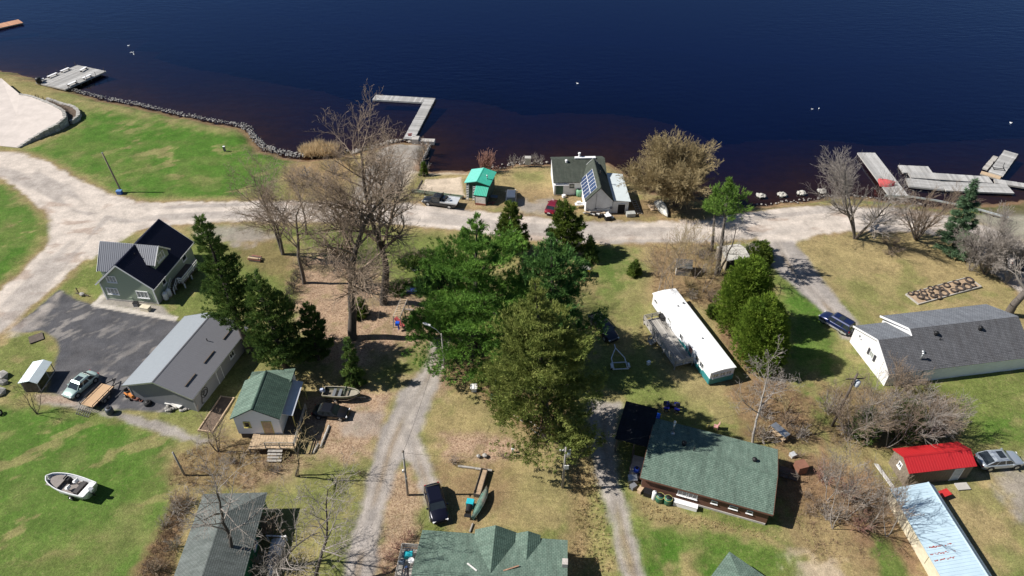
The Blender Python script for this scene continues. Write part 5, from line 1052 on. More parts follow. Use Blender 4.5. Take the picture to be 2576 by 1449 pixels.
MB().beam((L / 2 - .6, 0, .45), (L / 2 + .1, 0, .45), .09, .09).build('tongue', PIPE, o)
# ---- blue quad bike
p = G(1688, 1030); o = thing('quad_bike', 'dark blue quad bike parked in shade behind the brown house', 'quad bike', p, R(170)); QB = M('quad_blue', (.015, .02, .22), .4)
for sx in (-.6, .6):
    for s in (-1, 1): wheel(o, sx, s * .48, .29, .24)
    for s in (-1, 1): MB().box((sx, s * .45, .66), (.62, .34, .06), ry=R(8 * (1 if sx > 0 else -1))).build('fender', QB, o)
MB().box((0, 0, .55), (1.3, .32, .3)).build('chassis', BLACKM, o); MB().box((-.2, 0, .8), (.75, .3, .16)).build('seat', RUBBER, o); MB().box((.45, 0, .8), (.35, .3, .22)).build('tank', QB, o); MB().beam((.42, -.38, 1.05), (.42, .38, 1.05), .05, .05).beam((.5, 0, .8), (.42, 0, 1.05), .06, .06).build('handlebar', BLACKM, o)
for sx in (-.72, .75): MB().box((sx, 0, .86), (.5, .7, .04)).build('rack', BLACKM, o)
# ================================================================ retaining walls and patio (top left)
STONE = M('grey_stone', (.34, .325, .30), .9, var=.3, scale=2.5, bump=.4, obj_rand=.2, dirt=(.17, .155, .14))
PAVE = M('patio_gravel', (.52, .465, .425), .95, var=.12, scale=.5, bump=.3, bscale=9)
edge = [(50, 237, 1.7), (80, 242, 1.7), (117, 257, 1.7), (150, 272, 1.7), (161, 282, 1.7), (163, 296, 1.6), (145, 311, 1.4), (107, 331, .95), (75, 351, .5), (45, 371, .15)]
E3 = [G(*p) for p in edge]; back = [Vector((-98, 122, .1)), Vector((-118, 118, .1)), Vector((-130, 150, 1.7)), Vector((-112, 150, 1.7))]
top = E3 + back; n = len(top); cc = sum(top, Vector()) / n
b = MB(); vs = [tuple(p) for p in top] + [(p.x, p.y, -.6) for p in top] + [tuple(cc)]
b.add(vs, [(i, (i + 1) % n, 2 * n) for i in range(n)] + [(i, n + i, n + (i + 1) % n, (i + 1) % n) for i in range(n)]); o = b.build('patio', PAVE); o['kind'] = 'structure'
def block_wall(label, pts, course=.42, blk=1.0, thick=.6, base=-.05):
    P = [Vector(p) for p in pts]; o = thing('retaining_wall', label, 'wall', (P[0].x, P[0].y, 0)); rg = random.Random(5); off = P[0].copy(); off.z = 0
    me = []
    for k in range(3):
        x_ = MB().box((0, 0, 0), (blk * .96, thick, course * .94)); x_.v = [(a + rg.uniform(-.04, .04), b_ + rg.uniform(-.06, .06), c_ + rg.uniform(-.03, .03)) for a, b_, c_ in x_.v]; m_ = x_.mesh('stone'); m_.materials.append(STONE); me.append(m_)
    for a, b_ in zip(P, P[1:]):
        d_ = b_ - a; d_.z = 0; L = d_.length; nb = max(1, round(L / blk)); th = math.atan2(d_.y, d_.x)
        for i in range(nb):
            f = (i + .5) / nb; zt = a.z + (b_.z - a.z) * f + .12; q = a.lerp(b_, f)
            for c_ in range(int((zt - base) / course + .99)):
                s = link('stone', me[rg.randrange(3)], o); s.location = (q.x - off.x + rg.uniform(-.04, .04), q.y - off.y + rg.uniform(-.04, .04), zt - course / 2 - c_ * course); s.rotation_euler = (0, 0, th + rg.uniform(-.05, .05)); s.scale = (L / nb / blk, 1, 1)
    return o
block_wall('curved grey stone wall holding up the pale gravel patio', [tuple(p) for p in E3])
ow = [(118, 247, .9), (150, 258, .9), (186, 268, .9), (197, 280, .9), (196, 292, .85), (178, 305, .7)]
block_wall('lower curved stone wall round the shrub bed below the patio', [tuple(G(*p)) for p in ow])
bed = [G(*p) for p in ow] + [G(163, 300, .7), G(165, 285, .9), G(150, 274, .9), G(115, 259, .9)]
o = MB().prism([(p.x, p.y) for p in bed][::-1], -.4, .72).build('planting_bed', M('bed_soil', (.10, .07, .05), .95, var=.3)); o['kind'] = 'structure'
# riprap along the shore: stones far below ten pixels, one mass
rg = random.Random(11); rp = MB()
sp = shore_px[3:15]
for a, b in zip(sp, sp[1:]):
    A, B = G(*a, -.35), G(*b, -.35); L = (B - A).length; wide = 1.5 if a[0] < 600 else 3.0
    for i in range(int(L * (13 if a[0] < 600 else 24))):
        q = A.lerp(B, rg.random()); rp.rock((q.x + rg.gauss(0, .2), q.y + rg.uniform(-.3, wide) * (.7 if a[0] < 600 else .6), -.5 + rg.uniform(0, .25)), rg.choice((.07, .09, .12, .14, .2)) * rg.uniform(.8, 1.2), rg)
o = rp.build('riprap_stones', M('riprap', (.27, .26, .245), .9, var=.6, scale=1.3)); tag(o, 'band of grey riprap stones along the mown lake shore', 'stones', kind='stuff')
rp = MB()
for a, b in zip(shore_px[16:22], shore_px[17:23]):
    A, B = G(*a, -.4), G(*b, -.4)
    for i in range(int((B - A).length * 3)): q = A.lerp(B, rg.random()); rp.rock((q.x, q.y + rg.gauss(0, .5), -.55), rg.uniform(.15, .5), rg)
for a, b in zip(shore_px[39:46], shore_px[40:47]):
    A, B = G(*a, -.4), G(*b, -.4)
    for i in range(int((B - A).length * 3)): q = A.lerp(B, rg.random()); rp.rock((q.x, q.y + rg.gauss(-.4, .25), -.5), rg.uniform(.07, .2), rg)
for a, b in zip(shore_px[27:33], shore_px[28:34]):
    A, B = G(*a, -.4), G(*b, -.4)
    for i in range(int((B - A).length * 4)): q = A.lerp(B, rg.random()); rp.rock((q.x, q.y + rg.gauss(0, .4), -.55), rg.uniform(.1, .28), rg)
o = rp.build('shore_stones', M('shore_stone', (.29, .265, .24), .9, var=.4, scale=1.2)); tag(o, 'scattered pale stones along the water edge by the road', 'stones', kind='stuff')
for k, (px, py) in enumerate(((1915, 492), (1967, 489), (2017, 485), (2068, 481))):
    p = G(px, py, -.5); o = thing('boulder_pile', 'round pile of pale boulders standing in the shallow water', 'boulders', (p.x, p.y, -.75), 0, 'boulder piles in the shallows')
    r2 = random.Random(k)
    for i in range(9): t = i * 2.4; rr_ = (.0 if i == 0 else .42); MB().rock((rr_ * 1.3 * math.cos(t), rr_ * math.sin(t), .25 + (.22 if i == 0 else 0)), r2.uniform(.26, .42), r2).build('boulder', M('pale_boulder', (.42, .40, .36), .9, var=.25, scale=3), o)
# guardrail
gp = [(2224, 500), (2288, 503), (2355, 513), (2404, 523), (2466, 537), (2533, 556)]; P = [G(*p) for p in gp]
o = thing('guardrail', 'galvanised steel guardrail curving along the gravel road by the marina', 'guardrail', (P[0].x, P[0].y, 0)); off = P[0]
for a, b in zip(P, P[1:]):
    a = a - off; b = b - off; rl = MB()
    for zz in (.72, .55): rl.beam((a.x, a.y, zz), (b.x, b.y, zz), .10, .13)
    rl.beam((a.x, a.y + .03, .64), (b.x, b.y + .03, .64), .03, .1); rl.build('rail', M('pale_steel', (.58, .62, .65), .45, .4), o)
    for i in range(max(1, round((b - a).length / 2))): q = a.lerp(b, i / max(1, round((b - a).length / 2))); MB().box((q.x, q.y + .13, .36), (.14, .16, .72)).build('post', WOODD, o)
# ================================================================ poles, lamps, wires
POLEW = M('pole_wood', (.20, .165, .135), .9, var=.3, scale=4, stretch=(4, 4, .4)); POLEG = M('pole_grey_wood', (.30, .28, .255), .9, var=.25, scale=4, stretch=(4, 4, .4))
def pole(label, base, h_, r=.13, mat=POLEW, name='utility_pole', lean=(0, 0)):
    p = G(*base); o = thing(name, label, 'pole', p); MB().tube((0, 0, -.3), (lean[0], lean[1], h_), r, r * .72, 10).build('shaft', mat, o, True); o['top'] = 0; return o, p
o, p = pole('bare wooden pole with a blue bin at its foot on the mown shore lawn', (307, 485), 7.6, .17, POLEW, lean=(-.7, .1)); MB().tube((-.7, .1, 7.55), (-.7, .1, 7.66), .14, .1, 8).build('pole_cap', STEEL, o)
bb = thing('bin', 'blue bin at the foot of the lawn pole', 'bin', p + Vector((-.1, -.45, 0))); MB().box((0, 0, .35), (.75, .6, .7), tz=1.15).build('tub', M('bin_blue', (.03, .13, .45), .5), bb); MB().box((0, 0, .73), (.9, .72, .06)).build('lid', M('bin_blue_light', (.12, .25, .5), .5), bb)
o3, p3 = pole('grey wooden pole beside the forked gravel drive', (1026, 1245), 7.1, .13, POLEG, lean=(.15, .1)); MB().lathe((.15, .1, 7.05), [(.13, 0), (.15, .08), (.06, .2)], 8).build('pole_cap', POLEW, o3)
for zz in (6.2, 3.0): MB().box((.13, -.05, zz), (.12, .3, .1)).build('bracket', STEEL, o3)
MB().box((-.12, 0, 4.1), (.14, .2, .3)).build('meter_box', WHITE2, o3)
o4, p4 = pole('wooden utility pole with a transformer beside the grassy ditch', (1415, 1225), 6.6, .15, POLEG, lean=(.05, 0))
MB().beam((-.6, 0, 6.1), (.6, 0, 6.1), .1, .12).build('crossarm', POLEG, o4); MB().lathe((.35, 0, 5.2), [(.2, 0), (.24, .05), (.24, .6), (.1, .72)], 12).build('transformer', STEEL, o4, True); MB().box((.25, -.15, 3.6), (.45, .1, .6)).build('white_box', WHITE2, o4)
for s in (-.5, -.2, .5): MB().lathe((s, 0, 6.16), [(.05, 0), (.07, .06), (.03, .16)], 8).build('insulator', WHITE2, o4)
o5, p5 = pole('dark wooden utility pole rising from the bare thicket by the white saltbox', (2093, 1072), 8.6, .17, WOODD, lean=(.3, 0))
MB().beam((-.7, 0, 7.8), (1.3, .1, 7.8), .1, .12).build('crossarm', WOODD, o5); MB().lathe((.75, 0, 6.7), [(.24, 0), (.28, .05), (.28, .75), (.12, .9)], 12).build('transformer', M('pale_transformer', (.55, .60, .66), .4), o5, True)
pole('short leaning wooden pole at the edge of the brush by the lawn', (465, 1195), 3.9, .13, POLEG, 'pole_stub', lean=(-.15, 0))
pole('thin rusty iron post standing in the brush', (1977, 1038), 2.6, .05, M('rusty_iron', (.2, .1, .06), .9), 'iron_post', lean=(.25, 0))
ol, pl_ = pole('grey pole with a street lamp on a long arm over the drive', (1122, 955), 7.7, .11, POLEG, 'street_lamp', lean=(-.1, 0))
ax = MB(); ax.path([(-.1, 0, 7.5), (-.7, .3, 8.1), (-1.5, .6, 8.45)], .035, 6); ax.build('arm', STEEL, ol); MB().loft([[(-1.4, .5, 8.42), (-1.35, .72, 8.42), (-1.35, .72, 8.5), (-1.4, .5, 8.5)], [(-2.0, .75, 8.42), (-1.95, 1.0, 8.42), (-1.95, 1.0, 8.55), (-2.0, .75, 8.55)], [(-2.3, .95, 8.46), (-2.27, 1.05, 8.46), (-2.27, 1.05, 8.52), (-2.3, .95, 8.52)]]).build('lamp_head', WHITE2, ol)
p = G(566, 381); o = thing('marker_post', 'short pale pedestal post on the mown shore lawn', 'post', p); MB().box((0, 0, .5), (.35, .3, 1.0)).build('body', GREYW, o); MB().box((0, 0, 1.03), (.4, .36, .08)).build('cap', WHITE2, o)
def wire(label, a, b, sag=.8, r=.014):
    a = Vector(a); b = Vector(b); o = thing('wire', label, 'wire', a); pts = [a.lerp(b, i / 12) - a + Vector((0, 0, -sag * 4 * (i / 12) * (1 - i / 12))) for i in range(13)]; MB().path(pts, r, 4).build('strand', BLACKM, o)
wire('thin overhead wire from the ditch pole to the thicket pole', p4 + Vector((.5, 0, 6.2)), p5 + Vector((-.4, 0, 7.9)), 1.2); wire('thin overhead wire from the ditch pole to the drive pole', p4 + Vector((-.5, 0, 6.2)), p3 + Vector((.15, .1, 6.9)), .9)
wire('thin overhead wire from the drive pole to the lamp pole', p3 + Vector((.15, .1, 6.9)), pl_ + Vector((-.1, 0, 7.4)), .6); wire('thin overhead wire running from the thicket pole past the white saltbox', p5 + Vector((1.2, .1, 7.9)), (78, 66, 7), 1.5)
wire('thin service wire from the ditch pole to the brown house', p4 + Vector((.2, 0, 5.6)), (14.2, 46.5, 3.0), .4)
# ================================================================ play set
a, b = G(1016, 752, 2.15), G(997.5, 797, 2.15); L = (b - a).length
o = thing('swing_set', 'wooden climbing frame with monkey bars and swing under the bare trees', 'swing set', (a.x, a.y, 0), math.atan2(b.y - a.y, b.x - a.x)); bw = .45
for s in (-1, 1): MB().beam((0, s * bw, 2.1), (L, s * bw, 2.1), .1, .12).build('side_beam', WOODG, o)
for i in range(11): MB().beam((L * (i + .5) / 11, -bw, 2.17), (L * (i + .5) / 11, bw, 2.17), .14, .05).build('bar', WOODL, o)
for xx in (.1, L * .5, L - .1):
    for s in (-1, 1): MB().beam((xx, s * bw, 2.05), (xx, s * bw * 1.5, 0), .1, .1).build('leg', WOODG, o)
MB().beam((L * .5, bw, 2.0), (L * .5, bw + 1.3, 2.0), .1, .1).beam((L * .5, bw + 1.3, 2.0), (L * .5, bw + 1.4, 0), .1, .1).build('swing_arm', WOODG, o)
for s in (.5, .9): MB().beam((L * .5, bw + s, 1.95), (L * .5, bw + s, .5), .02, .02).build('chain', STEEL, o)
MB().box((L * .5, bw + .7, .48), (.2, .5, .04)).build('swing_seat', RUBBER, o)
MB().box((L + .25, .1, 1.2), (.5, .5, .45)).build('blue_bucket_seat', BLUEP, o); MB().beam((L + .2, .1, 1.2), (L + .4, .3, .3), .4, .06).build('blue_slide', BLUEP, o)
FR = M('faded_red_plastic', (.36, .07, .075), .6); 
c_ = G(1002, 815); o2 = thing('slide', 'faded red plastic slide at the end of the climbing frame', 'slide', c_, ang((998, 812), (1018, 826))); MB().beam((-.6, 0, .75), (.5, 0, .3), .5, .06).beam((.5, 0, .3), (1.1, 0, .22), .5, .06).build('bed', FR, o2)
for s in (-1, 1): MB().beam((-.6, s * .26, .85), (.5, s * .26, .4), .05, .14).beam((.5, s * .26, .4), (1.1, s * .26, .32), .05, .14).build('side_wall', FR, o2); MB().box((-.6, s * .22, .37), (.07, .07, .75)).build('leg', WHITE2, o2)
# ================================================================ planter with hoops (right), beds, borders
P4 = [(2281.5, 742), (2310, 766), (2470, 723), (2436, 698)]; A, t, L, w = rect_px([P4[1], P4[2], P4[3], P4[0]], .1)
o = thing('garden_bed', 'timber framed garden bed on the dry lawn near the grey roof', 'garden bed', (A.x, A.y, 0), t); SOIL = M('tan_soil', (.36, .26, .17), .95, var=.3, scale=2)
MB().box((L / 2, w / 2, .06), (L, w, .12)).build('soil', SOIL, o)
for yy in (0, w): MB().box((L / 2, yy, .12), (L + .1, .12, .26)).build('edge_board', WOODG, o)
for xx in (0, L): MB().box((xx, w / 2, .12), (.12, w - .12, .26)).build('edge_board', WOODG, o)
TY = M('old_rubber', (.055, .042, .036), .9, var=.3); zz = [(1115, 258, .36), (1180, 252, .42), (1255, 222, .38), (1272, 258, .46), (1350, 195, .4), (1355, 236, .36), (1430, 190, .5), (1540, 160, .5), (1655, 125, .5), (1810, 98, .62), (1510, 252, .68), (1630, 222, .5), (1700, 196, .62), (1785, 175, .66), (1390, 285, .5), (1300, 312, .5), (1440, 296, .5), (1235, 300, .5), (1850, 160, .45), (1480, 205, .42)]
for i, (zx, zy, r) in enumerate(zz):
    p = G(2052.6 + zx * .21296, 684.2 + zy * .21296, .2); q = tag(link('tyre_ring', None), 'dark old tyre ring lying in the timber framed garden bed', 'tyre', 'tyre rings in the garden bed'); q.location = (p.x, p.y, .2)
    tl = Matrix.Rotation(R(12 * math.sin(i * 2.1)), 3, 'X'); MB().torus((0, 0, .08), r * .82, r * .24, 16, 6, tilt=tl).build('tread', TY, q, True); MB().lathe((0, 0, 0), [(r * .6, 0), (r * .58, .08)], 12).build('soil_fill', SOIL, q)
A, t, L, w = rect_px([(500, 1084), (533, 1101), (591, 1008), (556, 999)], .1); o = thing('garden_bed', 'long bare soil bed with wooden edging behind the white cottage', 'garden bed', (A.x, A.y, 0), t); A2 = G(500, 1084); B2 = G(556, 999); L2 = (B2 - A2).length
o.location = (A2.x, A2.y, 0); o.rotation_euler = (0, 0, math.atan2(B2.y - A2.y, B2.x - A2.x)); MB().box((L2 / 2, -.85, .05), (L2, 1.7, .12)).build('soil', M('dark_soil', (.13, .09, .065), .95, var=.3), o)
for yy in (0, -1.7): MB().box((L2 / 2, yy, .1), (L2 + .2, .12, .26)).build('edge_board', WOODL, o)
for xx in (0, L2): MB().box((xx, -.85, .1), (.12, 1.58, .26)).build('edge_board', WOODL, o)
def log_line(label, a, b, r=.12, name='log_border', n=3, mat=WOODG):
    A, B = G(*a), G(*b); o = thing(name, label, 'log', (A.x, A.y, 0), math.atan2(B.y - A.y, B.x - A.x)); L = (B - A).length
    for i in range(n): MB().tube((L * i / n + .02, 0, r), (L * (i + 1) / n - .02, .03, r), r, r * .9, 8).build('log', mat, o)
log_line('grey logs edging the leaf strewn parking by the cottage', (828.5, 1072), (806, 1128), .14); log_line('short grey logs laid beside the longer edging logs', (802, 1118), (788, 1142), .13, n=2)
log_line('grey log lying across the top of the trough planter', (1152, 1174), (1238, 1186), .13, n=2); log_line('dark plank lying on the grass below the grill', (1190, 1318), (1181, 1340), .1, n=1)
A2, B2 = G(1200, 1251), G(1219, 1187); L2 = (B2 - A2).length; o = thing('trough_planter', 'long narrow dark wooden trough planter full of dry soil', 'planter', (A2.x, A2.y, 0), math.atan2(B2.y - A2.y, B2.x - A2.x))
for s in (-1, 1): MB().box((L2 / 2, s * .35, .3), (L2, .06, .55)).build('side_board', WOODD, o)
for xx in (0, L2): MB().box((xx, 0, .3), (.06, .64, .55)).build('end_board', WOODD, o)
MB().box((L2 / 2, 0, .22), (L2 - .1, .62, .4)).build('soil', SOIL, o)
# green timber border with posts by the sand pit
A2, B2 = G(1037, 486), G(1163, 502); L2 = (B2 - A2).length; o = thing('timber_border', 'long green painted timber border along the sand pit', 'border', (A2.x, A2.y, 0), math.atan2(B2.y - A2.y, B2.x - A2.x)); GT = M('faded_green_timber', (.17, .22, .16), .85, var=.2)
for k, yy in enumerate((0, .5)): MB().box((L2 / 2, yy, .35), (L2, .12, .3)).build('timber', GT, o)
for i in range(5): MB().box((L2 * i / 4, .25, .25), (.16, .7, .5)).build('cross_block', WOODD, o)
log_line('dark timber edging the side of the sand pit', (1062, 455), (1050, 478), .12, n=1, mat=WOODD)
# stakes of white edging near the tall pine
for k, (a, b) in enumerate((((1288, 1020), (1366, 1088)), ((1290, 1042), (1370, 1106)))):
    A, B = G(*a), G(*b); o = thing('edging_stakes', ('upper row of small white edging boards in the reddish yard', 'lower row of small white edging boards in the reddish yard')[k], 'edging', (A.x, A.y, 0), math.atan2(B.y - A.y, B.x - A.x)); L2 = (B - A).length
    for i in range(9): MB().box((L2 * (i + .5) / 9, 0, .05), (.34, .07, .1)).build('board', PEEL, o)
# ================================================================ clutter by the buildings
def crate(label, px, d, mat, name='box', cat='box', rz=0, z=0, lid=None):
    p = G(*px); o = thing(name, label, cat, (p.x, p.y, z), rz); MB().box((0, 0, d[2] / 2), d).build('body', mat, o); MB().box((0, 0, d[2] + .03), (d[0] + .06, d[1] + .06, .06)).build('lid', lid or mat, o); return o
def barrel(label, px, r, h_, mat, name='barrel', cat='barrel', lidm=None, z=0):
    p = G(*px); o = thing(name, label, cat, (p.x, p.y, z)); MB().lathe((0, 0, 0), [(r * .9, 0), (r, .06), (r * 1.03, h_ * .5), (r, h_ * .9), (r * .7, h_)], 16).build('body', mat, o, True); MB().lathe((0, 0, h_), [(r * .5, 0), (r * .5, .06), (r * .2, .1)], 12).build('lid', lidm or BLACKM, o); return o
crate('cream storage box on the gravel beside the sage house', (368, 780), (1.3, .7, .6), CREAM, 'storage_box', rz=R(-15)); crate('open dark bin beside the cream storage box', (344, 769), (.6, .55, .6), GREYW, 'bin', 'bin', lid=BLACKM)
crate('grey air unit on the gable wall gravel of the sage house', (336, 758), (.4, .35, .8), SAGE, 'air_unit', 'air unit', rz=R(-10)); crate('black square frame with a dark lid set in the grass island', (92, 852), (1.6, 1.5, .12), DARK, 'septic_cover', 'cover', rz=R(35), lid=WOODD)
barrel('dark steel drum beside the utility trailer', (279, 1040), .42, .95, M('drum', (.05, .06, .08), .5), lidm=DARK)
for k, (px, r) in enumerate((((6, 950), .75), ((10, 965), .55), ((0, 990), .7))): p = G(*px); o = thing('boulder', ('large grey boulder on the grass left of the shelter', 'smaller grey boulder leaning on the larger one', 'dark boulder on the grass at the shelter corner')[k], 'boulder', p); MB().rock((0, 0, r * .4), r, random.Random(k), .8).build('stone', STONE, o, False)
p = G(3, 1043); o = thing('tyre', 'single tyre standing at the left edge of the lawn', 'tyre', p); MB().torus((0, 0, .35), .28, .1, 16, 6, tilt=Matrix.Rotation(R(80), 3, 'Y')).build('tread', RUBBER, o, True); MB().lathe((0, 0, .3), [(.1, 0), (.1, .1)], 8).build('hub', STEEL, o)
p = G(203, 742); o = thing('rock_group', 'grey rock and driftwood ornament at the grass corner of the sage house', 'rocks', p); MB().rock((.3, -.1, .2), .42, random.Random(3)).build('rock', STONE, o); MB().beam((-.8, .3, .1), (1.4, -.4, .2), .12, .12).beam((-.4, .3, .1), (-.5, .4, 1.0), .1, .1).build('driftwood', WOODD, o)
# board heap at the garage gable
rr = random.Random(9)
for k in range(5): p = G(418 + k * 7, 1012 + k * 3); o = thing('white_board', 'white painted boards heaped against the grey garage gable', 'boards', (p.x, p.y, .1 + .12 * k), R(-20 + rr.uniform(-14, 14)), 'white boards against the garage'); MB().box((0, 0, 0), (2.6 - .2 * k, .5, .09)).build('face', PEEL, o); MB().box((0, .27, .0), (2.5 - .2 * k, .05, .13)).build('edge', WOODL, o)
crate('white panel crate standing against the garage gable wall', (396, 1003), (1.3, .7, .7), WHITE2, 'crate', rz=R(-12)); barrel('dark tyre stack beside the white panel crate', (373, 1018), .42, .5, RUBBER, 'tyre_stack', 'tyres')
p = G(330, 998); o = thing('lawn_tractor', 'orange lawn tractor parked at the front corner of the grey garage', 'lawn tractor', p, R(-35)); OR = M('orange_paint', (.60, .22, .05), .45)
for sx, r in ((-.45, .28), (.45, .19)):
    for s in (-1, 1): wheel(o, sx, s * .4, r, .16)
MB().box((.45, 0, .55), (.75, .5, .4)).build('hood', OR, o); MB().box((-.4, 0, .5), (.6, .75, .15)).build('fender', OR, o); MB().box((-.45, 0, .7), (.42, .45, .12)).box((-.65, 0, .9), (.1, .45, .35)).build('seat', RUBBER, o); MB().beam((.05, 0, .7), (-.05, 0, 1.0), .05, .05).build('steering_column', BLACKM, o)
p = G(352, 1006); o = thing('brick_stack', 'reddish brown scrap and chair heap between tractor and crate', 'scrap', p, R(20)); BRK = M('brick_red', (.24, .10, .075), .9, var=.3)
for k in range(7): MB().box((rr.uniform(-.5, .5), rr.uniform(-.3, .3), .12 + .12 * (k % 3)), (.5, .3, .12), rz=rr.uniform(0, 3)).build('brick', BRK, o)
p = G(455, 1030); o = thing('rock_heap', 'heap of grey brown stones at the garage gable foot', 'stones', p)
for k in range(16): MB().rock((rr.uniform(-1.6, 1.4), rr.uniform(-.35, .35) - .1, .15 + rr.uniform(0, .25)), rr.uniform(.15, .3), rr).build('stone', STONE, o)
# brown house side
bx = Matrix.Translation((13.28, 44.79, 0)) @ Matrix.Rotation(R(340.7), 4, 'Z')
GRB = M('green_plastic', (.03, .13, .075), .45, var=.1)
for k, xx in enumerate((2.35, 3.2)):
    q = bx @ Vector((xx, -.35, 0)); o = thing('rain_barrel', 'squat dark green rain barrel against the brown house wall', 'barrel', q, 0, 'green rain barrels'); MB().lathe((0, 0, 0), [(.36, 0), (.42, .08), (.44, .5), (.42, .85), (.3, 1.0)], 18).build('body', GRB, o, True); MB().lathe((0, 0, 1.0), [(.26, -.01), (.26, .07), (.1, .12)], 14).build('lid', BLACKM, o); MB().torus((0, 0, .88), .43, .02, 18, 5).build('band', YEL, o)
q = bx @ Vector((1.75, -.3, 0)); o = thing('water_heater', 'white upright cylinder beside the green rain barrels', 'cylinder', q); MB().lathe((0, 0, 0), [(.22, 0), (.24, .05), (.24, 1.15), (.16, 1.25)], 14).build('tank', WHITE2, o, True); MB().tube((0, 0, 1.2), (0, 0, 1.4), .04).build('valve', STEEL, o)
q = bx @ Vector((5.0, -.2, 0)); o = thing('white_tub', 'long white trough box below the double windows of the brown house', 'box', q, R(340.7)); MB().box((0, 0, .3), (2.4, .5, .6)).build('body', WHITE2, o); MB().box((0, 0, .63), (2.46, .56, .06)).build('lid', WHITE2, o)
q = bx @ Vector((-.7, .6, 0)); o = barrel('blue plastic drum at the corner of the brown house', (1600, 1190), .32, .9, M('drum_blue', (.02, .08, .5), .4))
for k, (px, d, m_) in enumerate((((1590, 1212), (.9, .7, .7), STEEL), ((1607, 1206), (.6, .6, .6), BLACKM), ((1592, 1228), (.6, .5, .5), GREYW), ((1610, 1237), (.6, .4, .5), WOODL), ((1628, 1243), (.8, .7, .6), BLACKM))):
    crate(('grey metal bin in the clutter at the brown house corner', 'black box behind the grey metal bin', 'small grey tub on the gravel by the clutter', 'tan wooden crate beside the black bin', 'black bin under the brown house eave')[k], px, d, m_, 'bin', 'bin', rz=.3 * k)
p = G(1800, 1078); o = thing('chair', 'faded pink garden chair on the grass behind the brown house', 'chair', p, R(160)); PK = M('faded_pink', (.50, .27, .25), .7)
MB().box((0, 0, .4), (.5, .5, .06)).build('seat', PK, o); MB().box((-.25, 0, .75), (.06, .5, .7), ry=R(-12)).build('backrest', PK, o)
for sx in (-.2, .2):
    for sy in (-.2, .2): MB().box((sx, sy, .2), (.06, .06, .4)).build('leg', PK, o)
crate('small yellowish pail on the grass beside the pink chair', (1782, 1076), (.3, .3, .35), YEL, 'pail', 'pail')
p = G(1957, 1098); o = thing('rack', 'silver sheet covered rack standing in the brush by the brown house', 'rack', p, R(-58)); MB().box((0, 0, 1.15), (2.1, .9, .08)).build('sheet_top', STEEL, o)
for sx in (-.9, .9):
    for sy in (-.35, .35): MB().box((sx, sy, .55), (.09, .09, 1.1)).build('leg', WOODL, o)
MB().box((0, 0, .4), (1.9, .7, .1)).build('shelf', WOODL, o)
crate('small pale cooler on the ground near the rack', (1993, 1148), (.6, .5, .4), ALU, 'cooler', 'cooler', .4); o = crate('rust brown cabinet standing at the end of the brown house', (2010, 1185), (1.1, 1.0, 1.2), M('rust_brown', (.22, .10, .065), .8), 'cabinet', 'cabinet', R(15))
p = G(1982, 1196); o = thing('wood_stoop', 'dark wooden stoop and rail at the end door of the brown house', 'stoop', p, R(-20)); MB().box((0, 0, .35), (1.9, 1.4, .12)).build('platform', WOODD, o); railing(o, (-.9, -.65, .4), (.9, -.65, .4), .8, WOODD, 2, 2)
for s in (-.8, .8): MB().box((s, .5, .15), (.12, .12, .3)).build('post', WOODD, o)
p = G(1315 + 2056, 1255) if False else G(2372, 1248); o = thing('wheelbarrow', 'red wheelbarrow beside the pale blue roofed shed', 'wheelbarrow', p, R(20)); MB().box((0, 0, .45), (.9, .6, .3), tz=1.3).build('tray', REDP, o); wheel(o, .6, 0, .2, .1)
for s in (-1, 1): MB().beam((.5, s * .15, .2), (-.9, s * .3, .5), .05, .05).build('handle', WOODL, o)
crate('pale concrete slab step in front of the red roofed shed door', (2420, 1225), (1.3, .8, .1), CONC, 'step_slab', 'step', R(5))
# lake house surroundings
p = G(1521, 545); o = thing('scrap_heap', 'heap of white and dark scrap before the lakeside house gable', 'scrap', p)
for k in range(14): MB().box((rr.uniform(-1.6, 1.3), rr.uniform(-.5, .5), rr.uniform(.1, .5)), (rr.uniform(.3, .9), rr.uniform(.2, .6), rr.uniform(.1, .5)), rz=rr.uniform(0, 3), rx=rr.uniform(-.4, .4)).build('scrap_piece', (WHITE2, PEEL, WOODG, BLACKM, WOODL)[k % 5], o)
crate('black bin in the scrap heap by the lakeside house', (1528, 552), (.9, .8, .8), BLACKM, 'bin', 'bin', .3, lid=WHITE2)
p = G(1488, 541); o = thing('board_pile', 'pile of mixed boards along the foot of the lakeside house gable', 'boards', p)
for k in range(12): MB().box((rr.uniform(-.8, 1.9), rr.uniform(-.4, .4), .1 + .06 * k), (rr.uniform(.9, 2.0), .2, .06), rz=rr.uniform(-.4, .4)).build('board', (WOODG, PEEL, WOODL, WOODD)[k % 4], o)
crate('grey covered box beside the lakeside house doorway', (1586, 543), (1.4, .9, .6), M('grey_tarp', (.36, .37, .35), .8), 'covered_box', 'box', R(6))
p = G(1601, 521); o = thing('ladder', 'wooden ladder lying in the shadow beside the lakeside house', 'ladder', (p.x, p.y, .05), R(97))
for s in (-.35, .35): MB().beam((-2.3, s, .05), (2.3, s, .05), .07, .09).build('rail', WOODG, o)
for i in range(7): MB().beam((-2 + i * .65, -.35, .06), (-2 + i * .65, .35, .06), .06, .05).build('rung', WOODG, o)
p = G(1645, 522); o = thing('pallet', 'tan wooden pallet frame lying on the dirt by the rowboat', 'pallet', (p.x, p.y, .0), R(12))
for i in range(7): MB().box((-.75 + i * .25, 0, .15), (.2, 1.9, .04)).build('slat', WOODL, o)
for s in (-.8, 0, .8): MB().box((0, s, .06), (1.7, .12, .12)).build('runner', WOODL, o)
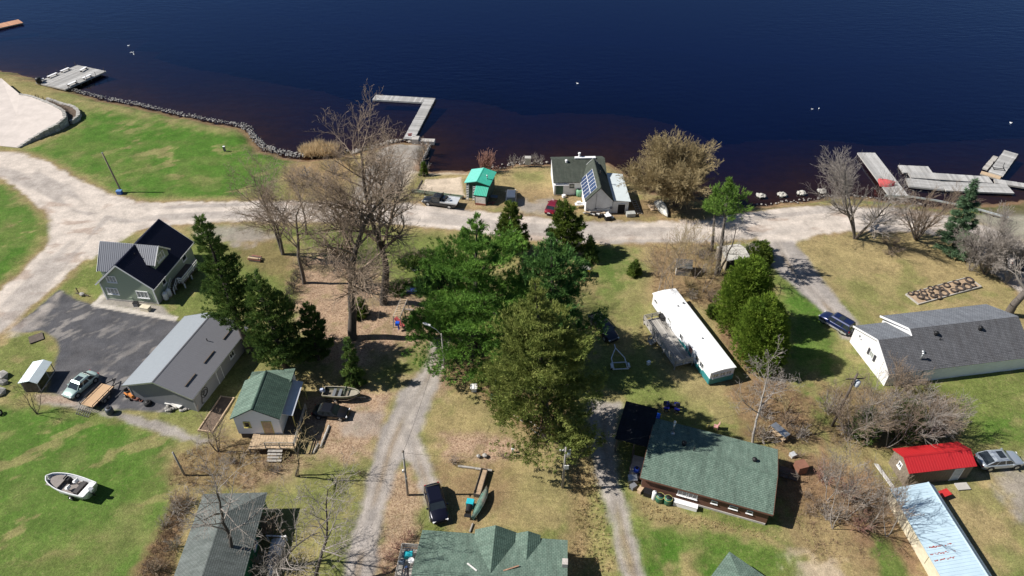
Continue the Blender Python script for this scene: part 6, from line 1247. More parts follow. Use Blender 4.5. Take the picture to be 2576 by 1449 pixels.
barrel('pale green upright tank beside the lakeside house', (1456, 492), .5, 1.2, M('mint_tank', (.16, .36, .22), .5), 'tank', 'tank'); crate('stone paved step block in front of the lakeside green door', (1416, 484), (1.6, 1.0, .2), CONC, 'step_slab', 'step')
crate('white cooler box on the gravel before the lakeside house', (1418, 496), (.5, .45, .4), WHITE2, 'cooler', 'cooler', .5); crate('low dark bench frame near the lakeside porch', (1436, 478), (1.2, .5, .8), WOODD, 'bench', 'bench')
p = G(1458, 522); o = thing('white_table', 'white folding table and clutter left of the lakeside house gable', 'table', p, R(5)); MB().box((0, 0, .7), (1.6, .8, .06)).build('top', WHITE2, o); MB().box((-.2, 0, .95), (.6, .5, .4)).build('white_tub', WHITE2, o)
for sx in (-.7, .7):
    for sy in (-.3, .3): MB().box((sx, sy, .35), (.06, .06, .7)).build('leg', STEEL, o)
p = G(1222, 512); o = thing('brick_heap', 'reddish broken brick heap before the teal roofed hut', 'bricks', p)
for k in range(16): MB().box((rr.uniform(-1.4, 1.5), rr.uniform(-.4, .35), rr.uniform(.06, .25)), (.4, .22, .14), rz=rr.uniform(0, 3)).build('brick', BRK, o)
p = G(1243, 503); o = thing('solar_table', 'dark panel table standing in the shadow of the teal roofed hut', 'table', p, R(-10)); MB().box((0, 0, .7), (1.2, .8, .05)).build('top', M('slate_top', (.12, .14, .18), .5), o)
for sx in (-.5, .5):
    for sy in (-.3, .3): MB().box((sx, sy, .35), (.06, .06, .7)).build('leg', WOODD, o)
o = crate('grey and white cabin-like box at the water edge by bare bushes', (1328, 412), (1.1, .9, 1.3), M('stone_white', (.5, .5, .48), .8, var=.25), 'well_house', 'box', lid=STONE)
# yard items
p = G(1192, 982); o = thing('dog_house', 'small white dog house on the yard grass below the pine', 'dog house', p, R(5)); MB().extrude([(-.3, -.35, 0), (.3, -.35, 0), (.3, -.35, .5), (0, -.35, .72), (-.3, -.35, .5)], (0, .8, 0)).build('body', WHITE2, o)
for s in (-1, 1): MB().beam((s * .2, -.4, .62), (s * .2, .5, .62), .46, .04).build('roof_board', PEEL, o)
p = G(1217, 948); o = thing('lawn_mower', 'red lawn mower tucked under the pine edge', 'lawn mower', p, R(40)); MB().box((0, 0, .28), (.7, .5, .22)).build('deck', REDP, o); MB().beam((-.3, 0, .3), (-.95, 0, 1.0), .45, .04).build('handle', BLACKM, o); [wheel(o, sx, sy, .12, .08) for sx in (-.3, .3) for sy in (-.28, .28)]
crate('dark covered barbecue under the pine edge', (1236, 958), (1.0, .7, .9), M('navy_cover', (.02, .025, .05), .7), 'covered_grill', 'grill', .5); crate('pale tarp covered heap beside the dark covered barbecue', (1252, 965), (1.2, .8, .5), M('pale_tarp', (.42, .45, .48), .7), 'tarp_heap', 'tarp', -.3); crate('green tarp bundle at the foot of the pine', (1245, 1000), (1.1, .7, .3), M('green_tarp', (.05, .13, .09), .7), 'tarp_bundle', 'tarp', .4)
p = G(1212, 1150); o = thing('rock_group', 'two grey rocks in the leaf strewn flower bed', 'rocks', p); MB().rock((-.35, 0, .2), .35, random.Random(31)).build('rock', STONE, o); MB().rock((.35, .05, .25), .4, random.Random(32)).build('rock', STONE, o)
crate('small white post lamp by the leaf strewn flower bed', (1290, 1138), (.25, .25, .55), WHITE2, 'garden_light', 'lamp')
p = G(1180, 1292); o = thing('grill', 'black barrel grill with a turquoise cover beside the canoe', 'grill', p, R(80)); TQ = M('turquoise_cover', (.02, .42, .50), .5); MB().tube((-.35, 0, .75), (.45, 0, .75), .32, n=14).build('drum', BLACKM, o); MB().box((.85, .05, .5), (.65, .75, .9)).build('turquoise_cover', TQ, o); MB().box((-.6, 0, .55), (.4, .7, .05)).build('side_shelf', BLACKM, o)
for sx in (-.3, .35):
    for sy in (-.25, .25): MB().box((sx, sy, .25), (.05, .05, .5)).build('leg', BLACKM, o)
p = G(1045, 676); o = thing('fire_ring', 'round stone fire ring on the grass under the bare trees', 'fire ring', p)
for i in range(12): t = i * math.pi / 6; MB().rock((.6 * math.cos(t), .6 * math.sin(t), .15), .2, random.Random(i)).build('stone', STONE, o)
MB().lathe((0, 0, 0), [(.5, .02), (.5, .05)], 12).build('ash', BLACKM, o)
crate('blue tarp covered box in the deep tree shade', (1036, 735), (1.5, 1.0, .5), M('blue_tarp', (.03, .06, .25), .6), 'tarp_box', 'tarp'); crate('small white triangular marker on the shaded grass by the trailer deck', (1631, 917), (.4, .3, .5), WHITE2, 'marker', 'marker', .6)
p = G(640, 655); o = thing('log_pile', 'short pile of cut logs beside the split trunk tree', 'logs', p, R(-12))
for k in range(9): MB().tube((rr.uniform(-.9, -.5), -.3 + .28 * (k % 4), .14 + .26 * (k // 4)), (rr.uniform(.8, 1.3), -.3 + .28 * (k % 4), .14 + .26 * (k // 4)), .14, .13, 8).build('log', (WOODD, BRK, WOODL)[k % 3], o)
# deck clutter of the bottom house
fm = Matrix.Translation((-9.4, 29.0, 0)) @ Matrix.Rotation(R(-4.5), 4, 'Z')
q = fm @ Vector((-1.15, 7.7, 1.0)); o = thing('cooler', 'turquoise cooler on the side deck corner', 'cooler', q); MB().box((0, 0, .25), (.75, .5, .5)).build('body', TQ, o); MB().box((0, 0, .53), (.8, .55, .06)).build('lid', TQ, o)
q = fm @ Vector((-.75, 7.1, 1.0)); o = thing('stool', 'white round stool on the side deck', 'stool', q); MB().lathe((0, 0, .42), [(.3, 0), (.32, .05), (.28, .09)], 14).build('seat', WHITE2, o); [MB().box((.18 * math.cos(t), .18 * math.sin(t), .21), (.05, .05, .42)).build('leg', WHITE2, o) for t in (0, 2.1, 4.2)]
q = fm @ Vector((-.15, 6.75, 1.0)); o = thing('side_table', 'dark square side table on the side deck', 'table', q, R(40)); MB().box((0, 0, .45), (.5, .5, .05)).build('top', M('dark_red_brown', (.06, .035, .03), .7), o); [MB().box((sx, sy, .21), (.05, .05, .42)).build('leg', WOODD, o) for sx in (-.2, .2) for sy in (-.2, .2)]
q = fm @ Vector((-1.55, 6.9, 1.0)); o = thing('deck_chair', 'blue grey folding chair by the deck railing', 'chair', q, R(80)); BG = M('blue_grey_fabric', (.10, .14, .20), .8); MB().box((0, 0, .4), (.55, .5, .05)).build('seat', BG, o); MB().box((-.3, 0, .7), (.06, .5, .6)).build('backrest', BG, o); [MB().box((sx, sy, .2), (.04, .04, .4)).build('leg', STEEL, o) for sx in (-.22, .22) for sy in (-.2, .2)]
# mobile-home deck bicycle, lake birds
tm = Matrix.Translation((19.3, 75.06, 0)) @ Matrix.Rotation(R(287.1), 4, 'Z'); q = tm @ Vector((5.0, -.6, .75)); o = thing('bicycle', 'dark bicycle leaning on the mobile home wall on its deck', 'bicycle', q, R(287))
for xx in (-.5, .5): MB().torus((xx, 0, .34), .31, .03, 16, 5, tilt=Matrix.Rotation(R(90), 3, 'X')).build('wheel', RUBBER, o)
MB().path([(-.5, 0, .34), (-.15, 0, .75), (.35, 0, .72), (.5, 0, .34)], .03, 5).path([(-.15, 0, .75), (0, 0, .32), (.35, 0, .72)], .03, 5).path([(.35, 0, .72), (.33, 0, .98)], .025, 5).build('frame', BLACKM, o); MB().box((-.17, 0, .86), (.25, .14, .06)).build('saddle', RUBBER, o); MB().beam((.33, -.28, .98), (.33, .28, .98), .04, .04).build('handlebar', STEEL, o)
crate('dark chest on the mobile home deck beside the bicycle', (1662, 812), (.9, .5, .5), BLACKM, 'chest', 'box', R(287), .75)
for i, (px, py) in enumerate(((324, 116), (330, 133), (335.5, 133), (337, 137.5), (1453, 211), (2043, 276), (2060, 274), (2542, 310))):
    p = G(px, py, WATER_Z); o = thing('gull', 'white water bird floating alone on the open lake' if i in (4, 7) else ('white water bird in the small flock off the pier' if i < 4 else 'white water bird in the pair floating off the boulder piles'), 'bird', (p.x, p.y, WATER_Z), .7 * i, 'single birds on the lake' if i in (4, 7) else ('flock off the pier' if i < 4 else 'pair of birds on the lake'))
    o.scale = (.75, .75, .75)
    MB().loft([[(x_, r * math.cos(t) * .8, .08 + zc + r * math.sin(t) * .8) for t in np.linspace(0, 6.28, 9)[:-1]] for x_, r, zc in ((-.42, .03, .12), (-.3, .12, .08), (0, .22, .04), (.22, .17, .04), (.34, .05, .08))]).build('body', WHITE2, o, True)
    MB().tube((.25, 0, .12), (.34, 0, .36), .06, .05, 8).build('neck', WHITE2, o); MB().rock((.38, 0, .4), .08, random.Random(i), 1).build('head', WHITE2, o); MB().tube((.44, 0, .4), (.55, 0, .38), .03, .01, 6).build('beak', YEL, o)
# ================================================================ person on the side deck, looking up with a drone controller in both hands
q = fm @ Vector((-.75, 5.75, 1.0))
pe = thing('person', 'person in a blue cap and dark jacket standing on the side deck', 'person', q, R(200))
SKIN = M('skin', (.50, .32, .24), .6, var=.05); JACK = M('dark_jacket', (.025, .022, .03), .8, var=.2); JEAN = M('dark_trousers', (.04, .05, .08), .85, var=.2); CAP = M('blue_cap', (.05, .10, .24), .8)
def skin_mesh(name, V, E, Rr, mat, parent, sub=2, root=0):
    me = bpy.data.meshes.new(name); me.from_pydata(V, E, []); o = link(name, me, parent, mat); o.modifiers.new('skin', 'SKIN')
    for i, r in enumerate(Rr): me.skin_vertices[0].data[i].radius = (r, r) if not isinstance(r, tuple) else r; me.skin_vertices[0].data[i].use_root = (i == root)
    s = o.modifiers.new('sub', 'SUBSURF'); s.levels = sub; s.render_levels = sub; return o
V = [(0, 0, .95), (0, 0, 1.15), (0.01, 0, 1.38), (.01, 0, 1.47), (.04, 0, 1.56)]; E = [(0, 1), (1, 2), (2, 3), (3, 4)]; RR = [(.15, .12), (.15, .12), (.16, .12), .06, .06]
for s in (-1, 1):
    i = len(V); V += [(0, s * .19, 1.40), (.04, s * .27, 1.12), (.27, s * .13, 1.12), (.33, s * .09, 1.14)]; E += [(2, i), (i, i + 1), (i + 1, i + 2), (i + 2, i + 3)]; RR += [.075, .058, .042, .035]
    i = len(V); V += [(0, s * .10, .88), (.03, s * .11, .48), (0, s * .12, .08), (.14, s * .13, .035)]; E += [(0, i), (i, i + 1), (i + 1, i + 2), (i + 2, i + 3)]; RR += [.09, .065, .045, .04]
bd = skin_mesh('body', V, E, RR, JACK, pe, 1)
hd = MB().loft([[(.055 + cx_ + rx * math.cos(t), ry * math.sin(t), 1.60 + zc) for t in np.linspace(0, 6.283, 13)[:-1]] for zc, rx, ry, cx_ in ((-.08, .05, .045, .03), (-.05, .075, .06, .015), (0, .095, .075, .005), (.06, .10, .08, 0), (.12, .09, .075, -.01), (.17, .04, .035, -.01))]).build('head', SKIN, pe, True)
MB().tube((.15, 0, 1.63), (.185, 0, 1.60), .012, .018, 6).build('nose', SKIN, hd); MB().box((.142, 0, 1.565), (.02, .05, .012)).build('mouth', M('lip', (.35, .15, .13), .6), hd)
for s in (-1, 1): MB().rock((.14, s * .032, 1.645), .012, random.Random(1), 1).build('eye', DARK, hd); MB().box((.05, s * .085, 1.62), (.04, .018, .06)).build('ear', SKIN, hd)
MB().lathe((.045, 0, 1.655), [(.108, 0), (.11, .05), (.085, .105), (.02, .125)], 14).build('cap', CAP, pe, True); MB().box((.175, 0, 1.665), (.13, .15, .015), ry=R(12)).build('cap_peak', CAP, pe)
for s in (-1, 1):
    hn = MB().box((.37, s * .085, 1.145), (.08, .035, .085)).build('hand', SKIN, pe)
    fg = [((.38 + .0, s * .075, 1.175 - .02 * k), (.43, s * (.06), 1.178 - .02 * k), (.435, s * .03, 1.175 - .02 * k)) for k in range(4)]
    skv = []; 
    for k, f3 in enumerate(fg): MB().tube(f3[0], f3[1], .0095, .009, 6).tube(f3[1], f3[2], .009, .0075, 6).build('finger', SKIN, hn)
    MB().tube((.36, s * .07, 1.185), (.40, s * .035, 1.20), .011, .009, 6).build('thumb', SKIN, hn)
ct = thing('controller', 'small dark controller held by the person on the deck', 'controller', q, R(200)); MB().box((.42, 0, 1.15), (.08, .13, .05)).build('case', BLACKM, ct); MB().box((.42, 0, 1.178), (.07, .11, .008)).build('screen', GLASS, ct)
# ================================================================ vegetation
BARK = M('bark_grey', (.13, .112, .098), .95, var=.35, scale=5, stretch=(1, 1, .3), bump=.5)
BARKD = M('bark_dark', (.075, .062, .052), .95, var=.35, scale=5, stretch=(1, 1, .3))
TWIG = M('twig_brown', (.275, .21, .155), .95, var=.25, scale=.8)
TWIGG = M('twig_grey', (.31, .275, .245), .95, var=.25, scale=.8)
TWIGW = M('twig_willow', (.36, .285, .150), .95, var=.22, scale=.8)
TWIGR = M('twig_red', (.33, .18, .14), .95, var=.25, scale=.8)
TWIGY = M('twig_yellow', (.48, .35, .08), .95, var=.3, scale=.8)
def leaf_mat(name, c1, c2, c3, trans=.28):
    m = bpy.data.materials.new(name); m.use_nodes = True; t = m.node_tree; N = t.nodes; L = t.links; N.remove(N['Principled BSDF']); out = N['Material Output']
    ge = N.new('ShaderNodeNewGeometry'); n = N.new('ShaderNodeTexNoise'); n.inputs['Scale'].default_value = .8; n.inputs['Detail'].default_value = 5; n.inputs['Roughness'].default_value = .7; L.new(ge.outputs['Position'], n.inputs['Vector'])
    cr = N.new('ShaderNodeValToRGB'); e = cr.color_ramp.elements; e[0].position = .34; e[0].color = (*c1, 1); e[1].position = .68; e[1].color = (*c3, 1); k = e.new(.5); k.color = (*c2, 1); L.new(n.outputs['Fac'], cr.inputs[0])
    at = N.new('ShaderNodeAttribute'); at.attribute_name = 'tint'; mp = N.new('ShaderNodeMapRange'); mp.inputs[3].default_value = .6; mp.inputs[4].default_value = 1.4; L.new(at.outputs['Fac'], mp.inputs[0])
    mx = N.new('ShaderNodeMix'); mx.data_type = 'RGBA'; mx.blend_type = 'MULTIPLY'; mx.inputs[0].default_value = 1; L.new(cr.outputs[0], mx.inputs[6]); L.new(mp.outputs[0], mx.inputs[7])
    d = N.new('ShaderNodeBsdfDiffuse'); tr = N.new('ShaderNodeBsdfTranslucent'); L.new(mx.outputs[2], d.inputs[0]); L.new(mx.outputs[2], tr.inputs[0]); ms = N.new('ShaderNodeMixShader'); ms.inputs[0].default_value = trans; L.new(d.outputs[0], ms.inputs[1]); L.new(tr.outputs[0], ms.inputs[2]); L.new(ms.outputs[0], out.inputs['Surface'])
    MATS[name] = m; return m
LF_PINE = leaf_mat('pine_needles', (.085, .175, .045), (.145, .275, .055), (.225, .38, .075)); LF_OLIVE = leaf_mat('olive_pine_needles', (.125, .165, .045), (.215, .255, .07), (.32, .34, .11))
LF_BLUEP = leaf_mat('bluegreen_needles', (.058, .13, .045), (.10, .20, .058), (.155, .28, .075)); LF_DARK = leaf_mat('dark_spruce_needles', (.055, .105, .035), (.10, .165, .045), (.18, .245, .06))
LF_CEDAR = leaf_mat('cedar_sprays', (.06, .10, .025), (.11, .165, .035), (.19, .23, .045)); LF_ROUND = leaf_mat('round_cedar_sprays', (.085, .15, .025), (.155, .235, .035), (.24, .32, .05)); LF_SPR = leaf_mat('spruce_blue', (.07, .13, .075), (.12, .20, .11), (.18, .26, .14)); LF_PALE = leaf_mat('fresh_green_needles', (.09, .17, .04), (.16, .27, .055), (.24, .36, .08))
def np_mesh(name, verts, faces, tint=None):
    me = bpy.data.meshes.new(name); k = faces.shape[1]; me.vertices.add(len(verts)); me.vertices.foreach_set('co', verts.astype(np.float32).ravel()); n = len(faces)
    me.loops.add(n * k); me.loops.foreach_set('vertex_index', faces.astype(np.int32).ravel()); me.polygons.add(n); me.polygons.foreach_set('loop_start', np.arange(0, n * k, k, dtype=np.int32)); me.update(calc_edges=True)
    if tint is not None: a = me.attributes.new('tint', 'FLOAT', 'POINT'); a.data.foreach_set('value', tint.astype(np.float32))
    return me
def segs_mesh(name, S, n=3, rmin=.0):
    S = np.array(S); p, q, r0, r1 = S[:, :3], S[:, 3:6], np.maximum(S[:, 6], rmin), np.maximum(S[:, 7], rmin); d = q - p; d /= np.linalg.norm(d, axis=1)[:, None] + 1e-9
    up = np.where(np.abs(d[:, 2:3]) < .9, np.array([[0, 0, 1.]]), np.array([[1., 0, 0]])); a = np.cross(d, up); a /= np.linalg.norm(a, axis=1)[:, None]; b = np.cross(d, a); vs = []
    for c, r in ((p, r0), (q, r1)):
        for i in range(n): t = 2 * math.pi * i / n; vs.append(c + (a * math.cos(t) + b * math.sin(t)) * r[:, None])
    V = np.stack(vs, 1).reshape(-1, 3); base = (np.arange(len(S)) * 2 * n)[:, None]; F = np.concatenate([base + np.array([[i, (i + 1) % n, n + (i + 1) % n, n + i]]) for i in range(n)]); return np_mesh(name, V, F)
def rv(rng): return Vector((rng.gauss(0, 1), rng.gauss(0, 1), rng.gauss(0, 1)))
def grow(S, rng, p, d, L, r, lev, mx, cfg):
    n = max(2, int(L / cfg['seg'][lev])); st = L / n; p = Vector(p); d = Vector(d)
    for i in range(n):
        d = (d + rv(rng) * cfg['wig'] + Vector((0, 0, cfg['up'][lev]))).normalized(); q = p + d * st; ra = r * (1 - .8 * i / n); rb = r * (1 - .8 * (i + 1) / n)
        S[min(lev, 1)].append((*p, *q, ra, rb))
        f = (i + 1) / n
        if lev < mx and f > cfg['first'][lev]:
            k = cfg['kids'][lev]; k = int(k) + (rng.random() < k - int(k))
            for _ in range(k):
                ax = d.cross(rv(rng)).normalized(); an = R(rng.uniform(*cfg['ang'][lev])); cd_ = (Matrix.Rotation(an, 3, ax) @ d).normalized()
                cl = cfg['len'][lev] * L * rng.uniform(.6, 1.1) * (1 - .55 * max(0, f - .3)); grow(S, rng, q, cd_, cl, max(rb * .65, .012), lev + 1, mx, cfg)
        p = q
    return p
CFG = dict(seg=[1.2, .8, .6, .5, .45], wig=.10, up=[.02, .05, .03, .02, .02], first=[.3, .2, .15, .1, 0], kids=[1.9, 1.5, 1.4, 1.2, 0], ang=[(35, 62), (30, 60), (28, 60), (25, 55)], len=[.50, .55, .52, .55])
def bare_data(seed, h_, r, cfg=None, mx=4, lean=(0, 0)):
    c = dict(CFG); c.update(cfg or {}); k_ = min(1, max(.3, h_ / 16)); c['seg'] = [s_ * (k_ if h_ > 2 else 1) for s_ in c['seg']]; rng = random.Random(seed); S = [[], []]
    grow(S, rng, (0, 0, -.2), Vector((lean[0], lean[1], h_)).normalized(), h_ * .92, r, 0, mx, c); return S
def top_height(base, ty):
    p = G(*base); v = (ty - 724.5) / F_PX; cd, sd_ = math.cos(PITCH), math.sin(PITCH); return CAM_H - p.y * (sd_ + v * cd) / (cd - v * sd_)
def bare_tree(label, base, ty, tx=None, r=.28, seed=1, cfg=None, mx=4, twig=TWIG, bark=BARK, group=None, rmin=.012, name='bare_tree', cat='tree', stems=1, spread=.25, h=None):
    p = G(*base); h_ = h or top_height(base, ty); o = thing(name, label, cat, p, 0, group)
    lean = (0, 0)
    if tx is not None: lean = (G(tx, ty, h_).x - p.x, 0)
    S = [[], []]
    for k in range(stems):
        a = 6.28 * k / stems + seed; ln = (lean[0] + (h_ * spread * math.cos(a) if stems > 1 else 0), lean[1] + (h_ * spread * math.sin(a) if stems > 1 else 0)); s = bare_data(seed * 17 + k, h_ * (1 if k == 0 else .85), r * (1 if stems == 1 else .75), cfg, mx, ln)
        S[0] += s[0]; S[1] += s[1]
    link('trunk', segs_mesh('trunk', S[0], 8), o, bark); link('crown', segs_mesh('crown', S[1], 3, rmin), o, twig); return o
def blades(C, Dn, rng, n, l, w, spread):
    """n thin triangular blades at each centre C, around direction Dn"""
    m = len(C) * n; c = np.repeat(C, n, 0); d = np.repeat(Dn, n, 0) + rng.normal(0, spread, (m, 3)); d /= np.linalg.norm(d, axis=1)[:, None] + 1e-9
    s = np.cross(d, rng.normal(0, 1, (m, 3))); s /= np.linalg.norm(s, axis=1)[:, None] + 1e-9; ll = l * rng.uniform(.6, 1.25, (m, 1)); ww = w * rng.uniform(.7, 1.3, (m, 1)); c = c + rng.normal(0, l * .22, (m, 3))
    V = np.stack([c - s * ww / 2, c + s * ww / 2, c + d * ll], 1).reshape(-1, 3); t = np.repeat(np.clip(rng.normal(.5, .22, m), 0, 1), 3); return V, np.arange(m * 3).reshape(-1, 3), t
def conifer(label, base, ty, R0, kind='spruce', tx=None, mat=None, seed=1, n=2600, low=.12, bark=BARKD, group=None, name=None, h=None, l=None, gap=.35, copyto=None):
    p = G(*base); h_ = h or top_height(base, ty); o = thing(name or kind + '_tree', label, 'tree', p, 0, group); rng = np.random.RandomState(seed)
    lean = (G(tx, ty, h_).x - p.x) if tx is not None else 0.0; ctr = lambda z_: np.stack([lean * (z_ / h_) ** 1.2, 0 * z_, z_], -1)
    S = []; zs = np.linspace(-.2, h_ * (.97 if kind != 'cedar' else .8), 10); r0 = .022 * h_ + .05; C_ = ctr(np.maximum(zs, 0)); C_[:, 2] = zs
    for i in range(9): S.append((*C_[i], *C_[i + 1], r0 * (1 - i / 9.5), r0 * (1 - (i + 1) / 9.5)))
    prof = {'spruce': lambda t: (1 - t) ** .85 * (.75 + .25 * np.minimum(1, t * 6)), 'pine': lambda t: np.sin(np.clip((1 - t) * 1.02, 0, 1) * math.pi * .62 + .12) ** .9 * np.minimum(1, (1 - t) * 3.2 + .08), 'cedar': lambda t: np.clip(1 - (t * .99) ** 2.6, 0, 1) ** .55 * np.minimum(1, .74 + t * 1.0), 'column': lambda t: np.clip(1.02 - t, .02, 1) ** .62 * np.minimum(1, .78 + t)}[kind if kind in ('spruce', 'pine', 'cedar') else 'column']
    if kind in ('pine', 'spruce', 'column'):
        nb = int({'pine': 3.3, 'spruce': 5.5, 'column': 6}[kind] * h_ * (1 if h_ > 6 else 2.5)); B = []; Cc = []; Dd = []
        per = max(6, n // nb)
        for k in range(nb):
            t = low + (1 - low) * (k + rng.rand()) / nb
            if kind == 'pine': wh = max(4, int(h_ / 1.15)); t = low + (1 - low) * (np.floor((t - low) / (1 - low) * wh) + .5 + rng.normal(0, .09)) / wh; t = min(max(t, low), .985)
            az = k * 2.399 + rng.normal(0, .25); Lb = R0 * prof(np.array(t)) * rng.uniform(.55, 1.2) + .15
            if kind == 'pine' and rng.rand() < gap * .5: Lb *= .55
            el = {'pine': .0 + .6 * t, 'spruce': -.30 + .75 * t, 'column': .35}[kind] + rng.normal(0, .1); d = np.array([math.cos(az) * math.cos(el), math.sin(az) * math.cos(el), math.sin(el)]); z0 = t * h_; c0 = ctr(np.array(z0)); tip = c0 + d * Lb; tip[2] = min(tip[2], h_ * 1.0)
            B.append((*c0, *(c0 + (tip - c0) * .75), .012 * Lb + .02, .012)); m = max(4, int(per * (Lb / R0) ** 1.3 * 2.0)); u_ = rng.beta(2.4, 1.15, m); side = np.array([-math.sin(az), math.cos(az), 0]); wd = {'pine': .36, 'spruce': .22, 'column': .26}[kind] * Lb
            pos = c0 + d * Lb * u_[:, None] + side * (rng.normal(0, 1, m) * wd * (.35 + .65 * u_) * .6)[:, None]; pos[:, 2] += rng.normal({'pine': .08, 'spruce': -.08, 'column': 0}[kind], .09 if kind == 'pine' else .11, m) + ({'pine': .25, 'spruce': .0, 'column': .3}[kind]) * u_ ** 2 * Lb * .3
            Cc.append(pos); Dd.append(np.tile(d * .8 + np.array([0, 0, {'pine': .75, 'spruce': .05, 'column': .8}[kind]]), (m, 1)))
        S += B; Cc = np.concatenate(Cc); Dd = np.concatenate(Dd)
        V, F_, t = blades(Cc, Dd, rng, {'pine': 11, 'spruce': 9, 'column': 9}[kind], l or {'pine': .40, 'spruce': .36, 'column': .33}[kind], {'pine': .088, 'spruce': .085, 'column': .09}[kind], {'pine': .62, 'spruce': .5, 'column': .5}[kind])
    else:
        m = n; K = max(5, int(3 + R0 * 2.2)); lj = rng.randint(0, K, m); la = np.arange(K) * 2.4 + seed; lr = np.where(np.arange(K) == 0, 0, R0 * rng.uniform(.26, .40, K)); lh = np.where(np.arange(K) == 0, 1, rng.uniform(.78, .97, K)); lR = R0 * rng.uniform(.60, .70, K)
        t = rng.beta(1.25, 1.05, m); az = rng.uniform(0, 6.283, m); lump = .5 + .5 * np.sin(az * 3 + t * 9 + seed) * np.sin(az * 5 - t * 13 + 1.3 * seed); rad = lR[lj] * prof(t) * (.75 + .35 * lump) * np.where(rng.rand(m) < .8, rng.uniform(.86, 1.06, m), rng.uniform(.4, .86, m))
        z_ = h_ * lh[lj] * (low + (1 - low) * t) + rng.normal(0, .1, m); c = ctr(np.clip(z_, 0, h_)); c[:, 0] += rad * np.cos(az) + lr[lj] * np.cos(la[lj]); c[:, 1] += rad * np.sin(az) + lr[lj] * np.sin(la[lj]); out = np.stack([np.cos(az), np.sin(az), .55 + 1.1 * t], -1); keep = ~((lump < .12) & (rng.rand(m) < gap)); c = c[keep]; out = out[keep]
        V, F_, t = blades(c, out, rng, 9, l or .36, .09, .5)
    link('trunk', segs_mesh('trunk', S, 7), o, bark)
    V[:, 2] = np.maximum(V[:, 2], .03); link('crown', np_mesh('crown', V, F_, t), o, mat or LF_DARK); return o
# ---- big bare trees in the middle
WID = dict(first=[.34, .2, .12, .1, 0], kids=[1.8, 1.65, 1.5, 1.25, 0], len=[.44, .56, .55, .55], up=[.02, .035, .03, .02, .02])
bare_tree('tall bare tree with thick leaning trunk on the leaf strewn yard', (888, 852), 430, 800, .62, 3, WID, 4, TWIG, BARKD)
bare_tree('tallest bare tree, its trunk rising behind the climbing frame', (965, 765), 308, 920, .58, 5, dict(WID, first=[.42, .2, .12, .1, 0]), 4, TWIG, BARKD)
bare_tree('bare tree with a split trunk near the parked log by the gravel road', (712, 640), 425, 660, .34, 8, dict(WID, first=[.25, .2, .1, .1, 0], kids=[2.1, 1.8, 1.5, 1.2, 0], len=[.55, .55, .55, .5]), 4, TWIG, BARK, stems=2, spread=.14)
bare_tree('bare brown tree standing between the road and the leaf strewn yard', (765, 712), 455, 735, .3, 12, dict(WID, len=[.52, .56, .55, .5]), 4, TWIG, BARK)
bare_tree('bare sapling by the ramp road edge', (770, 590), 440, 770, .18, 22, WID, 4, TWIG, BARK)
# ---- willow by the lake: many upright stems, dense yellowish crown
WIL = dict(seg=[1.0, .7, .5, .45, .4], up=[.02, .05, .05, .05, .03], first=[.25, .12, .08, .05, 0], kids=[2.2, 1.8, 1.8, 1.2, 0], ang=[(22, 48), (20, 48), (18, 45), (18, 45)], len=[.52, .55, .5, .5], wig=.08)
bare_tree('broad dense willow with yellowish bare crown on the lake shore', (1703, 518), 352, 1722, .26, 33, WIL, 4, TWIGW, BARK, rmin=.02, stems=9, spread=.52)
# ---- right-hand bare trees
bare_tree('bare multi stemmed tree on the dry lawn below the red boat', (2150, 600), 385, 2205, .30, 41, dict(WIL, kids=[1.6, 1.4, 1.2, .9, 0]), 4, TWIGG, BARK, rmin=.013, stems=3, spread=.26)
bare_tree('low spreading bare tree between the lawn tree and the blue spruce', (2305, 603), 470, 2335, .22, 44, dict(WIL, kids=[1.4, 1.2, 1.1, .8, 0]), 3, TWIG, BARKD, stems=5, spread=.5)
bare_tree('large old bare tree with thick trunk behind the grey saltbox roof', (2535, 792), 555, 2590, .55, 47, dict(WID, first=[.28, .2, .1, .1, 0]), 4, TWIGG, BARK, rmin=.018); bare_tree('grey bare tree over the road bend behind the spruce', (2480, 690), 560, 2500, .22, 51, WIL, 4, TWIGG, BARK, stems=3, spread=.4); bare_tree('small grey bare tree beside the dark parked car at the road bend', (2545, 690), 575, 2560, .2, 53, WIL, 4, TWIGG, BARK, stems=2, spread=.3)
bare_tree('pale bare tree in the brush behind the brown house', (1893, 1118), 925, 1965, .17, 57, WID, 4, TWIGG, M('pale_bark', (.34, .31, .28), .9, var=.25, scale=4)); bare_tree('bare tree leaning over the green cabin roof', (588, 1430), 1185, 500, .22, 61, dict(WID, kids=[2.0, 1.7, 1.4, 1.2, 0]), 4, TWIGG, BARKD)
bare_tree('bare tree rising from below the frame beside the gravel drive', (790, 1470), 1270, 770, .2, 63, dict(WID, kids=[1.9, 1.6, 1.4, 1.1, 0]), 4, TWIGG, BARKD); bare_tree('bare tree rising behind the tarped boat', (690, 1500), 1260, 655, .18, 64, dict(WID, kids=[1.9, 1.6, 1.4, 1.1, 0]), 4, TWIGG, BARKD)
bare_tree('small bare fruit tree on the grass beside the cottage deck', (745, 1197), 1068, 738, .14, 67, dict(WID, first=[.25, .1, .1, .1, 0], len=[.5, .5, .5, .5], kids=[1.2, 1.2, 1.1, 0, 0]), 3, TWIGW, BARKD, stems=2, spread=.22); bare_tree('small dark bare tree in the brush below the soil bed', (548, 1135), 1045, 520, .1, 69, dict(WID, first=[.2, .1, .1, .1, 0], len=[.55, .5, .5, .5], kids=[1.0, .9, .7, 0, 0]), 3, TWIG, BARKD, stems=3, spread=.3)
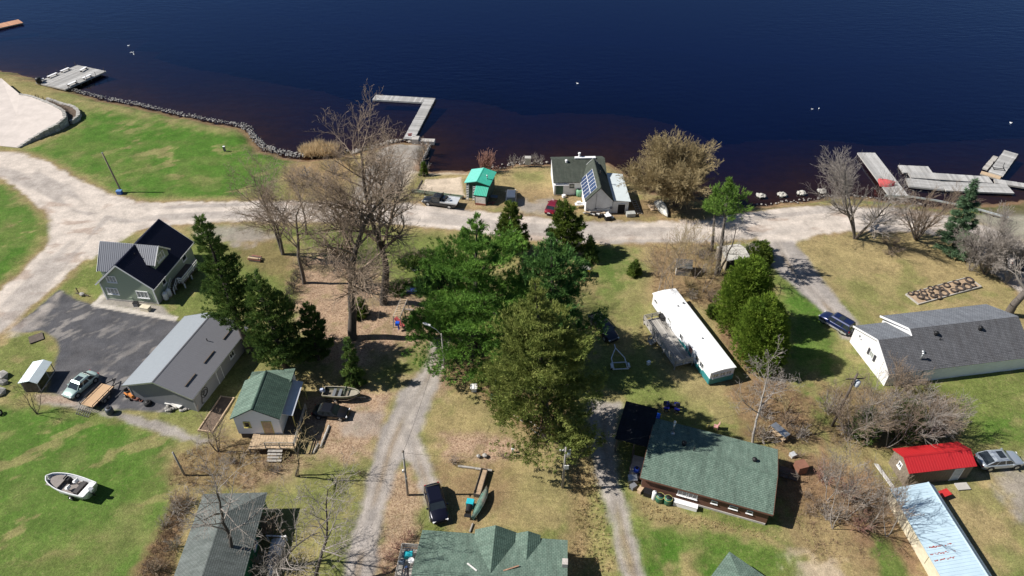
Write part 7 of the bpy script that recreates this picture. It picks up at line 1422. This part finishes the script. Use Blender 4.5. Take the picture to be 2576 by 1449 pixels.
bare_tree('thin bare sapling on the lawn below the small shelter', (92, 1041), 960, 55, .06, 71, dict(WIL, kids=[.6, .6, .4, 0, 0]), 2, BARKD, BARKD, stems=4, spread=.25); bare_tree('bare tree at the foot of the white saltbox gable', (2258, 1000), 900, 2275, .10, 73, dict(WIL, kids=[1.3, 1.2, .9, 0, 0]), 3, TWIG, BARK, stems=3, spread=.3); bare_tree('pale leaning birch over the bare thicket', (2195, 1105), 985, 2255, .12, 74, WID, 3, TWIGG, MATS['pale_bark'])
for k, (bx_, by_, ty) in enumerate(((1655, 735, 590), (1672, 728, 575), (1690, 742, 600), (1722, 690, 570), (1748, 700, 590), (1768, 735, 650), (1782, 690, 600), (1700, 640, 560))):
    bare_tree('slim bare sapling in the brushy strip behind the mobile home', (bx_, by_), ty, bx_ + (bx_ - 1288) * .06 + 6, .055, 80 + k, dict(WIL, kids=[.9, .8, .6, 0, 0]), 3, TWIGW if k % 2 else TWIG, TWIGG, 'saplings behind the mobile home', stems=2, spread=.12)
for k, (bx_, by_, ty, dx_) in enumerate(((2130, 1110, 985, 30), (2180, 1120, 990, 60), (2230, 1125, 1000, 90), (2280, 1115, 985, 90), (2330, 1110, 1000, 80), (2380, 1100, 1010, 60), (2150, 1090, 960, 10))):
    bare_tree('leaning grey stemmed willow in the wide thicket above the red roofed shed', (bx_, by_), ty, bx_ + dx_, .07, 120 + k, dict(WIL, kids=[1.1, 1.0, .8, 0, 0]), 3, TWIGG if k % 2 else TWIG, TWIGG, 'willows in the thicket', stems=3, spread=.3)
for k, (bx_, by_, ty, dx_) in enumerate(((2095, 1330, 1190, 20), (2130, 1300, 1180, 60), (2180, 1330, 1200, 50), (2080, 1260, 1150, 30), (2230, 1350, 1230, 40))):
    bare_tree('slim bare tree in the brown brush left of the blue roofed shed', (bx_, by_), ty, bx_ + dx_, .08, 140 + k, dict(WIL, kids=[1.0, 1.0, .7, 0, 0]), 3, TWIGG if k % 2 else TWIG, TWIGG, 'slim trees left of the blue shed', stems=2, spread=.25)
# ---- shrubs: four shapes shared by many plants
SHR = []
for k in range(4):
    S = [[], []]
    for j in range(9): a = j * .7 + k; s = bare_data(200 + k * 20 + j, 1.0, .018, dict(seg=[.22, .16, .13, .1, .1], wig=.12, up=[.03, .04, .03, 0, 0], first=[.15, .1, .1, 0, 0], kids=[1.3, 1.2, .6, 0, 0], ang=[(20, 50), (20, 50), (20, 50), (20, 40)], len=[.55, .55, .5, .5]), 3, (.55 * math.cos(a) * (.5 + .06 * j), .55 * math.sin(a) * (.5 + .06 * j))); S[0] += s[0]; S[1] += s[1]
    SHR.append((np.array(S[0]), np.array(S[1])))
SHM = {}
def shrub(label, px, h_, wid, k=0, twig=TWIG, group=None, rz=0):
    key = (k % 4, twig.name)
    if key not in SHM: SHM[key] = segs_mesh('branches', np.concatenate([SHR[k % 4][0], SHR[k % 4][1]]), 3, .0075); SHM[key].materials.append(twig)
    o = tag(link('bare_shrub', SHM[key]), label, 'shrub', group); o.location = G(*px); o.rotation_euler = (0, 0, rz); o.scale = (wid, wid, h_); return o
rr = random.Random(21)
def brush(label, group, pts, h_, wid, tw):
    for i, q in enumerate(pts):
        f = rr.uniform(.72, 1.28); tw_ = tw[i % len(tw)]; sz = 'low ' if f < .88 else ('tall ' if f > 1.12 else ''); cn = {'twig_brown': 'brown', 'twig_grey': 'grey', 'twig_willow': 'straw coloured', 'twig_red': 'reddish', 'twig_yellow': 'yellow', 'bark_dark': 'dark'}[tw_.name]
        lb = label if len(pts) < 6 else sz + cn + ' ' + label.replace('grey bare', 'bare').replace('low bare', 'bare').replace('brown shrub', 'shrub')
        shrub(lb, q, h_ * f, wid * rr.uniform(.8, 1.25), i, tw_, group, rr.uniform(0, 6))
def scatter(poly, n):
    xs_ = [p[0] for p in poly]; ys_ = [p[1] for p in poly]; out = []
    while len(out) < n:
        a, b = rr.uniform(min(xs_), max(xs_)), rr.uniform(min(ys_), max(ys_))
        if inside(np.array([a]), np.array([b]), poly)[0]: out.append((a, b))
    return out
brush('grey bare bush in the wide thicket above the red roofed shed', 'thicket above the red shed', scatter([(2080, 1010), (2200, 990), (2320, 1010), (2410, 1050), (2400, 1110), (2260, 1125), (2120, 1130), (2070, 1080)], 8), 3.0, 2.6, [TWIG, TWIGG, TWIGG])
brush('bare bush in the brown brush left of the blue roofed shed', 'brush left of the blue shed', scatter([(2040, 1190), (2160, 1170), (2230, 1230), (2280, 1340), (2180, 1390), (2080, 1340), (2020, 1260)], 9), 2.0, 2.0, [TWIG, TWIGR, TWIGG])
brush('bare bush in the brush around the rack behind the brown house', 'brush behind the brown house', scatter([(1860, 1000), (1960, 970), (2040, 1040), (2050, 1120), (1960, 1120), (1900, 1110)], 10), 2.0, 1.8, [TWIG, TWIGG, TWIGW])
brush('bare bush in the brushy strip behind the mobile home', 'brush behind the mobile home', scatter([(1635, 700), (1700, 620), (1800, 600), (1820, 680), (1790, 760), (1700, 760)], 10), 1.8, 1.7, [TWIG, TWIGW, TWIGG])
brush('bare bush in the brush below the cottage deck', 'brush below the cottage', scatter([(450, 1150), (560, 1110), (640, 1120), (740, 1150), (700, 1190), (560, 1220), (440, 1210)], 6), 1.1, 1.3, [TWIGG, TWIG, TWIGW])
brush('bare bush along the left wall of the green cabin', 'bushes beside the green cabin', scatter([(440, 1240), (500, 1230), (460, 1360), (400, 1449), (340, 1449), (400, 1340)], 7), 1.6, 1.6, [TWIGG, TWIG])
brush('bare bush in front of the green cabin wall', 'bushes before the green cabin', scatter([(640, 1330), (700, 1320), (730, 1400), (700, 1449), (620, 1449)], 9), 2.6, 2.2, [TWIGG, TWIG])
brush('low bare bush on the bank by the boat ramp', 'bushes by the boat ramp', [(850, 400), (880, 420), (840, 440), (810, 470), (900, 440), (770, 450), (740, 470), (930, 410)], 3.0, 2.6, [TWIG, TWIGW, TWIGG])
brush('bare waterside bush at the lake edge by the ramp wall', 'bushes by the ramp wall', [(1064, 400), (1058, 418), (1072, 432), (1070, 380)], 2.8, 1.6, [TWIGG, TWIG])
brush('bare bush at the lake edge near the little well house', 'bushes by the well house', [(1312, 412), (1345, 414), (1360, 416), (1290, 418)], 2.0, 1.5, [TWIGG]); brush('low bush heap between the bare lawn trees', 'bush heap on the dry lawn', [(2225, 612), (2250, 618), (2262, 632), (2240, 640)], 1.3, 1.8, [TWIG]); brush('grey bare bush tangle beside the blue spruce', 'bushes beside the blue spruce', [(2420, 645), (2450, 655), (2475, 670), (2505, 690), (2440, 680), (2530, 710)], 2.4, 2.0, [TWIGG]); brush('dark leafless shrub in the shade of the bare yard trees', 'shrubs in the yard shade', [(1010, 655), (1040, 650), (1070, 660), (1020, 720), (1000, 735)], 1.9, 1.9, [TWIG]); brush('small round bare bush on the grass by the gravel drive', 'round bushes by the drive', [(905, 1195), (1140, 1165), (1265, 1150)], 1.0, 1.0, [TWIG, TWIGG])
brush('reddish bare bush behind the teal roofed hut', 'reddish bush behind the hut', [(1222, 430), (1232, 432), (1212, 431), (1226, 424)], 3.6, 2.4, [TWIGR]); brush('yellow stemmed willow shrub beside the round cedars', 'yellow shrub by the cedars', [(1880, 915), (1895, 925), (1905, 905), (1868, 900)], 1.6, 1.5, [TWIGY]); brush('rusty bare hedge bush along the side deck', 'hedge along the side deck', [(1000, 1380), (985, 1410), (1020, 1360), (970, 1440), (1035, 1350)], 1.3, 1.2, [TWIGR]); brush('brown shrub planted along the patio wall', 'shrubs along the patio wall', [(95, 255), (110, 260), (130, 268), (145, 275), (160, 283), (172, 290), (180, 296)], 1.5, 1.2, [BARKD]); brush('bare bush at the foot of the white saltbox wall', 'bushes by the saltbox', [(2245, 988), (2280, 985), (2325, 978)], 1.5, 1.3, [TWIG]); brush('dark scraggly shrub by the brown house corner', 'shrubs at the brown house end', [(2025, 1250), (2035, 1290), (2010, 1150)], 1.6, 1.3, [TWIG])
brush('dark hedge shrub in the long strip beside the spruces', 'dark hedge beside the spruces', [(762, 660), (757, 676), (750, 692), (744, 708), (737, 724), (730, 740), (722, 756), (716, 772), (770, 668), (740, 735), (728, 760), (752, 700)], 1.7, 1.5, [BARKD])
# ---- conifers
conifer('tall dark ragged spruce leaning over the grey garage roof', (627, 885), 545, 3.9, 'column', 503, LF_DARK, 1, 4600, .22, name='spruce_tree'); conifer('dark spruce between the garage and the leaf strewn yard', (720, 928), 690, 4.1, 'column', 640, LF_DARK, 2, 4600, .05, name='spruce_tree'); conifer('shorter dark spruce on the right of the spruce pair', (800, 905), 765, 2.4, 'column', 772, LF_DARK, 3, 2200, .04, name='spruce_tree'); conifer('small dark pointed spruce in the shade by the drive', (890, 965), 850, 1.6, 'spruce', 872, LF_DARK, 4, 1100, .03)
conifer('low green juniper beside the bare tree trunk', (905, 795), 752, 1.5, 'spruce', 905, LF_CEDAR, 5, 700, .02, name='juniper')
conifer('big bright green white pine in the centre of the yards', (1195, 890), 538, 7.2, 'pine', 1200, LF_PINE, 6, 7600, .06); conifer('dark green pine low on the left of the bright white pine', (1112, 835), 640, 4.2, 'pine', 1110, LF_BLUEP, 7, 2000, .10)
conifer('tall blue green pine behind the olive pine', (1395, 920), 588, 5.6, 'pine', 1385, LF_BLUEP, 8, 5600, .10); conifer('large olive green pine standing over the reddish yard', (1375, 1105), 705, 6.2, 'pine', 1345, LF_OLIVE, 9, 8600, .10)
conifer('dense cedar beside the road behind the white pine', (1290, 640), 512, 3.0, 'column', 1283, LF_CEDAR, 10, 3200, .03, name='cedar_tree'); conifer('dense conical cedar at the road opposite the red car', (1424, 640), 510, 3.7, 'column', 1420, LF_CEDAR, 11, 3900, .03, name='cedar_tree'); conifer('small dark spruce at the right foot of the conical cedar', (1487, 655), 595, 1.3, 'spruce', 1485, LF_DARK, 12, 800, .03)
conifer('little green spruce alone on the lawn', (1595, 690), 657, 1.0, 'spruce', None, LF_CEDAR, 13, 500, .03); conifer('round bushy cedar behind the mobile home', (1857, 825), 655, 3.8, 'cedar', 1890, LF_ROUND, 14, 6000, .02, name='cedar_tree'); conifer('round bushy cedar with yellowish tips, the lower of the pair', (1905, 910), 742, 3.5, 'cedar', 1938, LF_ROUND, 15, 6000, .02, name='cedar_tree'); conifer('low dark evergreen hedge bush beside the plywood shed', (1905, 655), 612, 2.2, 'cedar', 1915, LF_CEDAR, 16, 1300, .02, name='evergreen_bush')
conifer('blue green spruce beside the road near the marina docks', (2392, 636), 450, 2.7, 'spruce', 2455, LF_SPR, 17, 2600, .05, l=.5); conifer('bare stemmed pine with a fresh green top beside the road', (1803, 690), 452, 4.6, 'pine', 1835, LF_PALE, 18, 850, .62, BARK); conifer('thin pine with sparse green top behind its taller neighbour', (1790, 630), 475, 2.8, 'pine', 1800, LF_PALE, 19, 500, .6, BARK); conifer('small green bush on the grass behind the mobile home', (1790, 795), 770, .9, 'cedar', None, LF_CEDAR, 20, 300, .05, name='evergreen_bush')
conifer('small green cedar at the foot of the ramp wall', (1067, 440), 410, .7, 'spruce', None, LF_CEDAR, 26, 300, .03, name='cedar_tree'); conifer('dark evergreen bushes deep in the bare thicket', (2165, 1100), 1035, 1.8, 'cedar', None, LF_DARK, 27, 700, .02, name='evergreen_bush'); conifer('dark cedar hidden among the thicket branches', (2270, 1090), 1015, 2.2, 'cedar', None, LF_DARK, 28, 800, .02, name='evergreen_bush'); conifer('small clipped shrub beside the red lawn mower', (1195, 955), 932, .6, 'cedar', None, LF_DARK, 29, 200, .02, name='evergreen_bush')
for k, (q, hh, rr0, lb) in enumerate((((1035, 662), 1.0, 2.4, 'low spreading dark juniper above the stone fire ring'), ((1075, 650), .9, 2.0, 'low dark juniper nearest the white pine above the fire ring'), ((1005, 728), .8, 2.0, 'low dark evergreen mat added for the tree shade behind the climbing frame'), ((1060, 725), .9, 2.2, 'low dark evergreen mat added for the tree shade beside the blue tarp box'))): conifer(lb, q, 0, rr0, 'cedar', None, LF_DARK, 40 + k, 520, .02, name='juniper', h=hh)  # the last two plants are added to darken ground that only lies in shade
# dead lower limbs of the roadside pines
bare_tree('dead grey limbed pine trunk beside the plywood shed', (1808, 692), 500, 1850, .2, 91, dict(WID, first=[.35, .2, .1, .1, 0], ang=[(60, 95), (30, 60), (28, 55), (25, 55)], len=[.36, .5, .5, .5]), 4, TWIGG, BARK)
# ---- uncountable ground growth
def tufts(label, name, poly_list, n, h_, w, mat, seed, out=.45):
    rng = np.random.RandomState(seed); C = []
    for poly in poly_list:
        k = int(n / len(poly_list)); W = np.array(W2(poly)); lo, hi = W.min(0), W.max(0); q = rng.uniform(lo, hi, (k * 3, 2)); q = q[inside(q[:, 0], q[:, 1], [tuple(a) for a in W])][:k]; C.append(q)
    C = np.concatenate(C); c3 = np.concatenate([C, np.zeros((len(C), 1))], 1); V, F_, t = blades(c3, np.tile([[0, 0, 1.]], (len(C), 1)), rng, 8, h_, w, out); V[:, 2] = np.maximum(V[:, 2], -.25)
    o = link(name, np_mesh(name, V, F_, t), None, mat); tag(o, label, 'grass', kind='stuff'); return o
LF_STRAW = leaf_mat('straw', (.34, .26, .14), (.48, .38, .21), (.60, .49, .29), .4); LF_REED = leaf_mat('reed', (.46, .35, .20), (.60, .47, .29), (.70, .57, .37), .4); LF_BRUSH = leaf_mat('brush', (.20, .14, .095), (.30, .21, .145), (.40, .29, .20), .3)
tufts('dry straw coloured grass in the ditch beside the right drive', 'dry_grass', [[(1425, 1120), (1480, 1130), (1510, 1230), (1500, 1260), (1440, 1230)], [(1430, 1240), (1515, 1260), (1545, 1400), (1540, 1460), (1400, 1460), (1440, 1330)], [(1600, 1255), (1700, 1290), (1930, 1335), (1960, 1365), (1800, 1335), (1620, 1310)]], 900, .24, .05, LF_STRAW, 1, 1.5)
tufts('tan reeds growing at the lake edge by the riprap', 'dry_reeds', [[(752, 380), (800, 362), (850, 372), (845, 390), (770, 394)]], 420, 1.2, .08, LF_REED, 2, .35)
tufts('brown dead brush litter under the bare thickets', 'dead_brush', [[(2060, 970), (2400, 1000), (2420, 1120), (2240, 1140), (2090, 1110)], [(1960, 1150), (2200, 1180), (2300, 1400), (2050, 1420), (1980, 1300)], [(1640, 620), (1800, 600), (1830, 700), (1800, 790), (1640, 740)], [(440, 1150), (560, 1100), (760, 1150), (640, 1230), (420, 1220)], [(1860, 980), (1960, 950), (2050, 1010), (2060, 1120), (1900, 1110)], [(380, 1380), (440, 1250), (480, 1250), (430, 1460), (340, 1460)]], 3600, .4, .035, LF_BRUSH, 3, .9)
